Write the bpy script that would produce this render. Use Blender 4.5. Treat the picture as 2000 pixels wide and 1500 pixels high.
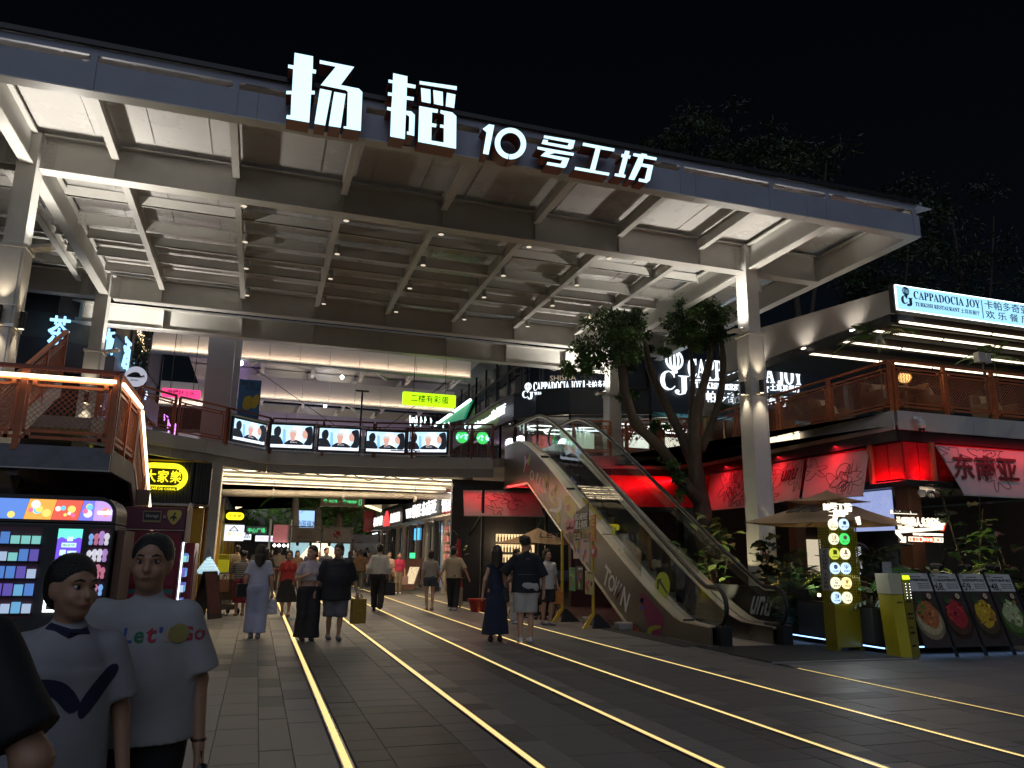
import bpy, bmesh, math, random
import numpy as np
from mathutils import Vector, Matrix
random.seed(7); np.random.seed(7)
SC = bpy.context.scene
for _o in list(bpy.data.objects): bpy.data.objects.remove(_o)
COL = SC.collection
PI = math.pi
R_ = math.radians

# ------------------------------------------------------------------ camera
EYE = Vector((0, 0, 1.48)); FPX = 1501.0
_dY = Vector((501-1000, -(1080-750), -FPX)).normalized()
_dX = Vector((5790-1000, -(1165-750), -FPX)); _dX = (_dX - _dX.dot(_dY)*_dY).normalized()
_dZ = _dX.cross(_dY)
ROT = Matrix((_dX, _dY, _dZ))          # camera axes -> world axes
cam = bpy.data.cameras.new('camera'); cam_o = bpy.data.objects.new('camera', cam); COL.objects.link(cam_o)
cam.sensor_width = 36; cam.lens = 36*FPX/2000; cam.clip_start = 0.05; cam.clip_end = 1000
cam_o.matrix_world = Matrix.Translation(EYE) @ ROT.to_4x4()
SC.camera = cam_o
# ------------------------------------------------------------------ sky, added fill sun, exposure
w = bpy.data.worlds.new('World'); SC.world = w; w.use_nodes = True
nt = w.node_tree; bg = nt.nodes['Background']
sky = nt.nodes.new('ShaderNodeTexSky'); sky.sky_type = 'NISHITA'; sky.sun_disc = False
SUN_EL, SUN_AZ = R_(38), R_(196)
sky.sun_elevation = SUN_EL; sky.sun_rotation = SUN_AZ
nt.links.new(sky.outputs[0], bg.inputs[0]); bg.inputs[1].default_value = 0.0007
sun = bpy.data.lights.new('fill_sun', 'SUN'); sun_o = bpy.data.objects.new('fill_sun', sun); COL.objects.link(sun_o)  # no moon in the scene: soft cool sun added behind the camera as fill
sun.energy = 0.42; sun.angle = R_(70); sun.color = (0.72, 0.82, 1.0)
_sd = Vector((math.sin(SUN_AZ)*math.cos(SUN_EL), math.cos(SUN_AZ)*math.cos(SUN_EL), math.sin(SUN_EL)))
sun_o.rotation_euler = (-_sd).to_track_quat('-Z', 'Y').to_euler()
SC.view_settings.view_transform = 'Standard'; SC.view_settings.look = 'None'
SC.view_settings.exposure = 0.3; SC.view_settings.gamma = 1; SC.view_settings.use_curve_mapping = False
SC.cycles.use_denoising = True
SC.cycles.max_bounces = 6; SC.cycles.diffuse_bounces = 3; SC.cycles.transparent_max_bounces = 16
SC.cycles.sample_clamp_indirect = 4; SC.cycles.sample_clamp_direct = 12
SC.cycles.caustics_reflective = False; SC.cycles.caustics_refractive = False

# ------------------------------------------------------------------ measuring: a pixel of the photograph on a known plane
def _ray(x, y): return ROT @ Vector((x-1000, -(y-750), -FPX))
def ZP(x, y, z=0.0): d = _ray(x, y); return EYE + d*((z-EYE.z)/d.z)
def YP(x, y, Y): d = _ray(x, y); return EYE + d*(Y/d.y)
def XP(x, y, X): d = _ray(x, y); return EYE + d*(X/d.x)

# ------------------------------------------------------------------ materials
MATS = {}
def mat(name, col, rough=.55, metal=0, var=.18, scale=3, bump=0, bscale=40, emit=None, es=0, spec=.5, sss=0):
    if name in MATS: return MATS[name]
    m = bpy.data.materials.new(name); m.use_nodes = True; MATS[name] = m
    n = m.node_tree.nodes; L = m.node_tree.links; b = n['Principled BSDF']
    c4 = (*col, 1)
    b.inputs['Base Color'].default_value = c4; b.inputs['Roughness'].default_value = rough
    b.inputs['Metallic'].default_value = metal; b.inputs['Specular IOR Level'].default_value = spec
    if sss:
        b.inputs['Subsurface Weight'].default_value = sss; b.inputs['Subsurface Radius'].default_value = (.01, .004, .002); b.inputs['Subsurface Scale'].default_value = 1
    if var or bump:
        g = n.new('ShaderNodeNewGeometry')
    if var:
        t = n.new('ShaderNodeTexNoise'); t.inputs['Scale'].default_value = scale; t.inputs['Detail'].default_value = 6; t.inputs['Roughness'].default_value = .65
        L.new(g.outputs['Position'], t.inputs['Vector'])
        mr = n.new('ShaderNodeMapRange'); mr.inputs[1].default_value = .3; mr.inputs[2].default_value = .7
        mr.inputs[3].default_value = 1-var; mr.inputs[4].default_value = 1+var*.7
        L.new(t.outputs[0], mr.inputs[0])
        mx = n.new('ShaderNodeVectorMath'); mx.operation = 'SCALE'; mx.inputs[0].default_value = col
        L.new(mr.outputs[0], mx.inputs['Scale']); L.new(mx.outputs[0], b.inputs['Base Color'])
        mr2 = n.new('ShaderNodeMapRange'); mr2.inputs[3].default_value = max(.03, rough-.12); mr2.inputs[4].default_value = min(1, rough+.12)
        L.new(t.outputs[0], mr2.inputs[0]); L.new(mr2.outputs[0], b.inputs['Roughness'])
    if bump:
        t2 = n.new('ShaderNodeTexNoise'); t2.inputs['Scale'].default_value = bscale; t2.inputs['Detail'].default_value = 4
        L.new(g.outputs['Position'], t2.inputs['Vector'])
        bp = n.new('ShaderNodeBump'); bp.inputs['Strength'].default_value = bump; bp.inputs['Distance'].default_value = .02
        L.new(t2.outputs[0], bp.inputs['Height']); L.new(bp.outputs[0], b.inputs['Normal'])
    if emit:
        b.inputs['Emission Color'].default_value = (*emit, 1); b.inputs['Emission Strength'].default_value = es
    return m
def glow(name, col, s): return mat(name, tuple(c*.5 for c in col), .5, var=0, emit=col, es=s)
def glassmat(name, tint=(.9, .95, .93), rough=.02, amount=.12):
    if name in MATS: return MATS[name]
    m = bpy.data.materials.new(name); m.use_nodes = True; MATS[name] = m
    n = m.node_tree.nodes; L = m.node_tree.links; n.remove(n['Principled BSDF'])
    tr = n.new('ShaderNodeBsdfTransparent'); tr.inputs[0].default_value = (*tint, 1)
    gl = n.new('ShaderNodeBsdfGlossy'); gl.inputs[1].default_value = rough
    fr = n.new('ShaderNodeFresnel'); fr.inputs[0].default_value = 1.5
    ad = n.new('ShaderNodeMath'); ad.operation = 'ADD'; ad.use_clamp = True; ad.inputs[1].default_value = amount*.3
    ge = n.new('ShaderNodeNewGeometry'); ff = n.new('ShaderNodeMath'); ff.operation = 'SUBTRACT'; ff.inputs[0].default_value = 1; ff.use_clamp = True; L.new(ge.outputs['Backfacing'], ff.inputs[1]); fm = n.new('ShaderNodeMath'); fm.operation = 'MULTIPLY'; L.new(fr.outputs[0], fm.inputs[0]); L.new(ff.outputs[0], fm.inputs[1])
    mx = n.new('ShaderNodeMixShader'); L.new(fm.outputs[0], ad.inputs[0]); L.new(ad.outputs[0], mx.inputs[0])
    L.new(tr.outputs[0], mx.inputs[1]); L.new(gl.outputs[0], mx.inputs[2]); L.new(mx.outputs[0], n['Material Output'].inputs[0])
    return m
STEEL = mat('white_painted_steel', (.62, .61, .58), .45, var=.1, scale=1.2, bump=.03, bscale=14)
STEEL2 = mat('white_painted_steel_dull', (.5, .49, .47), .5, var=.12, scale=2)
ROOFW = mat('roof_sheet_white', (.58, .57, .56), .28, var=.08, scale=.8, bump=.05, bscale=3)
FASC = mat('fascia_paint_bluegrey', (.34, .36, .45), .5, var=.12, scale=1)
RUST = mat('orange_brown_paint', (.42, .11, .035), .5, var=.2, scale=5)
RUSTD = mat('dark_red_brown_paint', (.16, .045, .03), .55, var=.2, scale=5)
BLK = mat('black_paint', (.018, .018, .02), .45, var=.2)
DARK = mat('charcoal_cladding', (.03, .032, .038), .5, var=.2)
NAVY = mat('navy_cladding', (.02, .025, .045), .45, var=.2)
CONC = mat('grey_render', (.32, .31, .30), .75, var=.15, scale=2, bump=.05)
SLABW = mat('pale_slab_edge_panel', (.45, .44, .43), .5, var=.1, scale=1)
INOX = mat('brushed_stainless', (.72, .68, .61), .42, .85, var=.12, scale=9)
INOXD = mat('dull_stainless_panel', (.34, .31, .28), .3, 1, var=.2, scale=2)
RUBBER = mat('black_rubber', (.012, .012, .013), .42, var=.1)
GLASS = glassmat('clear_glass')
GLASSD = glassmat('shopfront_glass', (.75, .8, .82))
DOWN, FLOOD, SCONCE = 130, 400, 22
WARM = (1.0, .78, .48); COOL = (.62, .88, 1.0)
SIGNW = glow('sign_face_white', (.56, .86, 1.0), 1.25)
SIGNE = glow('sign_edge_white', (.85, 1.0, 1.0), 3.2)
WHITEG = glow('white_led', (.9, .97, 1.0), 3.0)
WARMG = glow('warm_led', (1.0, .80, .50), 3.0)
FLOORG = glow('floor_strip_light', (1.0, .74, .28), .95)

# ------------------------------------------------------------------ objects
def put(o, parent=None):
    COL.objects.link(o)
    if parent is not None: o.parent = parent
    return o
def tag(o, label=None, cat=None, group=None, kind=None):
    if label: o['label'] = label
    if cat: o['category'] = cat
    if group: o['group'] = group
    if kind: o['kind'] = kind
    return o
def thing(name, label, cat, loc=(0, 0, 0), rz=0, group=None, kind=None):
    o = bpy.data.objects.new(name, None); o.location = loc; o.rotation_euler = (0, 0, rz); o.empty_display_size = .1
    COL.objects.link(o); return tag(o, label, cat, group, kind)
_BOXF = [(0, 3, 2, 1), (4, 5, 6, 7), (0, 1, 5, 4), (1, 2, 6, 5), (2, 3, 7, 6), (3, 0, 4, 7)]
class MB:
    def __init__(s): s.v = []; s.f = []
    def add(s, vs, fs):
        k = len(s.v); s.v += [tuple(p) for p in vs]; s.f += [tuple(i+k for i in f) for f in fs]; return s
    def box(s, x0, x1, y0, y1, z0, z1):
        return s.add([(x0, y0, z0), (x1, y0, z0), (x1, y1, z0), (x0, y1, z0), (x0, y0, z1), (x1, y0, z1), (x1, y1, z1), (x0, y1, z1)], _BOXF)
    def hexa(s, b, t): return s.add(list(b)+list(t), _BOXF)           # four bottom, four top corners, both counter-clockwise
    def bar(s, p, q, w, h=None, up=(0, 0, 1)):
        p = Vector(p); q = Vector(q); h = w if h is None else h
        d = (q-p).normalized(); u = Vector(up)
        if abs(d.dot(u)) > .99: u = Vector((0, 1, 0))
        a = d.cross(u).normalized(); c = a.cross(d)
        a = a*(w/2); c = c*(h/2)
        return s.hexa([p-a-c, p+a-c, q+a-c, q-a-c], [p-a+c, p+a+c, q+a+c, q-a+c])
    def tube(s, pts, r, n=8, cap=True):
        pts = [Vector(p) for p in pts]; rr = r if isinstance(r, (list, tuple)) else [r]*len(pts)
        k = len(s.v); prev = None
        for i, p in enumerate(pts):
            d = (pts[min(i+1, len(pts)-1)]-pts[max(i-1, 0)]).normalized()
            if prev is None:
                a = d.cross(Vector((0, 0, 1)) if abs(d.z) < .9 else Vector((0, 1, 0))).normalized()
            else:
                a = (prev - d*prev.dot(d)).normalized()
            prev = a; b = d.cross(a)
            for j in range(n):
                t = 2*PI*j/n; s.v.append(tuple(p + (a*math.cos(t)+b*math.sin(t))*rr[i]))
        for i in range(len(pts)-1):
            for j in range(n):
                s.f.append((k+i*n+j, k+i*n+(j+1) % n, k+(i+1)*n+(j+1) % n, k+(i+1)*n+j))
        if cap:
            s.f.append(tuple(k+j for j in range(n))[::-1]); s.f.append(tuple(k+(len(pts)-1)*n+j for j in range(n)))
        return s
    def cyl(s, c, r, h, n=16, r2=None): c = Vector(c); return s.tube([c, c+Vector((0, 0, h))], [r, r if r2 is None else r2], n)
    def lathe(s, c, prof, n=16):
        c = Vector(c); k = len(s.v)
        for r, z in prof:
            for j in range(n): t = 2*PI*j/n; s.v.append((c.x+r*math.cos(t), c.y+r*math.sin(t), c.z+z))
        for i in range(len(prof)-1):
            for j in range(n): s.f.append((k+i*n+j, k+i*n+(j+1) % n, k+(i+1)*n+(j+1) % n, k+(i+1)*n+j))
        s.f.append(tuple(k+j for j in range(n))[::-1]); s.f.append(tuple(k+(len(prof)-1)*n+j for j in range(n))); return s
    def prism(s, poly, O, U, V, W):                                    # polygon in U,V, pushed along W
        O = Vector(O); U = Vector(U); V = Vector(V); W = Vector(W); n = len(poly)
        a = [O+U*x+V*y for x, y in poly]
        flip = U.cross(V).dot(W) < 0
        s_f = [tuple(range(n))[::-1], tuple(range(n, 2*n))]+[(i, (i+1) % n, n+(i+1) % n, n+i) for i in range(n)]
        if flip: s_f = [f[::-1] for f in s_f]
        return s.add(a+[p+W for p in a], s_f)
    def quad(s, a, b, c, d): return s.add([a, b, c, d], [(0, 1, 2, 3)])
    def mesh(s, name, m, smooth=False):
        me = bpy.data.meshes.new(name); me.from_pydata(s.v, [], s.f); me.update()
        if smooth: me.polygons.foreach_set('use_smooth', [True]*len(me.polygons))
        if m: me.materials.append(m)
        return me
    def build(s, name, m, parent=None, smooth=False, bevel=0, kind=None):
        o = bpy.data.objects.new(name, s.mesh(name, m, smooth)); put(o, parent)
        if bevel:
            b = o.modifiers.new('bevel', 'BEVEL'); b.width = bevel; b.segments = 2; b.limit_method = 'ANGLE'
        if kind: o['kind'] = kind
        return o
def box(name, m, x0, x1, y0, y1, z0, z1, parent=None, bevel=0): return MB().box(x0, x1, y0, y1, z0, z1).build(name, m, parent, bevel=bevel)
def inst(me, name, M4, parent=None):
    o = bpy.data.objects.new(name, me); o.matrix_world = M4; COL.objects.link(o)
    if parent is not None: o.parent = parent
    return o
def copy_tree(o, parent=None):
    c = o.copy(); COL.objects.link(c); c.parent = parent
    for ch in list(o.children): copy_tree(ch, c)
    return c
def frame(O, U, V):
    U = Vector(U).normalized(); V = Vector(V); V = (V-U*V.dot(U)).normalized(); N = U.cross(V)
    return Matrix(((U.x, V.x, N.x, O[0]), (U.y, V.y, N.y, O[1]), (U.z, V.z, N.z, O[2]), (0, 0, 0, 1)))
_TC = {}
def textmesh(s, weight=0.0, ext=.02, res=3):
    c = bpy.data.curves.new('lettering', 'FONT'); c.body = s; c.size = 1; c.offset = weight; c.extrude = ext; c.resolution_u = res
    o = bpy.data.objects.new('lettering', c)
    me = bpy.data.meshes.new_from_object(o); bpy.data.objects.remove(o); bpy.data.curves.remove(c); return me
def text(s, O, U, V, wd, ht, m, parent=None, depth=.01, weight=.0, name='lettering', shear=0, res=2):
    """letters stretched to fill wd x ht from corner O along U (reading direction) and V (up); front face looks along U x V"""
    me = textmesh(s, weight, 1.0, res); n = len(me.vertices); a = np.zeros(n*3); me.vertices.foreach_get('co', a); a = a.reshape(-1, 3)
    mn = a.min(0); mx = a.max(0); sp = np.maximum(mx-mn, 1e-6); b = (a-mn)/sp
    U = Vector(U).normalized(); V = Vector(V).normalized(); N = U.cross(V).normalized()
    b[:, 0] += shear*(b[:, 1]-.5)
    P = np.array(O)[None]+b[:, :1]*wd*np.array(U)+b[:, 1:2]*ht*np.array(V)+(b[:, 2:3])*depth*np.array(N)
    me.vertices.foreach_set('co', P.astype(np.float32).ravel()); me.update(); me.materials.clear(); me.materials.append(m)
    o = bpy.data.objects.new(name, me); return put(o, parent)
def lamp(name, kind, loc, energy, col, parent=None, size=.1, target=None, angle=60, blend=.6, size_y=None):
    l = bpy.data.lights.new(name, kind); l.energy = energy; l.color = col
    o = bpy.data.objects.new(name, l); COL.objects.link(o); o.location = loc
    if kind == 'SPOT': l.spot_size = R_(angle); l.spot_blend = blend; l.shadow_soft_size = size
    elif kind == 'POINT': l.shadow_soft_size = size
    elif kind == 'AREA':
        l.shape = 'RECTANGLE'; l.size = size; l.size_y = size_y or size
    if target is not None: o.rotation_euler = (Vector(target)-Vector(loc)).to_track_quat('-Z', 'Y').to_euler()
    if parent is not None:
        o.parent = parent; o.matrix_parent_inverse = Matrix.Translation(parent.location).inverted() if not parent.rotation_euler.z else (Matrix.Translation(parent.location) @ Matrix.Rotation(parent.rotation_euler.z, 4, 'Z')).inverted()
    return o
def ibeam(mb, p, q, fw, z0, z1, tf=.03, tw=.03):
    p = Vector(p); q = Vector(q); d = (q-p).normalized(); a = Vector((-d.y, d.x, 0))
    def blk(w, za, zb):
        a2 = a*(w/2)
        mb.hexa([(*(p-a2).xy, za), (*(q-a2).xy, za), (*(q+a2).xy, za), (*(p+a2).xy, za)], [(*(p-a2).xy, zb), (*(q-a2).xy, zb), (*(q+a2).xy, zb), (*(p+a2).xy, zb)])
    blk(fw, z0, z0+tf); blk(tw, z0+tf, z1-tf); blk(fw, z1-tf, z1); return mb
# ================================================================== GROUND AND PAVING
ground = box('plaza_ground', mat('paving_bed', (.10, .095, .09), .7, var=.2, scale=3), -40, 60, -12, 90, -.3, -.02)
tag(ground, kind='structure')
PAV = [mat('paver_grey', (.125, .122, .125), .52, var=.16, scale=3.5, bump=.12, bscale=130), mat('paver_mid_grey', (.10, .098, .10), .55, var=.16, scale=3, bump=.12, bscale=130),
       mat('paver_warm_grey', (.15, .142, .135), .5, var=.15, scale=3, bump=.1, bscale=130), mat('paver_dark', (.052, .051, .055), .5, var=.15, scale=4, bump=.12, bscale=130),
       mat('paver_pale', (.19, .182, .175), .5, var=.14, scale=3, bump=.1, bscale=130)]
STRIPX = [-1.15, .75, 2.08, 3.36, 4.56, 5.93, 7.46]
strip_range = [(16.5, 30), (2, 34), (2, 40), (2, 44), (2, 44), (2, 30), (2, 9.75)]
def quad_paver(x0, x1, y0, y1): return (x0, x1, y0, y1)
pavers = []
rng = random.Random(3)
def lane(x0, x1, cols, dy, pal, y0=1.5, y1=34, off=True, darkp=.10):
    ws = np.array(cols, float); ws = x0+np.concatenate([[0], np.cumsum(ws)])/ws.sum()*(x1-x0)
    for c in range(len(cols)):
        y = y0-rng.random()*dy; run = 0; mi = 0
        while y < y1:
            if run <= 0: mi = pal[c] if rng.random() > darkp else 3; run = rng.choice([1, 2, 3, 5, 8]) if mi == 3 else rng.choice([3, 5, 8])
            run -= 1
            pavers.append((ws[c], ws[c+1], y, y+dy, mi if (mi == 3 or rng.random() < .8) else rng.choice([0, 1]))); y += dy
lane(-9, -2.6, [1.2]*5, .6, [0, 0, 1, 0, 0], 1.5, 30)
lane(-2.6, -.55, [.9, 1.15], 1.2, [2, 2], darkp=.02)
lane(-.55, .14, [.3, .3], .6, [4, 2], darkp=.0)
lane(.14, .69, [.25, .3], .6, [2, 4], darkp=.0)
lane(.81, 2.02, [.28, .62, .31], .34, [3, 0, 0], darkp=.2)
lane(2.14, 3.30, [.25, .64, .27], .34, [4, 0, 3], darkp=.18)
lane(3.42, 4.50, [.25, .6, .25], .34, [4, 1, 3], darkp=.18)
lane(4.62, 5.87, [.27, .7, .28], .34, [2, 1, 1], darkp=.1)
lane(5.99, 7.40, [.3, .8, .31], .34, [4, 2, 2], darkp=.06)
lane(7.52, 12.4, [.3, .9, .9, .9, .9, 1], .45, [4, 2, 0, 2, 0, 1], 1.5, 14, darkp=.05)
lane(12.4, 22, [1.2]*8, .6, [0]*8, 1.5, 13, darkp=.0)
def pv_dist(p):
    c = Vector(((p[0]+p[1])/2, (p[2]+p[3])/2, 0)); d = (ROT.transposed() @ (c-EYE))
    if d.z > -1: return 1e9
    u, v = 1000-FPX*d.x/d.z, 750+FPX*d.y/d.z
    return (-d.z) if (-60 < u < 2060 and v < 1540) else 1e6-d.z
pavers.sort(key=pv_dist)
def paver_box(mb, p, dz):
    g = .0018
    x0, x1, y0, y1 = p[0]+g, p[1]-g, p[2]+g, p[3]-g; b = .004
    mb.add([(x0, y0, -.03), (x1, y0, -.03), (x1, y1, -.03), (x0, y1, -.03), (x0, y0, -.003+dz), (x1, y0, -.003+dz), (x1, y1, -.003+dz), (x0, y1, -.003+dz),
            (x0+b, y0+b, dz), (x1-b, y0+b, dz), (x1-b, y1-b, dz), (x0+b, y1-b, dz)],
           [(0, 1, 5, 4), (1, 2, 6, 5), (2, 3, 7, 6), (3, 0, 4, 7), (4, 5, 9, 8), (5, 6, 10, 9), (6, 7, 11, 10), (7, 4, 8, 11), (8, 9, 10, 11)])
for p in pavers[:300]:
    mb = MB(); paver_box(mb, p, rng.uniform(-.0015, .0015)); mb.build('paver', PAV[p[4]], ground)
rest = [MB() for _ in PAV]
for p in pavers[300:]: paver_box(rest[p[4]], p, rng.uniform(-.0015, .0015))
for i, mb in enumerate(rest): mb.build('far_pavers', PAV[i], ground, kind='stuff')
_sl = ['short warm light strip in the floor by the ice cream cone', 'warm light strip in the floor nearest the woman in the white tee', 'warm light strip running under the gold paper bag',
       'warm light strip in the middle of the plaza floor', 'warm light strip passing the feet of the woman in the long dress', 'warm light strip along the floor before the yellow frame sign', 'warm light strip ending beside the black escalator mat']
for i, X in enumerate(STRIPX):
    t = thing('floor_light_strip', _sl[i], 'floor light', (X, strip_range[i][0], 0), group='light strips set in the plaza floor')
    y0, y1 = 0, strip_range[i][1]-strip_range[i][0]
    hw = .042 if i != 6 else .034
    MB().box(-hw, -hw+.012, y0, y1, -.03, .003).box(hw-.012, hw, y0, y1, -.03, .003).build('edge_rail', INOXD, t)
    y = y0
    while y < y1:
        box('light_lens', FLOORG, -hw+.013, hw-.013, y+.004, min(y+1.5, y1)-.004, -.03, -.001, t); y += 1.5

# ================================================================== STEEL CANOPY
cp = thing('steel_canopy', 'white steel canopy over the plaza with a blue grey front edge', 'canopy', (0, 15.4, 0))
CY = 15.4
def cb(name, m, mb, **k):
    for i, v in enumerate(mb.v): mb.v[i] = (v[0], v[1]-CY, v[2])
    return mb.build(name, m, cp, **k)
COLS = [(-4.70, 15.5), (-4.76, 23.4), (11.13, 15.5), (11.13, 23.4)]
for (x, y) in COLS:
    cb('column_top', STEEL, MB().box(x-.165, x+.165, y-.16, y+.28, 6.93, 9.2))
    mb = MB()                                                   # clad lower column with recessed corner grooves
    a, b_, g = .22, .25, .05
    prof = [(-a, -b_), (a-g, -b_), (a-g, -b_+.02), (a-g+.025, -b_+.02), (a-g+.025, -b_), (a, -b_), (a, b_), (-a, b_)]
    mb.prism(prof, (x, y+.05, 0), (1, 0, 0), (0, 1, 0), (0, 0, 6.86))
    cb('column_casing', STEEL, mb)
    cb('cap_plate', STEEL2, MB().box(x-.25, x+.25, y-.23, y+.33, 6.86, 6.93))
    cb('column_band', INOX, MB().box(x-.235, x+.235, y-.22, y+.32, 5.35, 5.41).box(x-.235, x+.235, y-.22, y+.32, 5.75, 5.77))
for (Y, z0) in ((15.54, 8.5), (23.5, 8.5)):
    for (xa, xb) in ((-9.0, -4.9), (-4.5, 10.93), (11.33, 13.2)):
        cb('main_beam', STEEL, ibeam(MB(), (xa, Y, 0), (xb, Y, 0), .3, z0, 9.22, .03, .04))
# second, lower beam just behind the rear one
cb('rear_lower_beam', STEEL, ibeam(MB(), (-8, 24.35, 0), (11.4, 24.35, 0), .3, 7.93, 8.6, .04, .04))
RX = [-7.6, -5.4, -3.24, -1.02, 1.14, 3.3, 5.45, 7.55, 9.73]
for x in RX:
    cb('rafter', STEEL, ibeam(MB(), (x, 12.56, 0), (x, 15.4, 0), .14, 8.9, 9.2, .02, .02))
    cb('rafter', STEEL, ibeam(MB(), (x, 15.7, 0), (x, 23.36, 0), .14, 8.9, 9.2, .02, .02))
    cb('web_stiffener', STEEL, MB().box(x-.01, x+.01, 15.40, 15.52, 8.53, 9.19).box(x-.01, x+.01, 23.36, 23.48, 8.53, 9.19).box(x-.01, x+.01, 24.2, 24.33, 7.97, 8.56))
for x in (-4.7, 11.13):
    cb('main_rafter', STEEL, ibeam(MB(), (x, 12.56, 0), (x, 15.34, 0), .22, 8.54, 9.2, .03, .03))
    cb('main_rafter', STEEL, ibeam(MB(), (x, 15.8, 0), (x, 23.2, 0), .22, 8.54, 9.2, .03, .03))
cb('edge_rafter', STEEL, ibeam(MB(), (13.32, 12.45, 0), (13.32, 24.2, 0), .26, 8.54, 9.2, .03, .03))
# bolted end plates
mb = MB()
for (x, y) in COLS:
    for sx in (-1, 1):
        for k in range(6):
            for j in (0, 1):
                xx = x+sx*(.24+.09*j); mb.box(xx-.018, xx+.018, y-.005, y+.03, 8.6+.095*k, 8.632+.095*k)
        cb('splice_plate', STEEL2, MB().box(min(x+sx*.17, x+sx*.42), max(x+sx*.17, x+sx*.42), y+.012, y+.024, 8.55, 9.14))
cb('bolts', STEEL2, mb, kind='stuff')
# purlins (along the beams) and the deeper tie beam at mid bay
for (Y, z0, z1, wd) in ((12.95, 9.08, 9.26, .07), (16.6, 9.02, 9.26, .07), (17.75, 9.02, 9.26, .07), (20.15, 9.02, 9.26, .07), (21.35, 9.02, 9.26, .07), (22.5, 9.02, 9.26, .07)):
    xs = [-9.0]+sorted(RX+[-4.7, 11.13])+[13.2]
    for xa, xb in zip(xs[:-1], xs[1:]):
        cb('purlin', STEEL, MB().box(xa+.08, xb-.08, Y-wd/2, Y-wd/2+.02, z0, z1).box(xa+.08, xb-.08, Y-wd/2, Y+wd/2, z0, z0+.02))
        cb('purlin_cleat', STEEL2, MB().box(xb-.085, xb-.055, Y-.06, Y+.06, z0-.02, z1))
xs = sorted(RX+[-4.7, 11.13])
for xa, xb in zip(xs[:-1], xs[1:]):
    cb('tie_beam', STEEL, ibeam(MB(), (xa+.1, 19.0, 0), (xb-.1, 19.0, 0), .12, 8.92, 9.2, .015, .02))
    mb = MB()
    for e in (xa+.2, xb-.2):
        for dx in (-.05, .05):
            for dz in (9.01, 9.11): mb.box(e+dx-.017, e+dx+.017, 18.965, 18.99, dz-.017, dz+.017)
    cb('tie_bolts', STEEL2, mb)
# roof sheets
xs = [-9.0, -8.0, -6.9, -5.8, -4.7]+[-4.7+1.06*i for i in range(1, 16)]+[12.25, 13.5]
for xa, xb in zip(xs[:-1], xs[1:]):
    for ya, yb in ((12.3, 15.55), (15.55, 19.0), (19.0, 24.4)):
        cb('roof_sheet', ROOFW, MB().box(xa+.006, xb-.006, ya+.004, yb-.004, 9.31, 9.35).box(xb-.02, xb+.014, ya+.01, yb-.01, 9.295, 9.309))
# front edge: channel with slots above it, top rail and stiffeners
for xa, xb in ((-9, -5.25), (-5.25, -.6), (-.6, 3.4), (3.4, 7.75), (7.75, 10.4), (10.4, 13.42)):
    cb('fascia_channel', FASC, MB().box(xa+.004, xb-.004, 12.34, 12.365, 8.555, 9.04).box(xa+.004, xb-.004, 12.36, 12.42, 9.01, 9.04))
    cb('fascia_flange', STEEL, MB().box(xa+.004, xb-.004, 12.33, 12.56, 8.53, 8.553))
cb('top_rail', FASC, MB().box(-9, 13.3, 12.34, 12.40, 9.17, 9.29))
cb('gutter_edge', BLK, MB().box(-9, 13.4, 12.27, 12.32, 9.30, 9.39))
for x in [-7.6, -5.4, -3.1, -.97, 1.14, 3.3, 5.45, 7.45, 9.53, 10.95, 13.28]:
    cb('stiffener', FASC, MB().box(x-.05, x+.05, 12.325, 12.338, 8.556, 9.17))
cb('corner_flashing', mat('flashing_blue_white', (.6, .66, .75), .4, var=.05), MB().prism([(13.3, 12.25), (13.72, 12.27), (13.3, 12.95)], (0, 0, 9.2), (1, 0, 0), (0, 1, 0), (0, 0, .03)))
# cylinder downlights on the rafters
dl = MB().tube([(0, 0, -.13), (0, 0, .1)], .065, 14).mesh('downlight_body', mat('downlight_grey', (.35, .34, .33), .5, var=.05))
dr = MB().lathe((0, 0, 0), [(.062, -.131), (.066, -.136), (.05, -.139), (.03, -.132)], 14).mesh('downlight_rim', glow('downlight_lens', (1., .86, .66), .6))
_near = ['nearest the front beam', 'second from the front beam', 'third from the front beam', 'nearest the rear beam']
_raf = ['leftmost lit rafter', 'second lit rafter from the left', 'rafter above the middle of the plaza', 'rafter left of the trees', 'rafter above the tree crowns']
for i, x in enumerate([-1.02, 1.14, 3.3, 5.45, 7.55]):
    for j, y in enumerate((16.3, 18.35, 20.2, 22.45)):
        t = thing('downlight', 'grey cylinder downlight %s on %s' % (_near[j], _raf[i]), 'ceiling light', (x+.15, y, 8.86), group='cylinder downlights under the canopy')
        inst(dl, 'lamp_body', Matrix.Translation((0, 0, 0)), t); inst(dr, 'lamp_rim', Matrix.Translation((0, 0, 0)), t)
        lamp('downlight_beam', 'SPOT', (x+.15, y, 8.70), DOWN, (1., .80, .56), t, .05, (x+.15, y, 0), 62, .8)
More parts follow.
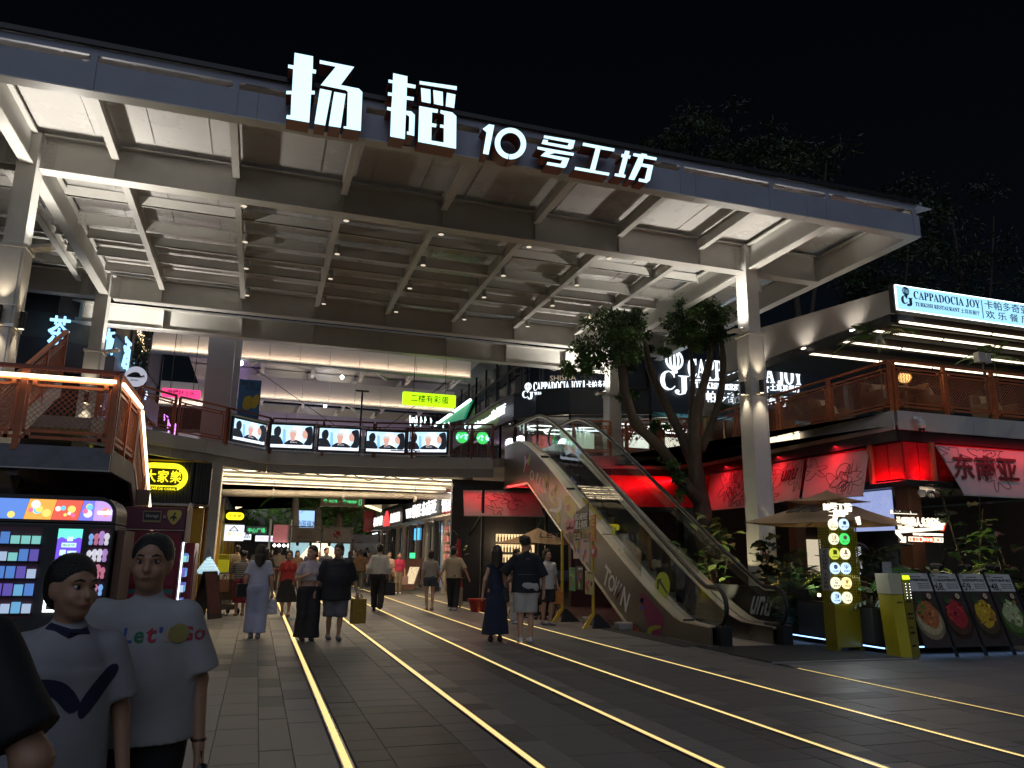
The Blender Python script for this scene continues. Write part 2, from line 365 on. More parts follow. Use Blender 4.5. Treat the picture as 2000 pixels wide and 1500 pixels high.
# floodlights at the column caps, pointing up at the roof
_fl = ['floodlight on the near left canopy column', 'floodlight on the far left canopy column beside the tea shop letters', 'floodlight on the near right canopy column above the awnings', 'floodlight on the far right column hidden by the tree crown']
for i, (x, y) in enumerate(COLS):
    sx = 1 if x < 0 else -1
    t = thing('floodlight', 'metal '+_fl[i], 'floodlight', (x+sx*.42, y+.02, 6.95), group='floodlights on canopy columns')
    mb = MB(); mb.hexa([(-.16, -.11, -.05), (.16, -.11, .03), (.16, .11, .03), (-.16, .11, -.05)], [(-.18, -.13, .01), (.18, -.13, .09), (.18, .13, .09), (-.18, .13, .01)])
    mb.build('lamp_housing', INOX, t); MB().bar((-sx*.2, 0, -.03), (0, 0, -.02), .05, .03).build('bracket', INOX, t)
    MB().hexa([(-.14, -.09, .012), (.14, -.09, .092), (.14, .09, .092), (-.14, .09, .012)], [(-.14, -.09, .016), (.14, -.09, .096), (.14, .09, .096), (-.14, .09, .016)]).build('lens', glow('flood_lens', (1, .95, .85), 6), t)
    lamp('flood_beam', 'SPOT', (x+sx*.42, y+.02, 7.1), FLOOD, (1., .93, .82), t, .08, (x+sx*.75, y-.1, 9.3), 150, .6)
    lamp('flood_graze', 'SPOT', (x+sx*.55, y+.05, 7.08), FLOOD*.12, (1., .95, .88), t, .05, (x, y+.05, 8.0), 60, .9)
# up-and-down sconces on the clad columns
for i, (x, y) in enumerate(COLS):
    if i == 3: continue
    for f, (dx, dy) in enumerate(((0, -.30), ((.29 if x < 0 else -.29), .05))):
        t = thing('sconce', 'black tube wall lamp on the %s face of the %s canopy column' % (['front', 'inner'][f], ['near left', 'far left', 'near right', ''][i]), 'wall lamp', (x+dx, y+dy, 5.55), group='tube lamps on canopy columns')
        MB().tube([(0, 0, -.16), (0, 0, .16)], .055, 12).build('lamp_tube', BLK, t)
        MB().bar((0, 0, 0), (-dx*.2, -dy*.2, 0), .04).build('bracket', BLK, t)
        MB().cyl((0, 0, .1605), .045, .003, 10).cyl((0, 0, -.164), .045, .003, 10).build('lens', WARMG, t)
        for s in (1, -1):
            lamp('sconce_beam', 'SPOT', (x+dx, y+dy-.02, 5.55+s*.18), SCONCE, (1., .82, .58), t, .03, (x+dx*.93, y+dy*.93, 5.55+s*3), 70, .9)

# ================================================================== ROOF-EDGE SIGN  (polygons in the plane of the fascia)
SG = 11.95
def sign_poly(pts): return [((YP(x, y, SG)).x, (YP(x, y, SG)).z) for x, y in pts]
def z1(x, y): return (540+x/7.895, 90+y/7.895)
def z2(x, y): return (740+x/7.895, 130+y/7.895)
def z3(x, y): return (930+x/5.405, 230+y/5.405)
RSIDE = mat('sign_return_redbrown', (.33, .11, .06), .45, var=.1)
sg = thing('rooftop_sign', 'large lit white channel letters on the front edge of the steel canopy', 'sign', (0, SG, 8.6))
def letter(name, polys, conv, dep=.34):
    for k, pl in enumerate(polys):
        q = sign_poly([conv(*p) for p in pl])
        ar = sum(q[i][0]*q[(i+1) % len(q)][1]-q[(i+1) % len(q)][0]*q[i][1] for i in range(len(q)))
        if ar < 0: q = q[::-1]
        c = (sum(a for a, b in q)/len(q), sum(b for a, b in q)/len(q))
        bm = bmesh.new(); vs = [bm.verts.new((a, 0, b-8.6)) for a, b in q]; f = bm.faces.new(vs)
        r = bmesh.ops.inset_region(bm, faces=[f], thickness=.022, use_even_offset=True)
        for fc in bm.faces: fc.material_index = 0 if fc is f or fc == f else 1
        me = bpy.data.meshes.new('letter_face'); bm.normal_update(); bm.to_mesh(me); bm.free()
        me.materials.append(SIGNW); me.materials.append(SIGNE)
        o = bpy.data.objects.new('letter_face', me); put(o, sg)
        n = len(q); mb = MB(); mb.v = [(a, .002, b-8.6) for a, b in q]+[(a, dep, b-8.6) for a, b in q]
        mb.f = [(i, (i+1) % n, n+(i+1) % n, n+i) for i in range(n)]+[tuple(range(n, 2*n))]
        rr = mb.build('letter_return', RSIDE, o)
letter('yang', [
  [(280, 102), (565, 158), (560, 355), (612, 368), (605, 425), (550, 418), (540, 688), (590, 690), (588, 745), (532, 745), (505, 1180), (150, 1118), (158, 1062), (218, 1066), (232, 742), (150, 742), (152, 690), (240, 690), (258, 355), (178, 335), (182, 284), (268, 298)],
  [(668, 215), (1198, 320), (990, 600), (1270, 655), (1325, 710), (1300, 1308), (1035, 1268), (1035, 1236), (1082, 1240), (1100, 705), (1070, 680), (682, 602), (915, 318), (665, 268)],
  [(672, 655), (850, 692), (750, 1225), (585, 1195)], [(890, 705), (1068, 738), (990, 1258), (805, 1230)]], z1)
letter('tao', [
  [(222, 102), (440, 150), (438, 258), (568, 285), (562, 338), (432, 318), (428, 455), (540, 472), (535, 526), (426, 510), (418, 680), (500, 690), (555, 745), (545, 1070), (432, 1045), (434, 1000), (462, 1004), (470, 770), (416, 735), (400, 1118), (175, 1078), (190, 685), (124, 668), (128, 622), (192, 632), (205, 455), (138, 445), (142, 396), (208, 406), (213, 258), (146, 245), (150, 198), (216, 212)],
  [(628, 222), (1202, 305), (1198, 362), (628, 272)], [(648, 328), (795, 355), (798, 568), (660, 540)], [(838, 362), (985, 390), (990, 605), (850, 575)], [(1048, 402), (1182, 432), (1160, 640), (1030, 612)],
  [(622, 608), (912, 660), (905, 715), (820, 705), (815, 872), (888, 885), (882, 938), (812, 928), (808, 1140), (1000, 1172), (1002, 950), (942, 938), (946, 892), (1004, 902), (1008, 745), (948, 718), (952, 670), (1130, 705), (1195, 765), (1190, 1268), (605, 1160)]], z2)
letter('one', [[(135, 68), (192, 78), (130, 390), (72, 378), (110, 155), (68, 118)]], z3, .3)
_c = [(362+165*math.cos(t)*1.0+20*math.sin(t)*-1, 272+165*math.sin(t)+25*math.cos(t)) for t in np.linspace(PI/2+.03, 5*PI/2-.03, 37)]
_ci = [(362+108*math.cos(t)-14*math.sin(t), 272+112*math.sin(t)+17*math.cos(t)) for t in np.linspace(5*PI/2-.03, PI/2+.03, 37)]
letter('zero', [_c+_ci], z3, .3)
letter('hao', [[(718, 185), (1045, 240), (1022, 322), (995, 334), (690, 275), (708, 228), (760, 236), (752, 258), (965, 296), (980, 265), (712, 214)],
  [(650, 304), (1032, 372), (1026, 402), (828, 372), (768, 388), (985, 428), (948, 520), (925, 530), (742, 496), (752, 466), (890, 488), (912, 450), (680, 402), (738, 352), (645, 330)]], z3, .3)
letter('gong', [[(1130, 262), (1462, 325), (1455, 356), (1312, 332), (1255, 556), (1408, 582), (1400, 612), (1038, 548), (1046, 518), (1202, 544), (1262, 322), (1122, 294)]], z3, .3)
letter('fang', [[(1572, 346), (1620, 354), (1612, 394), (1632, 398), (1622, 432), (1602, 428), (1556, 598), (1578, 602), (1572, 634), (1460, 614), (1466, 586), (1504, 592), (1550, 420), (1530, 412), (1538, 380), (1562, 384)],
  [(1662, 374), (1740, 386), (1745, 376), (1800, 384), (1805, 400), (1908, 422), (1900, 450), (1768, 428), (1754, 482), (1870, 502), (1835, 660), (1800, 688), (1712, 670), (1720, 640), (1780, 650), (1810, 528), (1742, 512), (1668, 658), (1608, 648), (1712, 415), (1656, 402)]], z3, .3)
# ================================================================== plan lines on the upper floor
UF = 4.78
def LP(x, y, A, B):
    """pixel -> point on the vertical plane through plan points A and B"""
    d = _ray(x, y); n = Vector((B[1]-A[1], A[0]-B[0], 0)); t = n.dot(Vector((A[0], A[1], 0))-EYE)/n.dot(d); return EYE+d*t
EDGE = [(-4.3, 21.6), (-2.56, 24.05), (-1.77, 24.85), (0.1, 26.95), (1.69, 26.75), (4.64, 26.3), (7.45, 25.15)]
EDGE2 = [(9.75, 23.6), (10.84, 22.95), (12.4, 22.45), (13.2, 21.4), (13.2, 13.33), (24, 13.33)]
deck = thing('upper_walkway', 'pale upper floor walkway crossing behind the canopy with a faceted edge', 'walkway', (0, 0, 0))
slab = EDGE+[(7.6, 25.0), (9.6, 25.0)]+EDGE2+[(24, 45), (8.6, 45), (7.2, 31.5), (-2.2, 31.5), (-2.2, 60), (-12, 60), (-12, 21.6)]
bm = bmesh.new(); f = bm.faces.new([bm.verts.new((x, y, UF-.02)) for x, y in slab]); bmesh.ops.triangulate(bm, faces=[f])
e = bmesh.ops.extrude_face_region(bm, geom=bm.faces[:]); bmesh.ops.translate(bm, verts=[v for v in e['geom'] if isinstance(v, bmesh.types.BMVert)], vec=(0, 0, -.30))
bmesh.ops.recalc_face_normals(bm, faces=bm.faces[:])
me = bpy.data.meshes.new('floor_slab'); bm.to_mesh(me); bm.free(); me.materials.append(CONC); put(bpy.data.objects.new('floor_slab', me), deck)
def edge_panels(line, z0, z1, m, name, off=.03, seg=2.4, parent=deck, th=.03):
    for (x0, y0), (x1, y1) in zip(line[:-1], line[1:]):
        a = Vector((x0, y0, 0)); b = Vector((x1, y1, 0)); L = (b-a).length; d = (b-a)/L; n = Vector((d.y, -d.x, 0)); k = max(1, round(L/seg))
        for i in range(k):
            p = a+d*(L*i/k+.004)+n*off; q = a+d*(L*(i+1)/k-.004)+n*off
            MB().hexa([(*(p).xy, z0), (*(p+n*th).xy, z0), (*(q+n*th).xy, z0), (*(q).xy, z0)], [(*(p).xy, z1), (*(p+n*th).xy, z1), (*(q+n*th).xy, z1), (*(q).xy, z1)]).build(name, m, parent)
edge_panels(EDGE, 4.40, UF, SLABW, 'edge_panel'); edge_panels(EDGE2, 4.36, UF, SLABW, 'edge_panel')
edge_panels(EDGE, 4.12, 4.395, CONC, 'lower_beam', off=-.12, th=.1); edge_panels(EDGE2, 4.12, 4.355, BLK, 'lower_beam', off=-.05, th=.06)
# under the walkway: beams, warm strips and a fat duct
for i, (Y, z) in enumerate(((27.6, 4.05), (28.8, 4.0), (30.4, 3.95))):
    box('under_beam', CONC, -2.1, 7.4, Y, Y+.25, z, 4.44, deck)
    box('strip_light', WARMG, -1.9, 7.0, Y-.10, Y-.06, z+.12, z+.15, deck)
    lamp('strip_glow', 'AREA', (2.6, Y-.12, z+.05), 130, (1., .78, .5), deck, 8, (2.6, Y-.12, 0), size_y=.1)
MB().tube([(-1.4, 29.4, 3.55), (7.2, 29.4, 3.75)], .13, 12).build('pipe_duct', mat('duct_paint', (.4, .37, .33), .5), deck, smooth=True)
for x in (.4, 2.9, 5.6): MB().bar((x, 29.4, 3.6), (x, 29.4, 4.45), .03).tube([(x-.04, 29.4, 3.61), (x+.04, 29.4, 3.61)], .15, 12).build('duct_hanger', STEEL2, deck)
# thin cables drooping under the slab edge
mb = MB()
for k in range(6):
    x0 = -1+k*1.3; mb.tube([(x0, 26.4, 4.1), (x0+.5, 26.4, 4.03-.03*k % .1), (x0+1.2, 26.35, 4.1)], .015, 5)
mb.build('hung_cables', BLK, deck)

# ------------------------------------------------------------------ railings
def railing(label, p0, p1, z0, h, bays, m=RUST, mesh=True, z0b=None, group='rust orange mesh railings', led=False, cell=.075, dark=None):
    a = Vector((*p0, z0)); b = Vector((*p1, z0 if z0b is None else z0b)); t = thing('railing', label, 'railing', a, group=group)
    L = (b-a).length; rise = b.z-a.z; dxy = Vector((b.x-a.x, b.y-a.y, 0)); Z = Vector((0, 0, 1))
    def P(s, z): return dxy*s+Z*(rise*s+z)
    md = dark or m
    MB().bar(P(0, h), P(1, h), .07, .05).build('top_rail', md, t)
    MB().bar(P(0, .12), P(1, .12), .05, .04).build('bottom_rail', m, t)
    MB().bar(P(0, h-.16), P(1, h-.16), .04, .035).build('mid_rail', m, t)
    for i in range(bays+1):
        s = i/bays; MB().bar(P(s, -.05), P(s, h-.03), .075, .075).build('post', m, t)
    for i in range(bays):
        s0 = (i+.06)/bays; s1 = (i+.94)/bays; zl, zh = .2, h-.24
        MB().bar(P(s0, zl), P(s1, zl), .035).bar(P(s0, zh), P(s1, zh), .035).bar(P(s0, zl-.015), P(s0, zh+.015), .035).bar(P(s1, zl-.015), P(s1, zh+.015), .035) \
            .bar(P(s0+.05/bays, zl-.1), P(s0+.05/bays, zl), .05).bar(P(s1-.05/bays, zl-.1), P(s1-.05/bays, zl), .05).bar(P(s0+.05/bays, zh), P(s0+.05/bays, zh+.1), .05).bar(P(s1-.05/bays, zh), P(s1-.05/bays, zh+.1), .05).build('infill_frame', m, t)
        if mesh:
            mb = MB(); W = (s1-s0)*L; H = zh-zl; n = int((W+H)/cell)
            for k in range(1, n):
                c = k*cell
                for sg_ in (0, 1):
                    u0, v0 = (c, 0) if c < W else (W, c-W)
                    u1, v1 = (c-H, H) if c > H else (0, c)
                    if sg_: u0, u1 = W-u0, W-u1
                    if abs(u0-u1) < .02: continue
                    mb.bar(P(s0+u0/L, zl+v0), P(s0+u1/L, zl+v1), .0065)
            mb.build('wire_mesh', m, t, kind='stuff')
    if led:
        o_ = Vector((dxy.y, -dxy.x, 0)).normalized()*.06; MB().bar(P(0, h-.13)+o_, P(1, h-.13)+o_, .035, .045).build('led_strip', WARMG, t)
    return t
railing('orange railing of the walkway left of the pink lightbox', (-4.2, 21.7), (-2.6, 24.0), UF, 1.15, 2)
railing('orange railing of the walkway in front of the big square column', (-2.5, 24.12), (-1.25, 25.4), UF, 1.15, 1)
railing('dark railing carrying the tilted end screen', (-1.2, 25.45), (.1, 26.87), UF, 1.15, 1, m=RUSTD, mesh=False)
railing('dark railing carrying the second and third screens', (.16, 26.87), (3.5, 26.4), UF, 1.15, 2, m=RUSTD, mesh=False)
railing('dark railing carrying the two right hand screens', (3.56, 26.39), (6.0, 25.72), UF, 1.15, 2, m=RUSTD, mesh=False)
railing('orange railing with a green disc behind it by the escalator top', (6.06, 25.7), (7.4, 25.12), UF, 1.15, 2, m=RUSTD)
railing('orange railing right of the escalator top by the glass counter', (9.75, 23.58), (10.8, 22.95), UF, 1.15, 1)
railing('orange railing behind the ficus trunks', (11.3, 22.8), (13.1, 21.45), UF, 1.15, 2)
railing('orange terrace railing running towards the near corner', (13.2, 21.3), (13.2, 13.38), UF, 1.15, 4)
railing('orange terrace railing under the blue signboard', (13.25, 13.33), (20.5, 13.33), UF, 1.15, 5, dark=RUST)

# ------------------------------------------------------------------ five screens on the walkway railing
SCR = [((462, 815), (518, 833), (515, 871), (455, 855), EDGE[2], EDGE[3]), ((531, 828), (613, 834), (609, 877), (528, 872), EDGE[3], EDGE[4]), ((625, 834), (704, 841), (700, 882), (622, 877), EDGE[4], EDGE[5]),
       ((717, 841), (791, 847), (789, 885), (715, 880), EDGE[4], EDGE[5]), ((799, 842), (872, 846), (871, 885), (797, 881), EDGE[5], EDGE[6])]
_sn = ['narrow tilted end screen leftmost on the walkway railing', 'screen second from the left on the walkway railing', 'middle one of the five screens on the walkway railing', 'screen second from the right on the walkway railing', 'rightmost screen on the railing before the green awning']
S_BG = glow('screen_pale_blue', (.55, .80, 1.0), 1.1); S_W = glow('screen_white', (.85, .9, 1.0), 1.2); S_K = glow('screen_black', (.012, .014, .02), 1); S_SK = glow('screen_skin', (.75, .42, .34), .9); S_BL = glow('screen_blond', (.62, .62, .6), 1)
S_T = glow('screen_blue_text', (.12, .4, .9), 1.1); S_B2 = glow('screen_mid_blue', (.25, .55, .95), 1.0)
def curve_poly(pts, n=6):
    out = []; N = len(pts)
    for i in range(N):
        p0, p1, p2, p3 = [np.array(pts[(i+j-1) % N], float) for j in range(4)]
        for k in range(n):
            t = k/n; out.append(tuple(.5*((2*p1)+(-p0+p2)*t+(2*p0-5*p1+4*p2-p3)*t*t+(-p0+3*p1-3*p2+p3)*t**3)))
    return out
def flat(name, m, pts, O, U, V, parent, d=0.0, th=.002):
    N = Vector(U).cross(Vector(V)).normalized(); return MB().prism(pts, Vector(O)+N*d, U, V, N*th).build(name, m, parent)
for i, (a, b, c, d, A, B) in enumerate(SCR):
    n = Vector((B[1]-A[1], A[0]-B[0], 0)).normalized()*.14
    A2 = (A[0]+n.x, A[1]+n.y); B2 = (B[0]+n.x, B[1]+n.y)
    pa, pb, pc, pd = [LP(*p, A2, B2) for p in (a, b, c, d)]
    O = pd.copy(); U = pc-pd; U.z = 0; wd = U.length; U.normalize(); ht = ((pa.z-pd.z)+(pb.z-pc.z))/2; O.z = (pd.z+pc.z)/2-.0
    t = thing('video_screen', _sn[i], 'screen', O, math.atan2(U.y, U.x), 'video screens on the walkway railing')
    X, Zv = Vector((1, 0, 0)), Vector((0, 0, 1)); Z0 = Vector((0, 0, 0))
    box('cabinet', BLK, -.06, wd+.06, .01, .12, -.07, ht+.07, t)
    MB().bar((-.1, .08, -.2), (-.1, .08, ht+.2), .05).bar((wd+.1, .08, -.2), (wd+.1, .08, ht+.2), .05).bar((-.16, .06, ht+.1), (wd+.16, .06, ht+.1), .04).bar((-.16, .06, -.1), (wd+.16, .06, -.1), .04).build('clamp_frame', INOXD, t)
    sc = lambda pts: [(x*wd, y*ht) for x, y in pts]
    fl = lambda nm, m, pts, dd: flat(nm, m, sc(pts), Z0, X, Zv, t, dd)
    fl('display', S_BG, [(0, 0), (1, 0), (1, 1), (0, 1)], .001)
    fl('light_band', S_W, [(.55, .14), (.75, .14), (.72, .98), (.5, .98)], .004)
    fl('curtain_band', S_B2, [(.28, .14), (.36, .14), (.34, .8), (.27, .85)], .004)
    fl('picture_head', S_K, curve_poly([(.07, .55), (.06, .78), (.13, .93), (.2, .9), (.23, .72), (.2, .52), (.13, .48)]), .007)
    fl('picture_back', S_K, curve_poly([(0, .14), (0, .5), (.1, .52), (.2, .48), (.26, .34), (.28, .14)]), .007)
    fl('picture_shirt', S_K, curve_poly([(.34, .14), (.4, .3), (.5, .36), (.62, .35), (.72, .28), (.78, .14)]), .007)
    fl('picture_face', S_SK, curve_poly([(.47, .42), (.44, .62), (.48, .74), (.56, .75), (.6, .6), (.57, .42), (.58, .34), (.52, .3), (.47, .34)]), .010)
    fl('picture_hair', S_BL, curve_poly([(.43, .6), (.43, .75), (.5, .83), (.6, .78), (.61, .62), (.57, .68), (.48, .7)]), .013)
    fl('picture_profile', S_SK, curve_poly([(.78, .45), (.74, .6), (.77, .78), (.86, .85), (.88, .5), (.82, .42)]), .010)
    fl('picture_long_hair', S_K, curve_poly([(.8, .85), (.86, .95), (.97, .95), (1, .6), (.98, .16), (.8, .16), (.86, .4), (.87, .65)]), .013)
    fl('caption_bar', S_W, [(0, 0), (1, 0), (1, .13), (0, .13)], .013)
    text('Beauty talk show now on level two', Vector((.04*wd, -.0155, .03*ht)), X, Zv, .92*wd, .07*ht, S_T, t, .001)
    text('BEAUTY SALON', Vector((.3*wd, -.0075, .88*ht)), X, Zv, .4*wd, .07*ht, S_B2, t, .001)
    text('Beauty', Vector((.47*wd, -.0105, .22*ht)), X, Zv, .16*wd, .06*ht, S_W, t, .001)

# ================================================================== ESCALATOR
es = thing('escalator', 'stainless escalator with glass sides and colourful graffiti lettering', 'escalator', (8.6, 12.5, 0))
EO = Vector((8.6, 12.5, 0))
def eb(name, m, mb, parent=None, **k):
    mb.v = [(v[0]-EO.x, v[1]-EO.y, v[2]) for v in mb.v]; return mb.build(name, m, parent or es, **k)
XL, XR = 7.8, 9.47
def smooth(pts, n=5):
    out = [pts[0]]
    for i in range(1, len(pts)-1):
        p0, p1, p2 = [np.array(q, float) for q in pts[i-1:i+2]]; a = p1+(p0-p1)*.35; b = p1+(p2-p1)*.35
        for k in range(n+1): t = k/n; out.append(tuple((1-t)**2*a+2*t*(1-t)*p1+t*t*b))
    return out+[pts[-1]]
deckl = smooth([(12.5, .30), (14.0, .33), (22.75, 5.13), (25.0, 5.15)])
low = [(25.0, 3.78), (22.5, 3.74), (15.7, 0.0), (12.5, 0.0)]
for x0, x1, nm in ((XL, XL+.03, 'side_panel'), (XR-.03, XR, 'side_panel')):
    eb(nm, mat('escalator_panel', (.17, .15, .125), .38, .55, var=.15, scale=2), MB().prism(deckl+low, (x0, 0, 0), (0, 1, 0), (0, 0, 1), (x1-x0, 0, 0)))
# stainless edge trims and decks
def ribbon(path, x0, x1, th=.03):
    mb = MB()
    for (y0, za), (y1, zb) in zip(path[:-1], path[1:]): mb.hexa([(x0, y0, za-th), (x1, y0, za-th), (x1, y1, zb-th), (x0, y1, zb-th)], [(x0, y0, za), (x1, y0, za), (x1, y1, zb), (x0, y1, zb)])
    return mb
up_ = lambda path, dz: [(y, z+dz) for y, z in path]
eb('outer_deck', INOX, ribbon(up_(deckl, .035), XL-.02, XL+.20)); eb('outer_deck', INOX, ribbon(up_(deckl, .035), XR-.20, XR+.02))
eb('inner_deck', INOX, ribbon(up_(deckl, .0), XL+.205, XL+.36)); eb('inner_deck', INOX, ribbon(up_(deckl, .0), XR-.36, XR-.205))
eb('soffit', INOXD, ribbon([(15.72, .03), (22.5, 3.77), (25, 3.81)], XL+.031, XR-.031, .03))
eb('lower_edge_trim', INOX, ribbon([(15.62, .01), (22.52, 3.75), (25.0, 3.79)], XL-.025, XL+.02, .07))
for y, z in ((13.4, .32), (17.05, 1.99), (19.3, 3.26), (21.3, 4.36)): eb('deck_joint', BLK, MB().box(XL-.022, XL+.21, y, y+.012, z+.0, z+.065))
skirt = deckl
for x0, x1 in ((XL+.36, XL+.38), (XR-.38, XR-.36)):
    eb('skirt', INOXD, MB().prism(deckl+[(25, 4.6), (22.6, 4.55), (14.6, -.02), (12.5, -.02)], (x0, 0, 0), (0, 1, 0), (0, 0, 1), (x1-x0, 0, 0)))
# steps
sm = MB(); 
sw0, sw1 = XL+.40, XR-.40
stepm = mat('step_metal', (.16, .15, .14), .4, .8, var=.2)
nst = 21
for i in range(nst):
    y = 14.35+i*.4; z = min(max(0, .2245*(i-.6)), 4.7)
    eb('step', stepm, MB().box(sw0, sw1, y, y+.40, z-.02, z).box(sw0, sw1, y+.38, y+.4, z, z+.23).box(sw0, sw1, y+.0, y+.03, z+.001, z+.004))
eb('landing_plate', INOX, MB().box(sw0, sw1, 12.3, 14.05, -.02, .006)); eb('top_plate', INOX, MB().box(sw0, sw1, 22.76, 25, 4.7, 4.79))
# handrails, newels and glass
arc = [(12.62+.34*math.cos(t), .66+.34*math.sin(t)) for t in np.linspace(-PI/2, -3*PI/2, 14)]
main_ = smooth([(12.62, 1.0), (13.05, 1.0), (21.35, 5.80), (24.3, 5.82)], 8)
arc2 = [(24.3+.34*math.cos(t), 5.48+.34*math.sin(t)) for t in np.linspace(PI/2, -PI/2, 12)]
hr = [(12.95, .32)]+arc+main_[1:]+arc2[1:]
for xc in (XL+.2, XR-.2):
    eb('handrail', RUBBER, MB().tube([(xc, y, z) for y, z in hr], .042, 8), smooth=True)
    eb('handrail_guide', INOX, MB().tube([(xc, y+(0 if 12.9 < y < 24 else 0), z-.045) for y, z in main_], .022, 6), smooth=True)
    gp = arc+main_[1:]+arc2[1:]; lowp = [(y, z+.02) for y, z in deckl if 12.6 < y < 24.4][::-1]
    ys = [12.62, 14.2, 16.0, 17.8, 19.6, 21.4, 23.0, 24.3]
    def zat(path, y):
        for (y0, za), (y1, zb) in zip(path[:-1], path[1:]):
            if min(y0, y1) <= y <= max(y0, y1) and y0 != y1: return za+(zb-za)*(y-y0)/(y1-y0)
        return path[-1][1]
    for ya, yb in zip(ys[:-1], ys[1:]):
        yy = np.linspace(ya+.006, yb-.006, 7); mb = MB()
        top = [(y, zat(main_, y)-.05) for y in yy]; bot = [(y, zat(deckl, y)+.03) for y in yy]
        eb('glass_panel', GLASS, MB().prism(bot+top[::-1], (xc-.005, 0, 0), (0, 1, 0), (0, 0, 1), (.01, 0, 0)))
    eb('glass_panel', GLASS, MB().prism([(12.66, .34)]+[(12.62+.31*math.cos(t), .66+.31*math.sin(t)) for t in np.linspace(-PI/2, -3*PI/2, 12)], (xc-.005, 0, 0), (0, 1, 0), (0, 0, 1), (.01, 0, 0)))
    eb('newel_box', BLK, MB().box(xc-.1, xc+.1, 12.3, 12.52, 0.005, .34))
# prints on the near side panel and glass (flat, measured on the panel plane)
def onp(pts, X): return [(XP(x, y, X).y, XP(x, y, X).z) for x, y in pts]
def decal(name, col, pts, X=XL, d=.003, curve=True, em=0):
    p = onp(pts, X); p = curve_poly(p) if curve else p
    m = mat('print_%s' % name, col, .4, var=.05)
    return eb('print_'+name, m, MB().prism(p, (X-d, 0, 0), (0, 1, 0), (0, 0, 1), (-.002, 0, 0)))
decal('plum', (.22, .02, .10), [(1255, 1158), (1296, 1206), (1287, 1244), (1276, 1243), (1264, 1215), (1253, 1180)])
decal('yellow', (.5, .4, .02), [(1105, 968), (1118, 976), (1126, 996), (1117, 1010), (1107, 1000), (1103, 980)])
decal('orange', (.5, .12, .04), [(1221, 1216), (1236, 1220), (1250, 1233), (1256, 1241), (1246, 1239), (1232, 1230)])
decal('blue', (.04, .09, .35), [(1249, 1172), (1256, 1168), (1256, 1176), (1250, 1178)]); decal('blue', (.04, .09, .35), [(1250, 1184), (1258, 1184), (1257, 1190), (1251, 1191)], d=.004)
decal('olive', (.3, .3, .03), [(1264, 1240), (1268, 1226), (1278, 1222), (1290, 1222), (1289, 1228), (1276, 1231), (1271, 1242)], d=.006)
decal('magenta', (.4, .02, .1), [(1107, 988), (1111, 984), (1114, 990), (1112, 998), (1108, 997)], d=.006)
decal('lime', (.4, .5, .05), [(1072, 962), (1074, 960), (1084, 982), (1083, 990), (1079, 980)]); decal('lime', (.4, .5, .05), [(1086, 994), (1092, 1004), (1094, 1018), (1088, 1010)], d=.004)
decal('teal', (.05, .25, .35), [(1055, 960), (1064, 966), (1066, 978), (1058, 974)]); decal('white_c', (.7, .7, .7), [(1086, 968), (1096, 974), (1098, 990), (1090, 1001), (1074, 998), (1076, 993), (1088, 994), (1092, 986), (1090, 976)], d=.005)
decal('red', (.4, .03, .05), [(1027, 892), (1031, 888), (1034, 912), (1028, 922)]); decal('plum', (.22, .02, .10), [(1096, 1040), (1108, 1052), (1110, 1062), (1098, 1052)], d=.004)
decal('yellow', (.55, .42, .02), [(1087, 1008), (1093, 1006), (1095, 1018), (1089, 1021)], d=.007)
Ud = Vector((0, -.868, -.497)); Vd = Vector((0, -.497, .868))
PR_W = mat('print_white', (.75, .75, .74), .4, var=.05)
def ptext(s, px, wd, ht, X=XL, m=PR_W, sh=0.0, wt=.02):
    p = XP(*px, X); o = text(s, Vector((X-.004, p.y, p.z)), Ud, Vd, wd, ht, m, None, .004, wt, 'print_lettering', sh); o.parent = es; o.location = (-EO.x, -EO.y, 0); return o
def ptilt(s, px, wd, ht, m=PR_W, wt=.02, ang=.5): return ptext(s, px, wd, ht, m=m, wt=wt)
for ch, px, hh in (('T', (1176, 1135), .46), ('O', (1186, 1146), .40), ('W', (1196, 1160), .46), ('N', (1211, 1180), .46)): ptext(ch, px, .34, hh)
for ch, px, hh in (('Y', (1020, 918), .5), ('O', (1034, 934), .34), ('U', (1046, 944), .36), ('N', (1058, 956), .36), ('G', (1072, 974), .4)): ptext(ch, px, .36, hh)
for s_, px, cc in (('i', (1030, 905), (.4, .5, .05)), ('2', (1052, 960), (.35, .02, .1)), ('l', (1064, 950), (.6, .5, .05)), ('b', (1066, 962), (.7, .7, .7)), ('e', (1080, 968), (.5, .5, .05)), ('V', (1201, 1166), (.5, .02, .1))):
    ptext(s_, px, .2, .36, m=mat('print_'+s_+'_paint', cc, .4, var=.05))
XG = XL+.19
decal('lime_oval', (.38, .52, .02), [(1294, 1117), (1304, 1124), (1309, 1143), (1305, 1162), (1295, 1171), (1285, 1162), (1280, 1143), (1284, 1124)], X=XG)
decal('arrow_black', (.02, .02, .02), [(1284, 1132), (1293, 1129), (1291, 1134), (1305, 1158), (1302, 1159), (1288, 1137), (1287, 1152), (1284, 1150)], X=XG, d=.006, curve=False)
decal('yellow_bar', (.5, .42, .02), [(1140, 970), (1175, 1010), (1176, 1015), (1172, 1016), (1138, 976)], X=XG, curve=False)
decal('blue_bar', (.03, .06, .4), [(1116, 930), (1127, 943), (1126, 948), (1113, 934)], X=XG, curve=False)
decal('lime_card', (.4, .5, .03), [(1194, 1029), (1202, 1031), (1202, 1046), (1194, 1045)], X=XG, curve=False)
decal('red_bar', (.4, .01, .06), [(1041, 867), (1057, 883), (1055, 888), (1040, 872)], X=XG, curve=False)
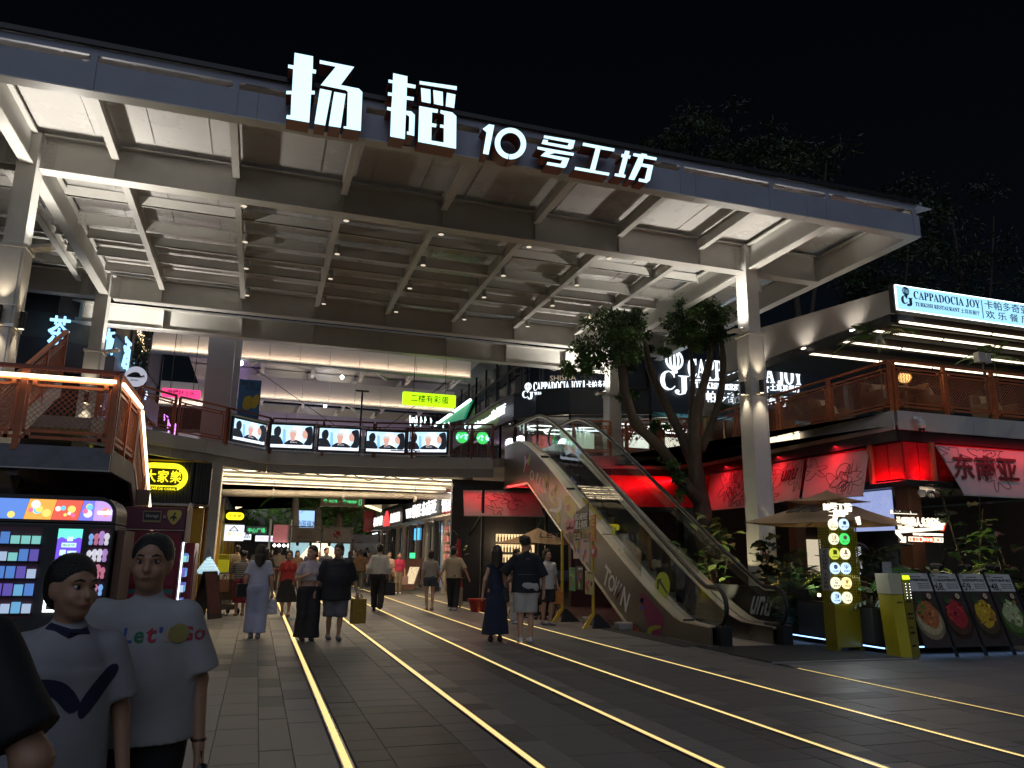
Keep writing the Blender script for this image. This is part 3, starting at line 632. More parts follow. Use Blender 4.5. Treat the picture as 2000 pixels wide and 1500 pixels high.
# clear wedge guards between the handrail and the deck
for X, pts in ((XL+.08, [(1206, 1078), (1222, 1048), (1252, 1074), (1252, 1131)]), (XR-.1, [(1314, 1078), (1348, 1046), (1366, 1070), (1364, 1128)])):
    eb('wedge_guard', glassmat('guard_acrylic', (.8, .8, .78), .1, .5), MB().prism(onp(pts, X), (X, 0, 0), (0, 1, 0), (0, 0, 1), (-.01, 0, 0)))
m_ = thing('floor_mat', 'black ribbed mat at the foot of the escalator', 'mat', (8.6, 11.4, 0))
MB().hexa([(-1.15, -1.15, 0), (1.35, -1.15, 0), (1.55, .9, 0), (-1.3, .9, 0)], [(-1.15, -1.15, .014), (1.35, -1.15, .014), (1.55, .9, .014), (-1.3, .9, .014)]).build('mat_sheet', mat('mat_rubber', (.02, .02, .021), .8, var=.3, scale=20, bump=.5, bscale=160), m_)
MB().box(-1.2, 1.4, -1.2, -1.15, 0, .02).box(-1.35, -1.3, -.2, .9, 0, .02).build('mat_edge', mat('mat_edge_pale', (.25, .24, .23), .5), m_)
MB().box(-1.42, -.92, 1.0, 4.6, 0, .012).build('side_mat', mat('mat_rubber2', (.035, .033, .03), .8, var=.3, scale=20), m_)
# reflected glow: a spot rack of light on the landing comes from the canopy lamps only
X3 = Vector((1, 0, 0)); Y3 = Vector((0, 1, 0)); Z3 = Vector((0, 0, 1))
def front(s, px, py, qx, qy, Y, m, parent=None, depth=.03, wt=.0, sh=0, name='lettering', res=2):
    """lettering facing the camera side (-Y), filling the box seen between two pixels (lower left, upper right) on plane Y"""
    a = YP(px, py, Y); b = YP(qx, qy, Y); o = text(s, Vector((a.x, Y-depth, a.z)), X3, Z3, b.x-a.x, b.z-a.z, m, None, depth, wt, name, sh, res)
    if parent is not None: o.parent = parent; o.matrix_parent_inverse = Matrix.Translation(parent.location).inverted()
    return o
def rel(o, parent):
    o.parent = parent; o.matrix_parent_inverse = Matrix.Translation(parent.location).inverted(); return o
def wb(name, m, mb, parent, **k): return rel(mb.build(name, m, None, **k), parent)       # mesh in world coordinates under a parent
def wbox(name, m, parent, *a, **k): return wb(name, m, MB().box(*a), parent, **k)

# ================================================================== LEFT: stair with landing
st = thing('staircase', 'steel stair with a mid landing, seen from below at the left edge', 'stairs', (-3, 11.2, 0))
BRN = mat('brown_stair_steel', (.14, .10, .095), .55, var=.2, scale=3); LSLAB = mat('landing_edge_grey', (.15, .15, .18), .5, var=.3, scale=5)
wbox('landing_slab', BRN, st, -6.5, -1.93, 11.28, 13.3, 2.62, 2.77)
wbox('landing_edge', LSLAB, st, -6.5, -1.93, 11.2, 11.27, 2.50, 2.79)
wbox('landing_edge', CONC, st, -1.97, -1.925, 11.275, 13.3, 2.50, 2.79)
wbox('edge_trim', STEEL2, st, -6.5, -1.93, 11.19, 11.3, 2.485, 2.5)
for x in (-4.3, -3.1): wbox('landing_joist', BRN, st, x, x+.12, 11.3, 13.3, 2.4, 2.615)
n = 16
for i in range(n):
    y = 13.3+i*.27; z = 2.77-(i+1)*2.77/n
    wbox('tread', BRN, st, -3.55, -2.0, y, y+.29, z-.04, z+.0); wbox('riser', BRN, st, -3.55, -2.0, y-.01, y+.005, z+.001, z+.17)
for x in (-3.6, -1.99):
    wb('stringer', CONC, MB().prism([(13.3, 2.5), (17.62, -.0), (17.75, .0), (17.75, .12), (13.3, 2.82)], (x, 0, 0), (0, 1, 0), (0, 0, 1), (.045, 0, 0)), st)
for i in range(12):
    y = 13.3+i*.29; z = 2.77+(i+1)*2.0/12
    wbox('tread', CONC, st, -5.3, -4.0, y, y+.3, z-.05, z)
for x in (-5.35, -3.99): wb('stringer', STEEL2, MB().prism([(13.2, 2.55), (16.9, 4.45), (16.9, 4.85), (13.2, 2.95)], (x, 0, 0), (0, 1, 0), (0, 0, 1), (.05, 0, 0)), st)
railing('orange railing with a bright light strip along the front of the stair landing', (-5.2, 11.23), (-1.97, 11.23), 2.77, 1.04, 3, m=RUST, dark=RUSTD, led=True, group='stair landing railings')
railing('orange railing with a light strip on the side of the stair landing', (-1.96, 11.3), (-1.96, 13.1), 2.77, 1.04, 2, led=True, group='stair landing railings')
railing('orange railing sloping down the stair with a bright light strip', (-1.96, 13.2), (-1.96, 17.5), 2.77, 1.0, 3, z0b=.05, led=True, group='stair landing railings')
railing('orange railing sloping up behind the landing', (-3.97, 13.4), (-3.97, 16.8), 2.85, 1.0, 3, z0b=4.75, group='stair landing railings')
railing('orange railing on the far side of the upper stair flight', (-5.3, 13.4), (-5.3, 16.8), 2.85, 1.0, 3, z0b=4.75, group='stair landing railings')
lamp('stair_led_glow', 'AREA', (-3.4, 11.18, 3.66), 9, (1., .75, .45), st, 2.8, (-3.4, 11.3, 2.6), size_y=.05)
lamp('stair_led_glow', 'AREA', (-2.02, 12.2, 3.66), 6, (1., .75, .45), st, .05, (-1.9, 12.2, 2.5), size_y=1.8)
# brown boarded wall under the stair
uw = thing('boarded_wall', 'dark brown boarded wall under the stair behind the vending machine', 'wall', (-3.5, 13.9, 0))
for i in range(9):
    z = .05+i*.27; wb('plank', mat('brown_board', (.10, .07, .062), .5, var=.2, scale=4), MB().hexa([(-6, 13.9, z), (-1.75, 13.9, z), (-1.75, 14.0, z), (-6, 14.0, z)], [(-6, 13.93, z+.255), (-1.75, 13.93, z+.255), (-1.75, 14.0, z+.255), (-6, 14.0, z+.255)]), uw)

# ------------------------------------------------------------------ vending machine (no characters, only plain colour fields)
vy = 10.25
vm = thing('vending_machine', 'black capsule toy vending machine with a lit rainbow header and purple screen', 'vending machine', (-2.8, vy, 0))
def arch(x0, x1, z0, z1, r, n=8): return [(x0, z0), (x1, z0)]+[(x1-r+r*math.sin(t), z1-r+r*math.cos(t)) for t in np.linspace(PI/2, 0, n)]+[(x0, z1)]
wbox('body', BLK, vm, -4.2, -1.62, vy, vy+.85, .06, 1.78, bevel=.015)
wb('header_box', BLK, MB().prism(arch(-4.2, -1.62, 1.79, 2.10, .2), (0, vy, 0), (1, 0, 0), (0, 0, 1), (0, .8, 0)), vm)
HC = [(.12, .25, .7), (1., .42, .08), (.75, .12, .08), (.2, .2, .8), (.55, .35, .85)]
xs = [-3.3, -2.56, -2.28, -2.0, -1.84, -1.66]
for i in range(5):
    x0, x1 = xs[i], xs[i+1]-.004
    pl = [(x0-.02, 1.82), (x1-.02, 1.82), (x1+.02, 2.05), (x0+.02, 2.05)] if i < 4 else arch(x0-.02, x1, 1.82, 2.05, .14)
    wb('header_field', glow('header_%d' % i, HC[i], 1.0), MB().prism(pl, (0, vy-.006, 0), (1, 0, 0), (0, 0, 1), (0, .005, 0)), vm)
    for k in range(6):
        cx = rng.uniform(x0+.03, x1-.05); cz = rng.uniform(1.86, 2.0); r = rng.uniform(.015, .05)
        if i < 4: wb('header_spot', glow('header_spot_%d' % (k % 4), [(1, .8, .2), (.9, .9, 1), (.2, .7, 1), (.9, .2, .4)][k % 4], .9), MB().prism([(cx+r*math.cos(t), cz+r*math.sin(t)) for t in np.linspace(0, 2*PI, 13)[:-1]], (0, vy-.008-.0004*k, 0), (1, 0, 0), (0, 0, 1), (0, .0015, 0)), vm)
wb('logo_badge', glow('badge_orange', (.8, .28, .25), 1), MB().prism([(-1.80, 1.925), (-1.735, 1.86), (-1.67, 1.925), (-1.735, 1.985)], (0, vy-.012, 0), (1, 0, 0), (0, 0, 1), (0, .003, 0)), vm)
rel(text('cosb!', (-1.82, vy-.02, 1.895), X3, Z3, .15, .055, WHITEG, None, .004, .02), vm)
# centre screen
sx0, sx1, sz0, sz1 = -2.2, -1.95, 1.18, 1.72
wbox('screen_panel', glow('screen_violet', (.16, .08, .72), 1.1), vm, sx0, sx1, vy-.008, vy-.001, sz0, sz1)
for (z0, z1, up) in ((1.60, 1.72, 0), (1.18, 1.26, 1)):
    pts = [(sx0+(sx1-sx0)*t, (z0 if not up else z1)+.025*abs(math.sin(t*9))) for t in np.linspace(0, 1, 19)]
    pl = pts+[(sx1, z1), (sx0, z1)] if not up else [(sx0, z0), (sx1, z0)]+pts[::-1]
    wb('screen_cloud', glow('screen_teal', (.15, .85, .62), 1.1), MB().prism(pl, (0, vy-.012, 0), (1, 0, 0), (0, 0, 1), (0, .003, 0)), vm)
for (a, b, c, d) in ((-2.15, -2.0, 1.51, 1.56), (-2.10, -2.04, 1.58, 1.63), (-2.16, -2.10, 1.42, 1.48), (-2.08, -1.99, 1.36, 1.47), (-2.17, -2.11, 1.33, 1.385), (-2.18, -2.12, 1.26, 1.30), (-2.11, -2.06, 1.22, 1.265), (-2.04, -1.98, 1.265, 1.305)):
    wbox('screen_tile', glow('screen_mint', (.55, .95, .85), 1.1), vm, a, b, vy-.015, vy-.009, c, d)
rel(text('URBAN FAB STUDIO', (-2.14, vy-.018, 1.522), X3, Z3, .13, .025, S_K, None, .002, .01), vm)
rel(text('玩 父 母', (-2.12, vy-.019, 1.405), X3, Z3, .10, .03, S_K, None, .002), vm)
for (a, b, c, d) in ((-2.25, -1.93, 1.08, 1.105), (-2.25, -1.93, .79, .815), (-2.25, -2.225, .82, 1.075), (-1.955, -1.93, .82, 1.075)):
    wbox('hatch_light', glow('hatch_white', (.9, 1, .95), 3), vm, a, b, vy-.02, vy-.001, c, d)
# windows with stock behind glass
def vwin(x0, x1, name):
    wbox('window_back', mat('stock_back', (.10, .03, .05), .5), vm, x0, x1, vy-.004, vy-.001, .72, 1.73)
    for k in range(5):
        z = .78+k*.19
        wbox('stock_shelf', BLK, vm, x0, x1, vy-.05, vy-.006, z-.012, z)
vwin(-3.1, -2.36, 'left'); vwin(-1.88, -1.66, 'right')
bx = [MB().box(-.04, .04, -.02, .02, 0, h).mesh('toy_box', glow('toy_box_%d' % i, c, .55)) for i, (h, c) in enumerate(((.13, (.12, .3, .8)), (.12, (.2, .55, .9)), (.10, (.55, .7, .95)), (.13, (.16, .12, .55)), (.09, (.3, .8, .75))))]
for k in range(5):
    for j in range(7): inst(bx[rng.randrange(5)], 'toy_box', Matrix.Translation((-3.04+j*.105+2.8, -.035, .781+k*.19)), vm)
fg = MB().lathe((0, 0, 0), [(.012, 0), (.018, .02), (.012, .045), (.02, .06), (.022, .08), (.012, .1), (.002, .105)], 8)
fgm = [fg.mesh('toy_figure', glow('toy_fig_%d' % i, c, .6), True) for i, c in enumerate(((.25, .5, .95), (.8, .8, .9), (.5, .3, .7), (.6, .2, .3)))]
for k in range(5):
    for j in range(4): inst(fgm[rng.randrange(4)], 'toy_figure', Matrix.Translation((-1.85+j*.055+2.8, -.03, .781+k*.19)) @ Matrix.Scale(1.2+.4*rng.random(), 4), vm)
wbox('window_back', mat('maroon_panel', (.2, .02, .06), .4), vm, -1.88, -1.66, vy-.006, vy-.001, .45, .70)
wbox('side_panel', mat('wood_brown_panel', (.12, .05, .03), .5, var=.3, scale=8), vm, -1.60, -1.52, vy+.1, vy+.9, .02, 1.72)
lamp('header_glow', 'AREA', (-2.4, vy-.05, 1.93), 3.5, (.8, .7, 1), vm, 1.4, (-2.4, vy-3, 1.5), size_y=.2)

# ------------------------------------------------------------------ red toy car machine
ry = 12.6
rm = thing('red_toy_machine', 'dark red toy car vending machine with a shield emblem on its header', 'vending machine', (-1.45, ry, 0))
MAROON = mat('maroon_metal', (.20, .012, .03), .4, var=.15); MAR2 = mat('dark_maroon', (.11, .018, .04), .45, var=.15)
wbox('body', MAROON, rm, -1.86, -1.07, ry, ry+.8, .03, 1.78, bevel=.01)
wbox('header', MAR2, rm, -1.87, -1.05, ry-.02, ry+.8, 1.80, 2.12, bevel=.008)
wbox('header_line', mat('pale_trim', (.4, .3, .3), .4), rm, -1.865, -1.055, ry-.021, ry-.002, 1.782, 1.797)
wb('emblem_shield', mat('emblem_yellow', (.5, .42, .08), .4), MB().prism(curve_poly([(-1.30, 2.07), (-1.21, 2.085), (-1.12, 2.07), (-1.125, 1.97), (-1.21, 1.87), (-1.295, 1.97)], 4), (0, ry-.022, 0), (1, 0, 0), (0, 0, 1), (0, -.006, 0)), rm)
wb('emblem_horse', BLK, MB().prism(curve_poly([(-1.25, 1.99), (-1.225, 2.0), (-1.215, 2.04), (-1.195, 2.05), (-1.19, 2.03), (-1.205, 2.0), (-1.18, 1.985), (-1.17, 1.95), (-1.19, 1.965), (-1.205, 1.94), (-1.2, 1.91), (-1.22, 1.93), (-1.225, 1.96), (-1.25, 1.97), (-1.255, 1.94), (-1.265, 1.97)], 3), (0, ry-.029, 0), (1, 0, 0), (0, 0, 1), (0, -.002, 0)), rm)
GREYT = mat('silver_letter', (.45, .45, .48), .4)
for (x0, x1, z0, z1) in ((-1.62, -1.40, 1.91, 2.05), (-1.55, -1.38, 1.62, 1.73)):
    wbox('name_plate', mat('plate_gold', (.3, .24, .12), .4), rm, x0-.012, x1+.012, ry-.030, ry-.021, z0-.012, z1+.012); wbox('name_plate', BLK, rm, x0, x1, ry-.034, ry-.031, z0+.02, z1)
    rel(text('bburago', (x0+.03, ry-.038, z0+.045), X3, Z3, x1-x0-.05, .06, GREYT, None, .003, .01), rm)
rel(text('×', (-1.36, ry-.028, 1.96), X3, Z3, .04, .045, GREYT, None, .003), rm)
for z in (.72, 1.0): wbox('car_panel', mat('panel_teal_%d' % int(z*10), (.05, .2, .2) if z < .9 else (.25, .03, .05), .4), rm, -1.8, -1.12, ry-.004, ry-.001, z, z+.22)
wb('car_print', mat('print_red', (.4, .03, .04), .4), MB().prism(curve_poly([(-1.75, .86), (-1.6, .9), (-1.5, .97), (-1.35, .97), (-1.25, .9), (-1.16, .87), (-1.17, .82), (-1.75, .82)], 4), (0, ry-.005, 0), (1, 0, 0), (0, 0, 1), (0, -.003, 0)), rm)
wbox('side_window', mat('side_display', (.3, .33, .36), .25), rm, -1.068, -1.062, ry+.08, ry+.72, .35, 1.62)
wbox('side_light', WHITEG, rm, -1.06, -1.045, ry+.12, ry+.15, .4, 1.62)
for k in range(5):
    for j in range(4): inst(bx[(k+j) % 5], 'toy_box', Matrix.Translation((-1.04+1.45, .25+j*.12, .45+k*.22)), rm)
wb('torn_crest', mat('pale_card', (.55, .42, .32), .7, var=.2), MB().prism([(.0, 1.62), (.75, 1.62), (.75, 2.1), (.68, 2.18), (.6, 2.08), (.5, 2.2), (.42, 2.1), (.3, 2.22), (.2, 2.1), (.1, 2.16), (.0, 2.08)], (-1.04, ry, 0), (0, 1, 0), (0, 0, 1), (.02, 0, 0)), rm)
r2 = thing('red_side_cabinet', 'bright red cabinet with an arched door beside the red toy machine', 'cabinet', (-1.1, 13.9, 0))
wb('body', mat('bright_red_metal', (.42, .03, .05), .4, var=.1), MB().prism([(13.6, .03), (14.5, .03), (14.65, .7), (14.5, 1.62), (13.6, 1.62)], (-1.5, 0, 0), (0, 1, 0), (0, 0, 1), (.55, 0, 0)), r2)
wb('arched_door', mat('dark_red_door', (.2, .015, .03), .4), MB().prism([(13.7, .3)]+[(14.05+.35*math.cos(t), 1.2+.3*math.sin(t)) for t in np.linspace(PI, 0, 10)]+[(14.4, .3)], (-.95, 0, 0), (0, 1, 0), (0, 0, 1), (.012, 0, 0)), r2)

# ------------------------------------------------------------------ ice cream cone figure, A-boards, yellow post
ic = thing('ice_cream_figure', 'giant lit soft ice cream cone on a black base by the yellow wall', 'advertising figure', (-1.24, 23.5, 0))
MB().box(-.17, .17, -.14, .14, 0, .14).build('base', BLK, ic, bevel=.01)
MB().lathe((0, 0, .14), [(.10, 0), (.13, .2), (.2, .6), (.235, .74), (.22, .76)], 20).build('wafer_cone', mat('wafer_brown', (.40, .17, .05), .6, var=.2, scale=30, bump=.4, bscale=40), ic, smooth=True)
mb = MB(); P_ = []
for i in range(90):
    t = i/89; r = .2*(1-t)**.8+.015; a = t*5*2*PI; P_.append((r*math.cos(a), r*math.sin(a), .93+.40*t))
mb.tube(P_, [.085*(1-.75*i/89)+.01 for i in range(90)], 8); mb.lathe((0, 0, .88), [(.2, 0), (.24, .05), (.18, .2), (.07, .36), (.02, .42)], 16)
mb.build('ice_cream_swirl', mat('cream_lit', (.7, .85, .9), .4, var=.05, emit=(.55, .85, 1), es=.55), ic, smooth=True)
MB().prism([(-.1, 1.32), (.13, 1.32), (0, 1.62)], (-.05, .02, 0), (1, 0, 0), (0, 0, 1), (0, .02, 0)).build('wafer_piece', mat('grey_card', (.2, .2, .24), .6), ic)
def aboard(label, x, y, w, h, rz, m, face):
    t = thing('pavement_board', label, 'A-board', (x, y, 0), rz)
    MB().hexa([(-w/2, -.25, 0), (w/2, -.25, 0), (w/2, -.22, 0), (-w/2, -.22, 0)], [(-w/2, -.02, h), (w/2, -.02, h), (w/2, .0, h), (-w/2, .0, h)]).build('front_board', m, t)
    MB().hexa([(-w/2, .22, 0), (w/2, .22, 0), (w/2, .25, 0), (-w/2, .25, 0)], [(-w/2, .002, h), (w/2, .002, h), (w/2, .022, h), (-w/2, .022, h)]).build('rear_board', m, t)
    k = MB(); q = lambda s, v: Vector((s*w*.42, -.252+.23*v, v*h)); k.quad(q(-1, .12), q(1, .12), q(1, .94), q(-1, .94)); k.build('poster', face, t)
aboard('black folding A-board leaning by the ice cream figure', -.98, 19.6, .5, 1.05, R_(58), BLK, mat('dark_poster', (.08, .03, .03), .5, var=.5, scale=6))
aboard('small white and black A-board behind the ice cream figure', -.9, 25.2, .45, .9, R_(50), BLK, mat('pale_poster', (.4, .4, .38), .5, var=.5, scale=8))
yp = thing('yellow_post', 'fluorescent yellow box post beside the passage wall', 'post', (-1.0, 27.5, 0))
MB().box(-.17, .17, -.1, .1, 0, 1.25).build('post_body', mat('fluo_yellow', (.62, .62, .02), .45, var=.05, emit=(.7, .7, .02), es=.15), yp, bevel=.01)
MB().box(-.17, .17, -.1, .1, 1.26, 1.42).build('post_head', mat('fluo_yellow2', (.5, .5, .02), .45, var=.05), yp, bevel=.01)

# ================================================================== cafe with yellow oval sign, passage wall on the left
cf = thing('corner_cafe', 'cafe front with black ribbed cladding above a mustard yellow wall', 'shop front', (-2.6, 24.6, 0))
MUST = mat('mustard_wall', (.50, .27, .01), .5, var=.12, scale=1)
arc_ = [(-1.95+.42*math.sin(t), 25.02-.42*math.cos(t)) for t in np.linspace(0, PI/2, 9)]
pts = [(-6, 24.6)]+arc_+[(-1.53, 31)]
wb('clad_band', BLK, MB().prism([(-6, 25.5)]+[(x, y) for x, y in pts]+[(-2.6, 31)], (0, 0, 2.86), (1, 0, 0), (0, 1, 0), (0, 0, 1.24)), cf)
for k in range(46):
    if k < 36: x, y, nx, ny = -5.1+k*.09, 24.6, 0, -1
    else:
        t = (k-36)/9*PI/2; x, y, nx, ny = -1.95+.42*math.sin(t), 25.02-.42*math.cos(t), math.sin(t), -math.cos(t)
    wb('rib', DARK, MB().bar((x+nx*.018, y+ny*.018, 2.88), (x+nx*.018, y+ny*.018, 4.08), .035), cf)
wb('band_rim', mat('bronze_trim', (.22, .15, .05), .35, .6), MB().tube([(x+.0, y-.03 if i < 10 else y, 4.1) for i, (x, y) in enumerate(pts)], .04, 6), cf)
wb('canopy_lip', INOXD, MB().prism([(-6, 25.0), (-6, 24.45)]+[(-1.95+.55*math.sin(t), 25.02-.56*math.cos(t)) for t in np.linspace(0, PI/2, 9)]+[(-1.4, 26)], (0, 0, 2.78), (1, 0, 0), (0, 1, 0), (0, 0, .07)), cf)
wbox('yellow_wall', MUST, cf, -6, -1.6, 25.0, 25.3, 0, 2.77); wbox('grey_pillar', CONC, cf, -1.46, -1.2, 24.75, 25.2, 0, 4.11)
wbox('lip_light', WARMG, cf, -1.72, -1.62, 24.7, 24.76, 2.765, 2.779)
CAFEY = glow('cafe_yellow', (1.0, .86, .02), 1.35)
cs = thing('oval_cafe_sign', 'glowing yellow oval cafe sign with three characters on black ribs', 'sign', (-2.65, 24.48, 3.5))
def oval(cx, cz, w, h, n=14): 
    r = h/2; a = w/2-r
    return [(cx+a+r*math.cos(t), cz+r*math.sin(t)) for t in np.linspace(-PI/2, PI/2, n)]+[(cx-a+r*math.cos(t), cz+r*math.sin(t)) for t in np.linspace(PI/2, 3*PI/2, n)]
def ring(outer, inner): return outer+[outer[0]]+[inner[0]]+inner[::-1]
cx, cz = -2.78, 3.60
for (w0, h0, w1, h1) in ((1.36, .80, 1.25, .69), (1.235, .675, 1.08, .50)):
    o_, i_ = oval(cx, cz, w0, h0), oval(cx, cz, w1, h1); nn = len(o_)
    mb = MB(); mb.v = [(x, 24.44, z) for x, z in o_+i_]+[(x, 24.50, z) for x, z in o_+i_]
    for i in range(nn):
        j = (i+1) % nn; mb.f += [(i, j, nn+j, nn+i), (i, i+2*nn, j+2*nn, j), (nn+i, nn+j, nn+j+2*nn, nn+i+2*nn)]
    wb('oval_tube', CAFEY, mb, cs)
wb('oval_base', mat('sign_mask_black', (.02, .015, .005), .5), MB().prism(oval(cx, cz, 1.08, .50), (0, 24.50, 0), (1, 0, 0), (0, 0, 1), (0, .03, 0)), cs)
for k, ch in enumerate('大家樂'): rel(text(ch, (-3.25+k*.34, 24.43, 3.43), X3, Z3, .30, .36, CAFEY, None, .02, .012), cs)
wb('name_plate', BLK, MB().box(-3.12, -2.36, 24.425, 24.435, 3.19, 3.31), cs)
rel(text('CAFÉ DE CORAL', (-3.10, 24.41, 3.215), X3, Z3, .72, .085, CAFEY, None, .012, .015), cs)
lamp('oval_sign_glow', 'AREA', (-2.7, 24.3, 3.55), 10, (1., .85, .1), cs, 1.2, (-2.7, 20, 3.0), size_y=.5)

pw = thing('passage_wall', 'yellow and glass shop wall along the left of the covered passage', 'shop front', (-1.5, 26, 0))
for k in range(9):
    y = 26.2+k*3.4
    wbox('wall_panel', MUST if k % 2 == 0 else mat('olive_trim', (.30, .24, .03), .5), pw, -1.6, -1.42, y, y+.9, 0, 3.6)
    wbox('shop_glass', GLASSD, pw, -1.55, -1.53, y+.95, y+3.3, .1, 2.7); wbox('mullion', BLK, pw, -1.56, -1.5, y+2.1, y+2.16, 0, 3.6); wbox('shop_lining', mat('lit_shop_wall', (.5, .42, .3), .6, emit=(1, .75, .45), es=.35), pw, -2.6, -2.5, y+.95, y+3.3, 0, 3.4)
    wbox('head_panel', DARK, pw, -1.6, -1.45, y+.95, y+3.3, 2.72, 3.9)

def boxsign(name, label, x0, x1, y, z0, z1, m, txt, tm, group=None, th=.12, cols=None):
    t = thing(name, label, 'sign', ((x0+x1)/2, y, z0), group=group)
    wbox('sign_box', m, t, x0, x1, y, y+th, z0, z1, bevel=.01)
    for (s, fx0, fx1, fz0, fz1, mm) in txt:
        w_, h_ = x1-x0, z1-z0; rel(text(s, (x0+fx0*w_, y-.012, z0+fz0*h_), X3, Z3, (fx1-fx0)*w_, (fz1-fz0)*h_, mm or tm, None, .008, .006), t)
    return t
t = boxsign('hanging_oval_sign', 'small black square sign with a yellow oval hanging on the left passage wall', -1.42, -.62, 36, 2.7, 3.3, BLK, [], None)
wb('oval_light', CAFEY, MB().prism(oval(-1.02, 3.03, .74, .32), (0, 35.985, 0), (1, 0, 0), (0, 0, 1), (0, .01, 0)), t)
rel(text('大家樂', (-1.28, 35.965, 2.98), X3, Z3, .52, .13, BLK, None, .006, .006), t)
boxsign('coconut_chicken_sign', 'white and yellow shop sign hanging below the small oval sign', -1.4, -.6, 36.2, 1.98, 2.66, glow('sign_white_soft', (.85, .9, 1), 1.1), [('椰子鸡', .15, .85, .3, .55, glow('text_gold', (.8, .55, .05), .7)), ('△', .2, .75, .6, .95, BLK)], BLK)
for k, (x, y, wd, z, lab, tx, mm) in enumerate(((YP(497, 1070, 52).x, 52, 1.5, 2.2, 'bright white shop sign with a pink logo at the far end of the passage', 'DQ · Dairy', glow('sign_white_far', (.8, .85, 1), 1.1)), (YP(458, 1068, 50).x, 50, .9, 2.25, 'white square shop sign left of the far pink logo', '甜品', glow('sign_white_far', (.8, .85, 1), 1.1)), (YP(478, 1055, 44).x, 44, 1.1, 2.45, 'blue grey overhead direction sign deep in the passage', '中心广场', mat('sign_bluegrey', (.3, .4, .5), .5)))):
    boxsign('far_shop_sign', lab, x, x+wd, y, z, z+(.42 if k else .36), mm, [(tx, .1, .9, .2, .8, glow('text_pink', (.9, .15, .4), 1) if k == 0 else (glow('text_green', (.1, .9, .3), 1) if k == 2 else BLK))], BLK)
ds = boxsign('direction_sign', 'beige hanging sign with green arrows over the passage', 2.35, 4.15, 33, 3.42, 3.82, mat('sign_beige', (.42, .36, .31), .5), [('↑', .06, .15, .3, .75, None), ('中心广场', .19, .37, .38, .68, None), ('↑', .5, .58, .3, .75, None), ('中庭大街2F', .6, .82, .38, .68, None), ('▯', .87, .93, .2, .8, None)], glow('text_green', (.1, .9, .3), 1))
for x in (2.8, 3.7): rel(MB().bar((x, 33.05, 3.83), (x, 33.05, 4.4), .03).build('hanger_rod', BLK), ds)

# ================================================================== tea house, upper left
th = thing('tea_house', 'dark blue two storey tea house with lit characters behind the left columns', 'building', (-6, 24, 0))
TP = [(-12, 23.9), (-6.0, 24.0), (-5.1, 24.6), (-4.75, 25.6), (-4.6, 27.6), (-4.4, 34)]
for (a, b), k in zip(zip(TP[:-1], TP[1:]), range(5)):
    d = Vector((b[0]-a[0], b[1]-a[1], 0)); n = Vector((d.y, -d.x, 0)).normalized()
    def sl(z0, z1, off, m, nm): 
        A = Vector((*a, 0))+n*off; B = Vector((*b, 0))+n*off
        wb(nm, m, MB().hexa([(*A.xy, z0), (*B.xy, z0), (*(B-n*.1).xy, z0), (*(A-n*.1).xy, z0)], [(*A.xy, z1), (*B.xy, z1), (*(B-n*.1).xy, z1), (*(A-n*.1).xy, z1)]), th)
    sl(4.8, 6.45, -.05, DARK, 'shop_wall'); sl(6.46, 7.3, .1, NAVY, 'sign_band'); sl(7.31, 8.1, -.05, mat('mesh_screen', (.06, .075, .08), .5, var=.3, scale=12), 'mesh_screen'); sl(8.1, 9.6, .0, DARK, 'upper_wall'); sl(6.40, 6.46, .16, BLK, 'band_trim')
for (x, y) in TP[1:]: wb('mullion', BLK, MB().bar((x, y-.02, 7.3), (x, y-.02, 9.4), .12), th)
for x in (-7.2, -8.2): wb('mullion', BLK, MB().bar((x, 23.9, 4.8), (x, 23.9, 8.2), .1), th)
TB = glow('tea_letter_blue', (.32, .66, 1.0), 1.5)
sgn = thing('tea_house_letters', 'pale blue lit characters on the dark band of the tea house', 'sign', (-5.6, 23.8, 7))
a = YP(90, 672, 23.75); b = YP(141, 620, 23.75); rel(text('茶', (a.x, 23.75, a.z), X3, Z3, b.x-a.x, b.z-a.z, TB, None, .06, .008), sgn)
for ch, (p, q), pa, pb in (('饭', ((203, 688), (218, 645)), TP[2], TP[3]), ('酒', ((236, 716), (255, 668)), TP[3], TP[4]), ('吧', ((259, 722), (267, 704)), TP[4], TP[5])):
    A2 = Vector((*pa, 0)); B2 = Vector((*pb, 0)); n = Vector((B2.y-A2.y, A2.x-B2.x, 0)).normalized()*.14
    u = LP(*p, (A2+n).xy, (B2+n).xy); v = LP(*q, (A2+n).xy, (B2+n).xy); d = (B2-A2).normalized()
    rel(text(ch, u, d, Z3, max(.4, (v-u).dot(d)), abs(v.z-u.z), TB, None, .05, .008), sgn)
for x, y, z in ((-6.9, 23.85, 5.35),): 
    t = thing('round_wall_plate', 'small round white plate on the tea house wall', 'plate', (x, y, z)); MB().tube([(0, 0, 0), (0, -.04, 0)], .1, 14).build('plate_disc', STEEL, t)
t = thing('round_cafe_sign', 'round white hanging sign with a dome drawing beside the tea house', 'sign', (-3.55, 22.2, 5.7))
c_ = YP(265, 735, 22.0); t.location = c_
MB().tube([(0, 0, 0), (0, .08, 0)], .27, 28).build('sign_disc', glow('disc_grey_white', (.45, .46, .55), .75), t)
MB().prism(curve_poly([(-.2, -.02), (-.14, .06), (-.04, .11), (.06, .10), (.12, .03), (.14, -.02)], 4), (0, -.006, 0), (1, 0, 0), (0, 0, 1), (0, -.003, 0)).build('dome_print', BLK, t)
MB().prism(curve_poly([(.13, -.0), (.17, .04), (.22, .03), (.2, -.0)], 4), (0, -.006, 0), (1, 0, 0), (0, 0, 1), (0, -.003, 0)).build('leaf_print', BLK, t)
MB().bar((-.23, -.008, -.03), (.23, -.008, -.03), .008).build('line_print', BLK, t)
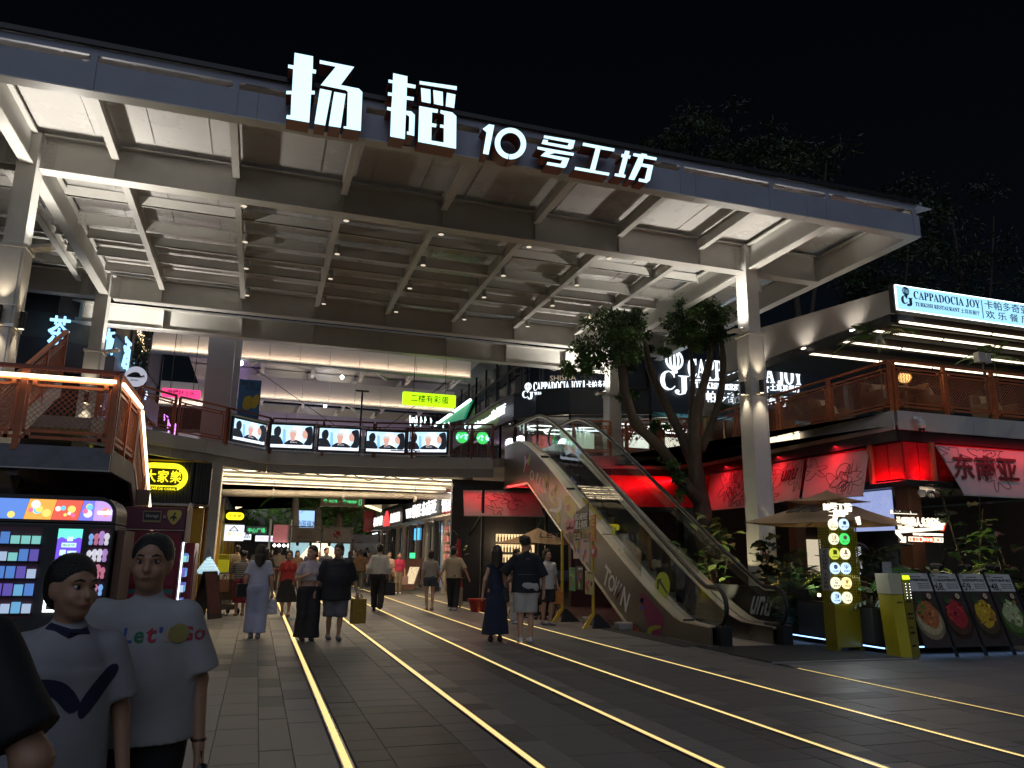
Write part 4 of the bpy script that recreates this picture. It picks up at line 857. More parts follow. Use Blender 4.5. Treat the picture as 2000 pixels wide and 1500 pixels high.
text('izver', (-.11, -.012, -.13), X3, Z3, .2, .06, BLK, t, .004, .005)
MB().bar((-.3, .04, .1), (-1.0, .5, .1), .03).build('bracket', BLK, t)
def neon(name, label, px, py, w, h, Y, col, n, seed):
    r = random.Random(seed); t = thing(name, label, 'sign', YP(px, py, Y))
    for i in range(n):
        x = r.uniform(-w/2, w/2); z = -(x+w/2)/w*h+r.uniform(-.1, .1); MB().tube([(x, 0, z), (x+r.uniform(-.05, .05), .0, z+r.uniform(.15, .4)), (x+r.uniform(.0, .1), 0, z+r.uniform(.05, .2))], .022, 5).build('neon_tube', glow('neon_'+name, col, 2.2), t)
neon('purple_neon_sign', 'purple neon sign in vertical strokes beyond the left walkway railing', 338, 826, .55, .8, 27.5, (.75, .25, 1), 9, 3)
neon('blue_neon_sign', 'small pale blue neon strokes beside the round white sign', 280, 752, .2, .4, 25.5, (.5, .7, 1), 5, 8)
def lightbox(name, label, p, q, Y, m, s, tm, tilt=0, frame_m=None):
    a = YP(p[0], p[1], Y); b = YP(q[0], q[1], Y); w = b.x-a.x; h = (a.z-b.z); 
    t = thing(name, label, 'sign', (a.x, Y, b.z)); 
    MB().box(0, w, .0, .22, 0, h).build('light_box', m, t, bevel=.02)
    text(s, (w*.14, -.012, h*.22), X3, Z3, w*.72, h*.6, tm, t, .008, .006)
    for x in (.2*w, .8*w): MB().bar((x, .1, h), (x, .1, h+2.2), .02).build('hanger_rod', BLK, t)
    return t
lightbox('pink_lightbox', 'glowing pink hanging box sign with dark brush characters', (317, 757), (390, 778), 25.2, glow('lightbox_pink', (1, .06, .25), 1.1), '微醺好上头', mat('dark_maroon_ink', (.08, .005, .02), .5))
lightbox('lime_lightbox', 'glowing lime green hanging box sign with dark characters', (788, 764), (890, 796), 27, glow('lightbox_lime', (.52, 1, .01), 1.1), '二楼有彩蛋', mat('dark_green_ink', (.01, .03, .005), .5))
bn = thing('hanging_banner', 'blue hanging fabric banner with yellow drink drawings beside the big column', 'banner', YP(468, 740, 26.5))
BB = YP(505, 815, 26.5); bw = BB.x-bn.location.x; bh = BB.z-bn.location.z
MB().prism([(0, 0), (bw, 0), (bw, bh*1.3), (0, bh*1.3)], (0, 0, 0), (1, 0, 0), (0, 0, 1), (0, .01, 0)).build('banner_cloth', mat('banner_blue', (.05, .17, .36), .7, var=.1), bn)
for (pts, c) in (([(.25, -.75), (.3, -.5), (.6, -.45), (.68, -.7), (.45, -.82)], (.55, .45, .05)), ([(.65, -.72), (.7, -.45), (.9, -.4), (.95, -.6), (.8, -.76)], (.6, .5, .05)), ([(.1, -1.3), (.2, -1.1), (.6, -1.08), (.8, -1.2), (.7, -1.38)], (.35, .16, .05))):
    MB().prism(curve_poly([(x*bw, z*abs(bh)) for x, z in pts], 4), (0, -.003, 0), (1, 0, 0), (0, 0, 1), (0, -.003, 0)).build('banner_print', mat('banner_print_%d' % int(c[0]*100), c, .6), bn)
text('DRINK ON', (bw*.05, -.008, -.16*abs(bh)), X3, Z3, bw*.6, .10*abs(bh), BLK, bn, .004); text('YOUTH LIFE', (bw*.3, -.008, -.3*abs(bh)), X3, Z3, bw*.65, .11*abs(bh), BLK, bn, .004)

# ================================================================== market hall upstairs: pale bands, trusses and sloping roofs
hl = thing('market_hall', 'open upstairs hall with glowing pale bands and white roof trusses', 'building', (2, 28, 4.8))
BAND = mat('pale_band_panel', (.55, .52, .50), .5, var=.06, scale=1); PURP = (.55, .4, 1.0)
wb('square_column', CONC if False else mat('column_plaster', (.46, .45, .42), .6, var=.08, scale=1), MB().box(-2.1, -1.28, 26.9, 27.7, 0, 8.9), hl)
wb('column_pipe', STEEL2, MB().box(-1.25, -1.05, 27.0, 27.2, 4.8, 8.6), hl)
def band(Y, x0, x1, z0, z1, n, glowcol, pw_):
    for i in range(n):
        a = x0+(x1-x0)*i/n; b = x0+(x1-x0)*(i+1)/n
        wb('band_panel', BAND, MB().box(a+.008, b-.008, Y, Y+.08, z0, z1), hl)
    wb('bottom_chord', STEEL2, MB().box(x0, x1, Y-.12, Y+.1, z0-.14, z0-.06), hl)
    wb('band_led', WARMG, MB().box(x0, x1, Y-.07, Y-.05, z0-.055, z0-.045), hl)
    lamp('band_wash', 'AREA', ((x0+x1)/2, Y-.10, z0-.03), pw_, glowcol, hl, x1-x0, ((x0+x1)/2, Y-.0, z0+.6), size_y=.04)
band(28, -4.0, -1.3, 8.25, 9.3, 3, (1, .75, .5), 12); band(28, -1.2, 7.3, 8.24, 9.05, 8, (1, .72, .5), 22)
band(36, -1.0, 8.6, 8.40, 9.35, 8, (1, .78, .55), 24); band(45, -1.4, 10.5, 8.3, 9.3, 8, (.8, .5, 1), 26)
band(40, -7, -2.2, 8.5, 9.6, 4, (1, .75, .6), 25); band(52, -9, -2.5, 7.3, 8.8, 4, (1, .7, .8), 25)
for Y in (28.3, 36.3, 45.3):
    for x in np.arange(-.6, 8.4, 2.2):
        wb('roof_rafter', STEEL, ibeam(MB(), (x, Y, 0), (x+.2, Y+8, 0), .14, 9.5, 9.75, .02, .02), hl)
    wb('hall_roof', mat('hall_roof_sheet', (.26, .25, .27), .4, var=.2, scale=2), MB().box(-3.5, 10, Y, Y+8.2, 9.8, 9.84), hl)
    wb('truss_tie', STEEL, MB().bar((-.8, Y+.3, 9.6), (3.4, Y+.1, 8.3), .09).bar((8.2, Y+.3, 9.6), (4.2, Y+.1, 8.3), .09), hl) if False else None
    wb('truss_brace', STEEL, MB().bar((-.8, Y+.6, 8.2), (1.9, Y+.4, 9.6), .10), hl); wb('truss_brace', STEEL, MB().bar((1.9, Y+.4, 9.6), (4.2, Y+.4, 8.0), .10), hl)
    lamp('hall_lamp', 'POINT', (2.5, Y+4, 7.8), 48, (.85, .85, 1), hl, .3); lamp('hall_lamp_purple', 'POINT', (-1.8, Y+5, 7.4), 40, (.6, .35, 1), hl, .3)
for (px, py, Y) in ((470, 711, 27.8), (668, 738, 34), (635, 794, 40)):
    t = thing('hall_spotlight', 'white hall spotlight %s' % {470: 'beside the big square column', 668: 'under the first pale band', 635: 'under the second pale band'}[px], 'spotlight', YP(px, py, Y), group='spotlights in the upstairs hall')
    MB().lathe((0, 0, 0), [(.03, -.06), (.08, -.02), (.09, .06), (.05, .12)], 12).build('lamp_head', glow('spot_white', (.9, .95, 1), 5), t)
wb('mast', BLK, MB().bar((3.35, 29.2, 4.9), (3.35, 29.2, 7.6), .07).bar((3.1, 29.2, 7.6), (3.6, 29.2, 7.6), .06), hl)
wb('cables', BLK, MB().tube([(-.7, 28.4, 8.0), (3.35, 29.2, 5.6)], .012, 4).tube([(3.35, 29.2, 5.4), (6.4, 28.4, 8.0)], .012, 4), hl, kind='stuff')
for i, (x, z, w_, h_, c) in enumerate(((-5.0, 5.0, 2.0, 2.2, (.35, .25, .6)), (-6.5, 5.0, 1.2, 2.6, (.5, .5, .6)))):
    wb('lit_wall', mat('hall_lit_wall_%d' % i, (.4, .36, .42), .6, emit=c, es=.35), MB().box(x, x+w_, 44, 44.2, z, z+h_), hl)
wb('far_wall', mat('hall_far_wall', (.12, .11, .12), .6), MB().box(-10, 12, 62, 62.3, 0, 10.5), hl)
# ================================================================== RIGHT: shops under the walkway
NY3 = Vector((0, -1, 0)); NX3 = Vector((-1, 0, 0))
def side(s, px, py, qx, qy, X, m, parent, depth=.05, wt=.008):
    """lettering on a wall that faces -X, between two pixels (lower left, upper right)"""
    a = XP(px, py, X); b = XP(qx, qy, X); h = XP(px, py-(py-qy), X)
    return rel(text(s, Vector((X-depth, a.y, a.z)), NY3, Z3, a.y-b.y, (XP(px, qy, X).z-a.z), m, None, depth, wt), parent)
SX = 7.2
sh = thing('passage_shops', 'row of lit shops with white character signs along the right of the passage', 'shop front', (SX, 27, 0))
BRIGHT = glow('shop_letter_white', (1, .95, .88), 1.3)
wbox('sign_panel', mat('red_sign_panel', (.30, .02, .02), .45, var=.1), sh, SX-.12, SX+.2, 27.0, 31.3, 3.05, 4.1)
wbox('sign_panel', DARK, sh, SX-.10, SX+.2, 31.31, 39.6, 3.05, 4.05); wbox('sign_panel', mat('brown_sign_panel', (.06, .045, .04), .5), sh, SX-.25, SX+.2, 39.61, 50, 3.0, 4.0)
wbox('sign_soffit', STEEL2, sh, SX-.5, SX+.2, 27.0, 50, 2.96, 3.04)
def wsign(s, y0, y1, z0, z1, m, X=SX-.12): rel(text(s, Vector((X-.05, y0, z0)), NY3, Z3, y0-y1, z1-z0, m, None, .05, .008), sh)
wsign('餐酒吧', 30.9, 28.0, 3.2, 3.95, BRIGHT); wsign('VN 维尼·东南亚', 39.0, 32.0, 3.22, 3.85, BRIGHT); wsign('松本楼', 49.5, 46.0, 3.2, 3.75, BRIGHT, SX-.25); wsign('烧肉酒场', 43.0, 40.1, 3.2, 3.7, BRIGHT, SX-.25)
rel(MB().prism(curve_poly([(45.5, 3.1), (45.4, 3.5), (44.6, 3.95), (43.9, 3.5), (43.7, 3.1)], 5), (SX-.27, 0, 0), (0, 1, 0), (0, 0, 1), (-.04, 0, 0)).build('red_arch_logo', glow('logo_red', (1, .05, .05), 1.6)), sh)
wbox('sign_return', mat('red_gold_return', (.45, .04, .03), .4, var=.3, scale=6), sh, SX-.9, SX-.25, 50.0, 50.1, 2.9, 4.2)
for k in range(12):
    y = 27.2+k*1.9; wood = k in (2, 6, 9)
    wbox('shop_pier', mat('pale_pier', (.38, .33, .27), .6) if k % 3 else DARK, sh, SX-.03, SX+.2, y, y+.28, 0, 2.95)
    wbox('shop_glass', GLASSD, sh, SX+.04, SX+.06, y+.3, y+1.85, .1, 2.9); wbox('glass_frame', BLK, sh, SX+.02, SX+.08, y+1.05, y+1.12, .05, 2.9)
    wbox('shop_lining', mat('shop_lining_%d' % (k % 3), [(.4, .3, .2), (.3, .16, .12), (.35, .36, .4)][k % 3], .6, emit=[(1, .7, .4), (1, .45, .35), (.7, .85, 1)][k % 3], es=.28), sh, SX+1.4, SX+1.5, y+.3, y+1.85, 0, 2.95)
wbox('green_sign', glow('shop_green', (.05, .9, .25), 1.6), sh, SX-.02, SX+.01, 37.2, 38.4, 1.35, 1.6); wbox('blue_screen', glow('shop_blue', (.1, .5, 1), 1.2), sh, SX-.02, SX+.01, 36.3, 37.5, 2.2, 2.75); wbox('tube_light', WHITEG, sh, SX-.3, SX-.26, 48, 50, 2.75, 2.8)
for i in range(7):
    for j in range(5): wbox('menu_card', mat('menu_card_%d' % ((i+j) % 3), [(.4, .06, .06), (.5, .3, .25), (.35, .1, .08)][(i+j) % 3], .5, emit=(1, .25, .2), es=.12), sh, SX-.05, SX-.035, 29.2+i*.26, 29.38+i*.26, .95+j*.36, 1.2+j*.36)
for (x, Y, w_, lab) in ((6.95, 30.9, .5, 'slim white sensor stand by the menu wall'),):
    t = thing('info_stand', lab, 'stand', (x-.3, Y, 0)); MB().box(-.12, .12, -.12, .12, 0, .06).box(-.09, .09, -.03, .03, .06, 1.5).build('stand_body', STEEL2, t, bevel=.01); MB().box(-.07, .07, -.035, -.031, .75, .9).build('stand_screen', glow('stand_blue', (.3, .4, 1), 1), t)
t = thing('menu_easel', 'tilted menu easel with a lit food picture in front of the shops', 'A-board', (6.15, 33.5, 0), R_(-40))
MB().hexa([(-.5, 0, .05), (.4, 0, .05), (.4, .05, .05), (-.5, .05, .05)], [(-.3, .35, 1.35), (.6, .35, 1.35), (.6, .4, 1.35), (-.3, .4, 1.35)]).build('board', mat('brown_board2', (.12, .05, .04), .5), t); MB().hexa([(-.05, -.02, .3), (.38, -.02, .3), (.38, 0, .3), (-.05, 0, .3)], [(.05, .2, 1.0), (.5, .2, 1.0), (.5, .23, 1.0), (.05, .23, 1.0)]).build('food_picture', mat('food_lit', (.6, .5, .35), .5, var=.9, scale=14, emit=(1, .8, .5), es=.5), t)
lamp('shop_sign_spill', 'AREA', (SX-.5, 34, 3.5), 60, (1, .86, .7), sh, .6, (3, 34, 0), size_y=14)
lamp('shop_inside', 'POINT', (SX+1.0, 30, 2.4), 30, (1, .75, .5), sh, .2); lamp('shop_inside', 'POINT', (SX+1.0, 38, 2.4), 30, (1, .7, .5), sh, .2)

# leaf line drawings on cloth
def line_art(parent, m, O, U, V, w, h, n, seed, r=.007, off=.004):
    rr = random.Random(seed); O = Vector(O); U = Vector(U).normalized(); V = Vector(V).normalized(); N = U.cross(V)
    mb = MB()
    for i in range(n):
        cx = rr.uniform(.08, .92)*w; cy = rr.uniform(.12, .9)*h; L = rr.uniform(.5, .95)*h; a = rr.uniform(0, PI)
        lob = rr.choice([3, 5, 6]); pts = []
        for t in np.linspace(0, 2*PI, 44):
            rad = (.5+.28*math.cos(lob*t+i))*L*(.55+.45*abs(math.cos(t/2))); x = cx+rad*math.cos(t)*math.cos(a)-rad*.55*math.sin(t)*math.sin(a); y = cy+rad*math.cos(t)*math.sin(a)+rad*.55*math.sin(t)*math.cos(a)
            pts.append((min(max(x, .02), w-.02), min(max(y, .02), h-.02)))
        mb.tube([O+U*x+V*y+N*off for x, y in pts], r, 4, False)
    return wb('leaf_line_print', m, mb, parent)
CLOTH = mat('awning_cloth', (.50, .47, .45), .75, var=.08, scale=2, bump=.1, bscale=60); INK = mat('ink_black', (.015, .012, .012), .6, var=0)
REDW = mat('red_relief_panel', (.42, .012, .02), .45, var=.2, scale=8, bump=.6, bscale=16)
RED = (1.0, .015, .03)
def awning(label, A, B, C, D, seed, txt=None, group='line drawing cloth awnings'):
    """A B top corners, D C bottom corners (left to right)"""
    A, B, C, D = map(Vector, (A, B, C, D)); t = thing('cloth_awning', label, 'awning', D, group=group)
    U = (C-D); V = (A-D); N = U.cross(V).normalized()*.012; n = 10; mb = MB()
    vs = []
    for j in range(n+1):
        for i in range(n+1):
            s, q = i/n, j/n; p = (D*(1-s)+C*s)*(1-q)+(A*(1-s)+B*s)*q; vs.append(p-N*(1.6*math.sin(PI*q)*math.sin(PI*s)))
    m2 = [v-N for v in vs]; fs = [(j*(n+1)+i, j*(n+1)+i+1, (j+1)*(n+1)+i+1, (j+1)*(n+1)+i) for j in range(n) for i in range(n)]
    mb.add(vs, fs); k = len(vs); mb.add(m2, [f[::-1] for f in fs])
    wb('cloth', CLOTH, mb, t, smooth=True); wb('lower_bar', STEEL2, MB().bar(D-N, C-N, .03), t)
    line_art(t, INK, D+V*.03, U, V, U.length, V.length*.96, 5, seed, .006)
    if txt: rel(text(txt[0], D+U*txt[1]+V*txt[3]+N*2.2, U, V, U.length*(txt[2]-txt[1]), V.length*(txt[4]-txt[3]), INK, None, .004, .02, shear=.12), t)
    return t
awning('pale leaf print awning with a red glow left of the escalator', (6.35, 24.9, 3.62), (8.9, 24.9, 3.72), (9.0, 24.3, 2.82), (6.25, 24.3, 2.76), 5)
rw = thing('bar_back_wall', 'red lit wall of the bar behind the escalator and the ficus', 'wall', (11.8, 23, 0))
wb('red_panel', REDW, MB().hexa([(9.5, 22.6, 3.1), (13.3, 21.6, 3.1), (13.3, 21.9, 3.1), (9.5, 22.9, 3.1)], [(9.5, 23.0, 4.12), (13.3, 22.0, 4.12), (13.3, 22.3, 4.12), (9.5, 23.3, 4.12)]), rw)
wbox('dark_wall', mat('bar_dark_wall', (.05, .03, .028), .6), rw, 9.5, 13.3, 23.2, 23.4, 0, 3.05)
for i in range(6):
    for j in range(3): wbox('bottle_niche', mat('niche_panel', (.12, .10, .09), .5), rw, 9.8+i*.36, 10.0+i*.36, 23.15, 23.19, 2.0+j*.3, 2.2+j*.3)
wbox('dark_wall', DARK, rw, 6.3, 9.4, 26.2, 26.4, 0, 4.1)
for j in range(3):
    wbox('bottle_shelf', mat('lit_shelf', (.5, .4, .25), .5, emit=(1, .75, .4), es=.8), rw, 7.9, 9.3, 26.1, 26.19, 1.3+j*.35, 1.56+j*.35)
    for k in range(12): wb('bottle', mat('bottle_%d' % (k % 3), [(.1, .05, .02), (.03, .08, .03), (.25, .12, .03)][k % 3], .2), MB().lathe((7.95+k*.11, 26.05, 1.3+j*.35), [(.03, 0), (.03, .14), (.012, .18), (.012, .24)], 8), rw)
for x in (6.9, 9.1): wb('steel_bracket', BLK, MB().bar((x, 24.4, 2.85), (x, 26, 2.2), .06).bar((x, 24.4, 2.85), (x, 26.1, 2.85), .06).bar((x, 24.4, 0), (x, 24.4, 3.6), .08), rw)
lamp('red_led', 'AREA', (7.6, 24.55, 3.78), 14, RED, rw, 2.6, (7.6, 24.2, 3.0), size_y=.05)
lamp('red_led', 'AREA', (11.4, 22.1, 4.0), 22, RED, rw, 3.4, (11.4, 22.9, 3.4), size_y=.05)
lamp('bar_inside', 'POINT', (8.2, 25.4, 2.0), 14, (1, .7, .4), rw, .2)

# ------------------------------------------------------------------ the corner bar
WOODD = mat('dark_wood_cladding', (.10, .045, .025), .5, var=.3, scale=5)
br = thing('corner_bar', 'corner bar with red glowing panels and wooden piers below the terrace', 'building', (13.33, 13.33, 0))
for (y0, y1) in ((13.36, 13.78), (13.80, 14.22), (14.24, 16.5), (16.52, 18.9), (18.92, 21.4)): wbox('red_panel', REDW, br, 13.33, 13.43, y0, y1, 3.3, 4.1)
for (x0, x1) in ((13.34, 13.72), (13.74, 14.05), (14.1, 17), (17.02, 20)): wbox('red_panel', REDW, br, x0, x1, 13.33, 13.43, 3.27, 4.1)
for x in (14.07,): wbox('wood_pier', mat('tan_post', (.28, .16, .08), .5), br, x-.05, x+.05, 13.24, 13.32, 3.22, 4.12)
wbox('wood_pier', mat('tan_post', (.28, .16, .08), .5), br, 13.24, 13.32, 14.2, 14.3, 3.22, 4.12)
wbox('fascia_beam', BLK, br, 13.25, 13.45, 13.4, 21.5, 3.12, 3.25); wbox('fascia_beam', BLK, br, 13.25, 20, 13.22, 13.42, 3.12, 3.25)
for (x0, x1, y0, y1) in ((13.4, 13.75, 13.4, 13.75), (13.4, 13.7, 17.2, 17.5), (17.4, 18.1, 13.5, 13.9), (20, 20.5, 13.4, 14)):
    wbox('wood_pier', WOODD, br, x0, x1, y0, y1, 0, 3.12)
wbox('floor_wall', DARK, br, 20, 20.2, 13.4, 22, 0, 3.2); wbox('back_wall', mat('bar_dark_wall', (.05, .03, .028), .6), br, 13.4, 20, 21.6, 21.8, 0, 4.1)
wbox('bar_ceiling', DARK, br, 13.45, 20, 13.45, 21.6, 3.26, 3.3); wbox('bar_counter', WOODD, br, 14.5, 19, 18, 18.6, 0, 1.15)
for i, (x, y) in enumerate(((14.6, 14.6), (15.8, 15.0), (16.8, 14.4), (15.2, 16.4), (17.8, 15.4))):
    wb('ceiling_spot', glow('bar_spot', (1, .85, .65), 4), MB().cyl((x, y, 3.235), .04, .02, 10), br)
lamp('bar_spot_light', 'POINT', (16.5, 16, 2.9), 16, (1, .75, .5), br, .2)
for (x, z, c) in ((17.0, 2.2, (1, .85, .6)), (18.6, 2.0, (.9, .95, 1))): wbox('lit_window', mat('bar_window_%d' % int(x), (.4, .4, .4), .5, emit=c, es=.5), br, x, x+.7, 21.5, 21.59, z-1.1, z)
t = thing('wall_screen', 'pale blue lit poster screen behind the tan parasol', 'screen', (13.38, 14.4, 2.3)); 
rel(MB().box(13.5, 13.56, 14.0, 15.9, 2.2, 3.1).build('poster_screen', mat('poster_screen_blue', (.3, .35, .5), .5, var=.5, scale=5, emit=(.45, .55, 1), es=.55)), t)
wb('ledge_camera', STEEL, MB().lathe((13.6, 13.2, 2.95), [(.02, .1), (.08, .08), (.09, .02), (.05, -.06)], 10).lathe((13.85, 13.2, 2.95), [(.02, .1), (.08, .08), (.09, .02), (.05, -.06)], 10), br)
for (p, q, tt) in (((12.95, 15.3, 4.16), (13.3, 15.3, 3.2), 2.0), ((12.95, 17.5, 4.16), (13.3, 17.5, 3.2), 1.5), ((12.95, 20, 4.16), (13.3, 20, 3.2), 2.0)): lamp('red_led', 'AREA', p, 6*tt, RED, br, .05, q, size_y=tt)
lamp('red_led', 'AREA', (13.22, 13.8, 3.24), 5, RED, br, .8, (13.36, 13.8, 3.7), size_y=.04)
lamp('red_led', 'AREA', (13.7, 13.20, 3.26), 7, RED, br, .04, (13.7, 13.36, 3.6), size_y=.6)
lamp('red_led', 'AREA', (16.4, 12.9, 4.16), 9, RED, br, 3.6, (16.4, 13.25, 3.4), size_y=.05)
awning('leaf print awning on the bar side, farthest of three, by the ficus trunk', (13.3, 20.97, 4.1), (13.3, 19.09, 4.05), (12.75, 18.36, 2.94), (12.75, 20.44, 2.94), 11)
awning('leaf print awning with a small black logo partly behind the canopy column', (13.3, 18.3, 4.1), (13.3, 16.57, 4.07), (12.75, 16.18, 3.02), (12.75, 17.9, 2.96), 12, ('unu', .55, .9, .45, .72))
awning('leaf print awning on the bar side nearest the red corner', (13.3, 16.43, 4.08), (13.3, 14.3, 4.04), (12.75, 14.01, 2.94), (12.75, 16.06, 3.02), 14)
awning('wide awning with bold black characters on the bar front', (14.2, 13.28, 4.06), (18.6, 13.28, 4.06), (18.6, 12.72, 2.93), (14.25, 12.72, 2.93), 15, ('东南亚 unu', .03, .72, .30, .84))
sg2 = thing('gold_wall_letters', 'cream lit characters on the terrace edge beside the canopy column', 'sign', (13.1, 16.5, 4.4))
GOLDL = glow('letter_cream', (1, .85, .6), 1.2)
side('精致泰国菜·酒', 1505, 877, 1566, 853, 13.13, GOLDL, sg2); 
cc = thing('dome_camera', 'white dome security camera on the terrace corner edge', 'camera', YP(1792, 826, 13.2))
MB().lathe((0, -.1, -.1), [(.02, .16), (.09, .12), (.1, .02), (.07, -.04)], 14).bar((-.15, -.02, .1), (.02, -.08, .08), .07).build('camera_body', STEEL, cc, smooth=False); MB().lathe((0, -.1, -.16), [(.07, .02), (.06, -.03), (.02, -.06)], 12).build('camera_dome', BLK, cc)

# ------------------------------------------------------------------ planter, LED edge, totem, kiosk, menu boards
pl = thing('dark_planter', 'long dark planter box in front of the bar', 'planter', (11.5, 12, 0))
PLM = mat('planter_dark_grey', (.06, .065, .07), .55, var=.15)
wbox('planter_side', PLM, pl, 10.05, 13.2, 11.05, 13.0, .14, .72); wbox('plinth', BLK, pl, 10.15, 13.2, 11.15, 13, 0, .138); wbox('soil', mat('soil', (.02, .016, .012), .9, bump=.5), pl, 10.1, 13.15, 11.1, 12.95, .72, .74)
wbox('planter_side', PLM, pl, 10.6, 13.0, 13.05, 15.0, .0, .5)
wbox('side_hoarding', mat('dark_hoarding', (.025, .025, .03), .5), pl, 10.35, 10.42, 13.1, 17.3, .0, .95)
rel(text('unu', (10.33, 14.9, .35), NY3, Z3, .7, .4, PR_W, None, .006, .02, shear=.3), pl)
BLED = glow('blue_led', (.25, .5, 1.0), 3.5)
for lab, (a, b) in (('blue light strip at the foot of the planter beside the escalator', ((10.03, 13.6, .1), (10.03, 11.72, .1))), ('blue light strip at the foot of the planter between totem and kiosk', ((10.03, 11.3, .1), (10.03, 10.82, .1))), ('blue light strip under the row of menu boards', ((10.5, 10.74, .12), (13.6, 10.74, .12)))):
    t = thing('blue_light_strip', lab, 'light strip', a, group='blue light strips along the planter')
    wb('strip', BLED, MB().bar(a, b, .018), t); wb('strip_rail', BLK, MB().bar((a[0]+.02, a[1]+.03, a[2]), (b[0]+.02, b[1]+.03, b[2]), .04), t)
tm = thing('round_sign_totem', 'tall yellow totem with twelve round lit shop logos', 'totem', (9.85, 11.5, 0))
TY = mat('totem_yellow', (.27, .22, .008), .45, var=.1); TF = 11.34
wb('foot', TY, MB().box(9.52, 9.62, TF+.02, 11.62, 0, .06).box(10.02, 10.12, TF+.02, 11.62, 0, .06), tm)
wbox('base_panel', TY, tm, 9.53, 10.12, TF, 11.64, .06, .78, bevel=.01)
wbox('core', mat('totem_core', (.05, .05, .03), .5), tm, 9.56, 10.09, TF+.03, 11.6, .79, 2.08)
mb = MB()
for i in range(13): x = 9.54+i*.0475; mb.box(x-.008, x+.008, TF+.004, TF+.02, .79, 2.1)
for j in range(29): z = .80+j*.0455; mb.box(9.53, 10.12, TF+.002, TF+.018, z-.008, z+.008)
wb('perforated_front', TY, mb, tm, kind='stuff')
mb = MB()
for j in range(29): z = .80+j*.0455; mb.box(9.532, 9.545, TF+.01, 11.62, z-.01, z+.01)
for i in range(6): y = TF+.02+i*.055; mb.box(9.53, 9.543, y-.01, y+.01, .79, 2.1)
wb('perforated_side', TY, mb, tm, kind='stuff')
wbox('name_panel', mat('totem_grey_panel', (.40, .40, .42), .5), tm, 9.515, 9.529, TF+.03, 11.6, 1.0, 1.72)
for i, ch in enumerate('YOUNG TOWN'):
    if ch != ' ': rel(text(ch, (9.508, 11.53-.0, 1.655-i*.068), Vector((0, 0, -1)), NY3, .045, .10, INK, None, .003, .01), tm) if False else rel(text(ch, (9.510, 11.56-.02, 1.63-i*.066), NY3, Z3, .10, .05, INK, None, .003, .01), tm)
CREAM = glow('disc_cream', (1, .94, .64), 1.0); BLUEW = glow('disc_bluewhite', (.58, .80, 1), 1.0); GRN = glow('disc_green', (.05, .62, .12), 1.3); OLV = glow('disc_olive', (.55, .6, .06), 1.0); SAND = glow('disc_sand', (1, .8, .35), 1.2)
DSC = [[(CREAM, '日十', (.05, .04, .02), 'Bō·Dǎi'), (BLUEW, '◉', (.02, .12, .5), '南乡 手打')], [(CREAM, 'L8', (.35, .02, .02), '炭烧'), (GRN, '●', (.8, .5, .4), '豌豆 PEA')], [(OLV, '—', (.3, .35, .02), '—·—·—'), (CREAM, '♟', (.4, .02, .35), '有个客厅')],
       [(BLUEW, '☻', (.02, .08, .35), 'Laughs'), (BLUEW, 'Ψ', (.02, .15, .6), '耳语烤鱼')], [(CREAM, '♧', (.06, .08, .03), '格调小馆'), (SAND, '♕', (.45, .2, .02), 'CAPPADOCIA')], [(BLUEW, 'ZRM', (.02, .1, .4), '中日食屋'), (CREAM, 'V~J', (.08, .07, .05), '小酒馆')]]
for r in range(6):
    for c in range(2):
        m_d, big, col, small = DSC[r][c]; a = YP((1628, 1649)[c]+(r*1.3), 1024+r*28.7, TF-.03); 
        wb('round_logo', m_d, MB().tube([(a.x, TF-.001, a.z), (a.x, TF-.035, a.z)], .098, 26), tm)
        mk = mat('logo_ink_%d%d' % (r, c), col, .5, var=0)
        for (s, dz, h, wd) in ((big, -.012, .075, .08), (small, -.062, .034, .13)): rel(text(s, (a.x-wd/2, TF-.038, a.z+dz), X3, Z3, wd, h, mk, None, .002, .006), tm)
HD = glow('totem_heading', (1, .9, .72), 1.35)
a = YP(1608, 998, TF-.1); b = YP(1660, 983, TF-.1); rel(text('10号工坊', (a.x, TF-.1, a.z), X3, Z3, b.x-a.x, b.z-a.z, HD, None, .05, .008), tm)
a = YP(1618, 1005, TF-.1); b = YP(1652, 995, TF-.1); rel(text('二层商户', (a.x, TF-.1, a.z-.03), X3, Z3, b.x-a.x, b.z-a.z, HD, None, .05, .006), tm)
for s in (-1, 1): rel(MB().prism([(0, 0), (.05*s, -.13), (.085*s, -.12), (.07*s, .02)][::s], (9.83+s*.20, TF-.08, 2.26), (1, 0, 0), (0, 0, 1), (0, -.05, 0)).build('corner_mark', HD), tm)
lamp('totem_glow', 'AREA', (9.85, TF-.1, 1.5), 9, (.85, .92, 1), tm, .5, (9.5, TF-3, 0), size_y=1.2)

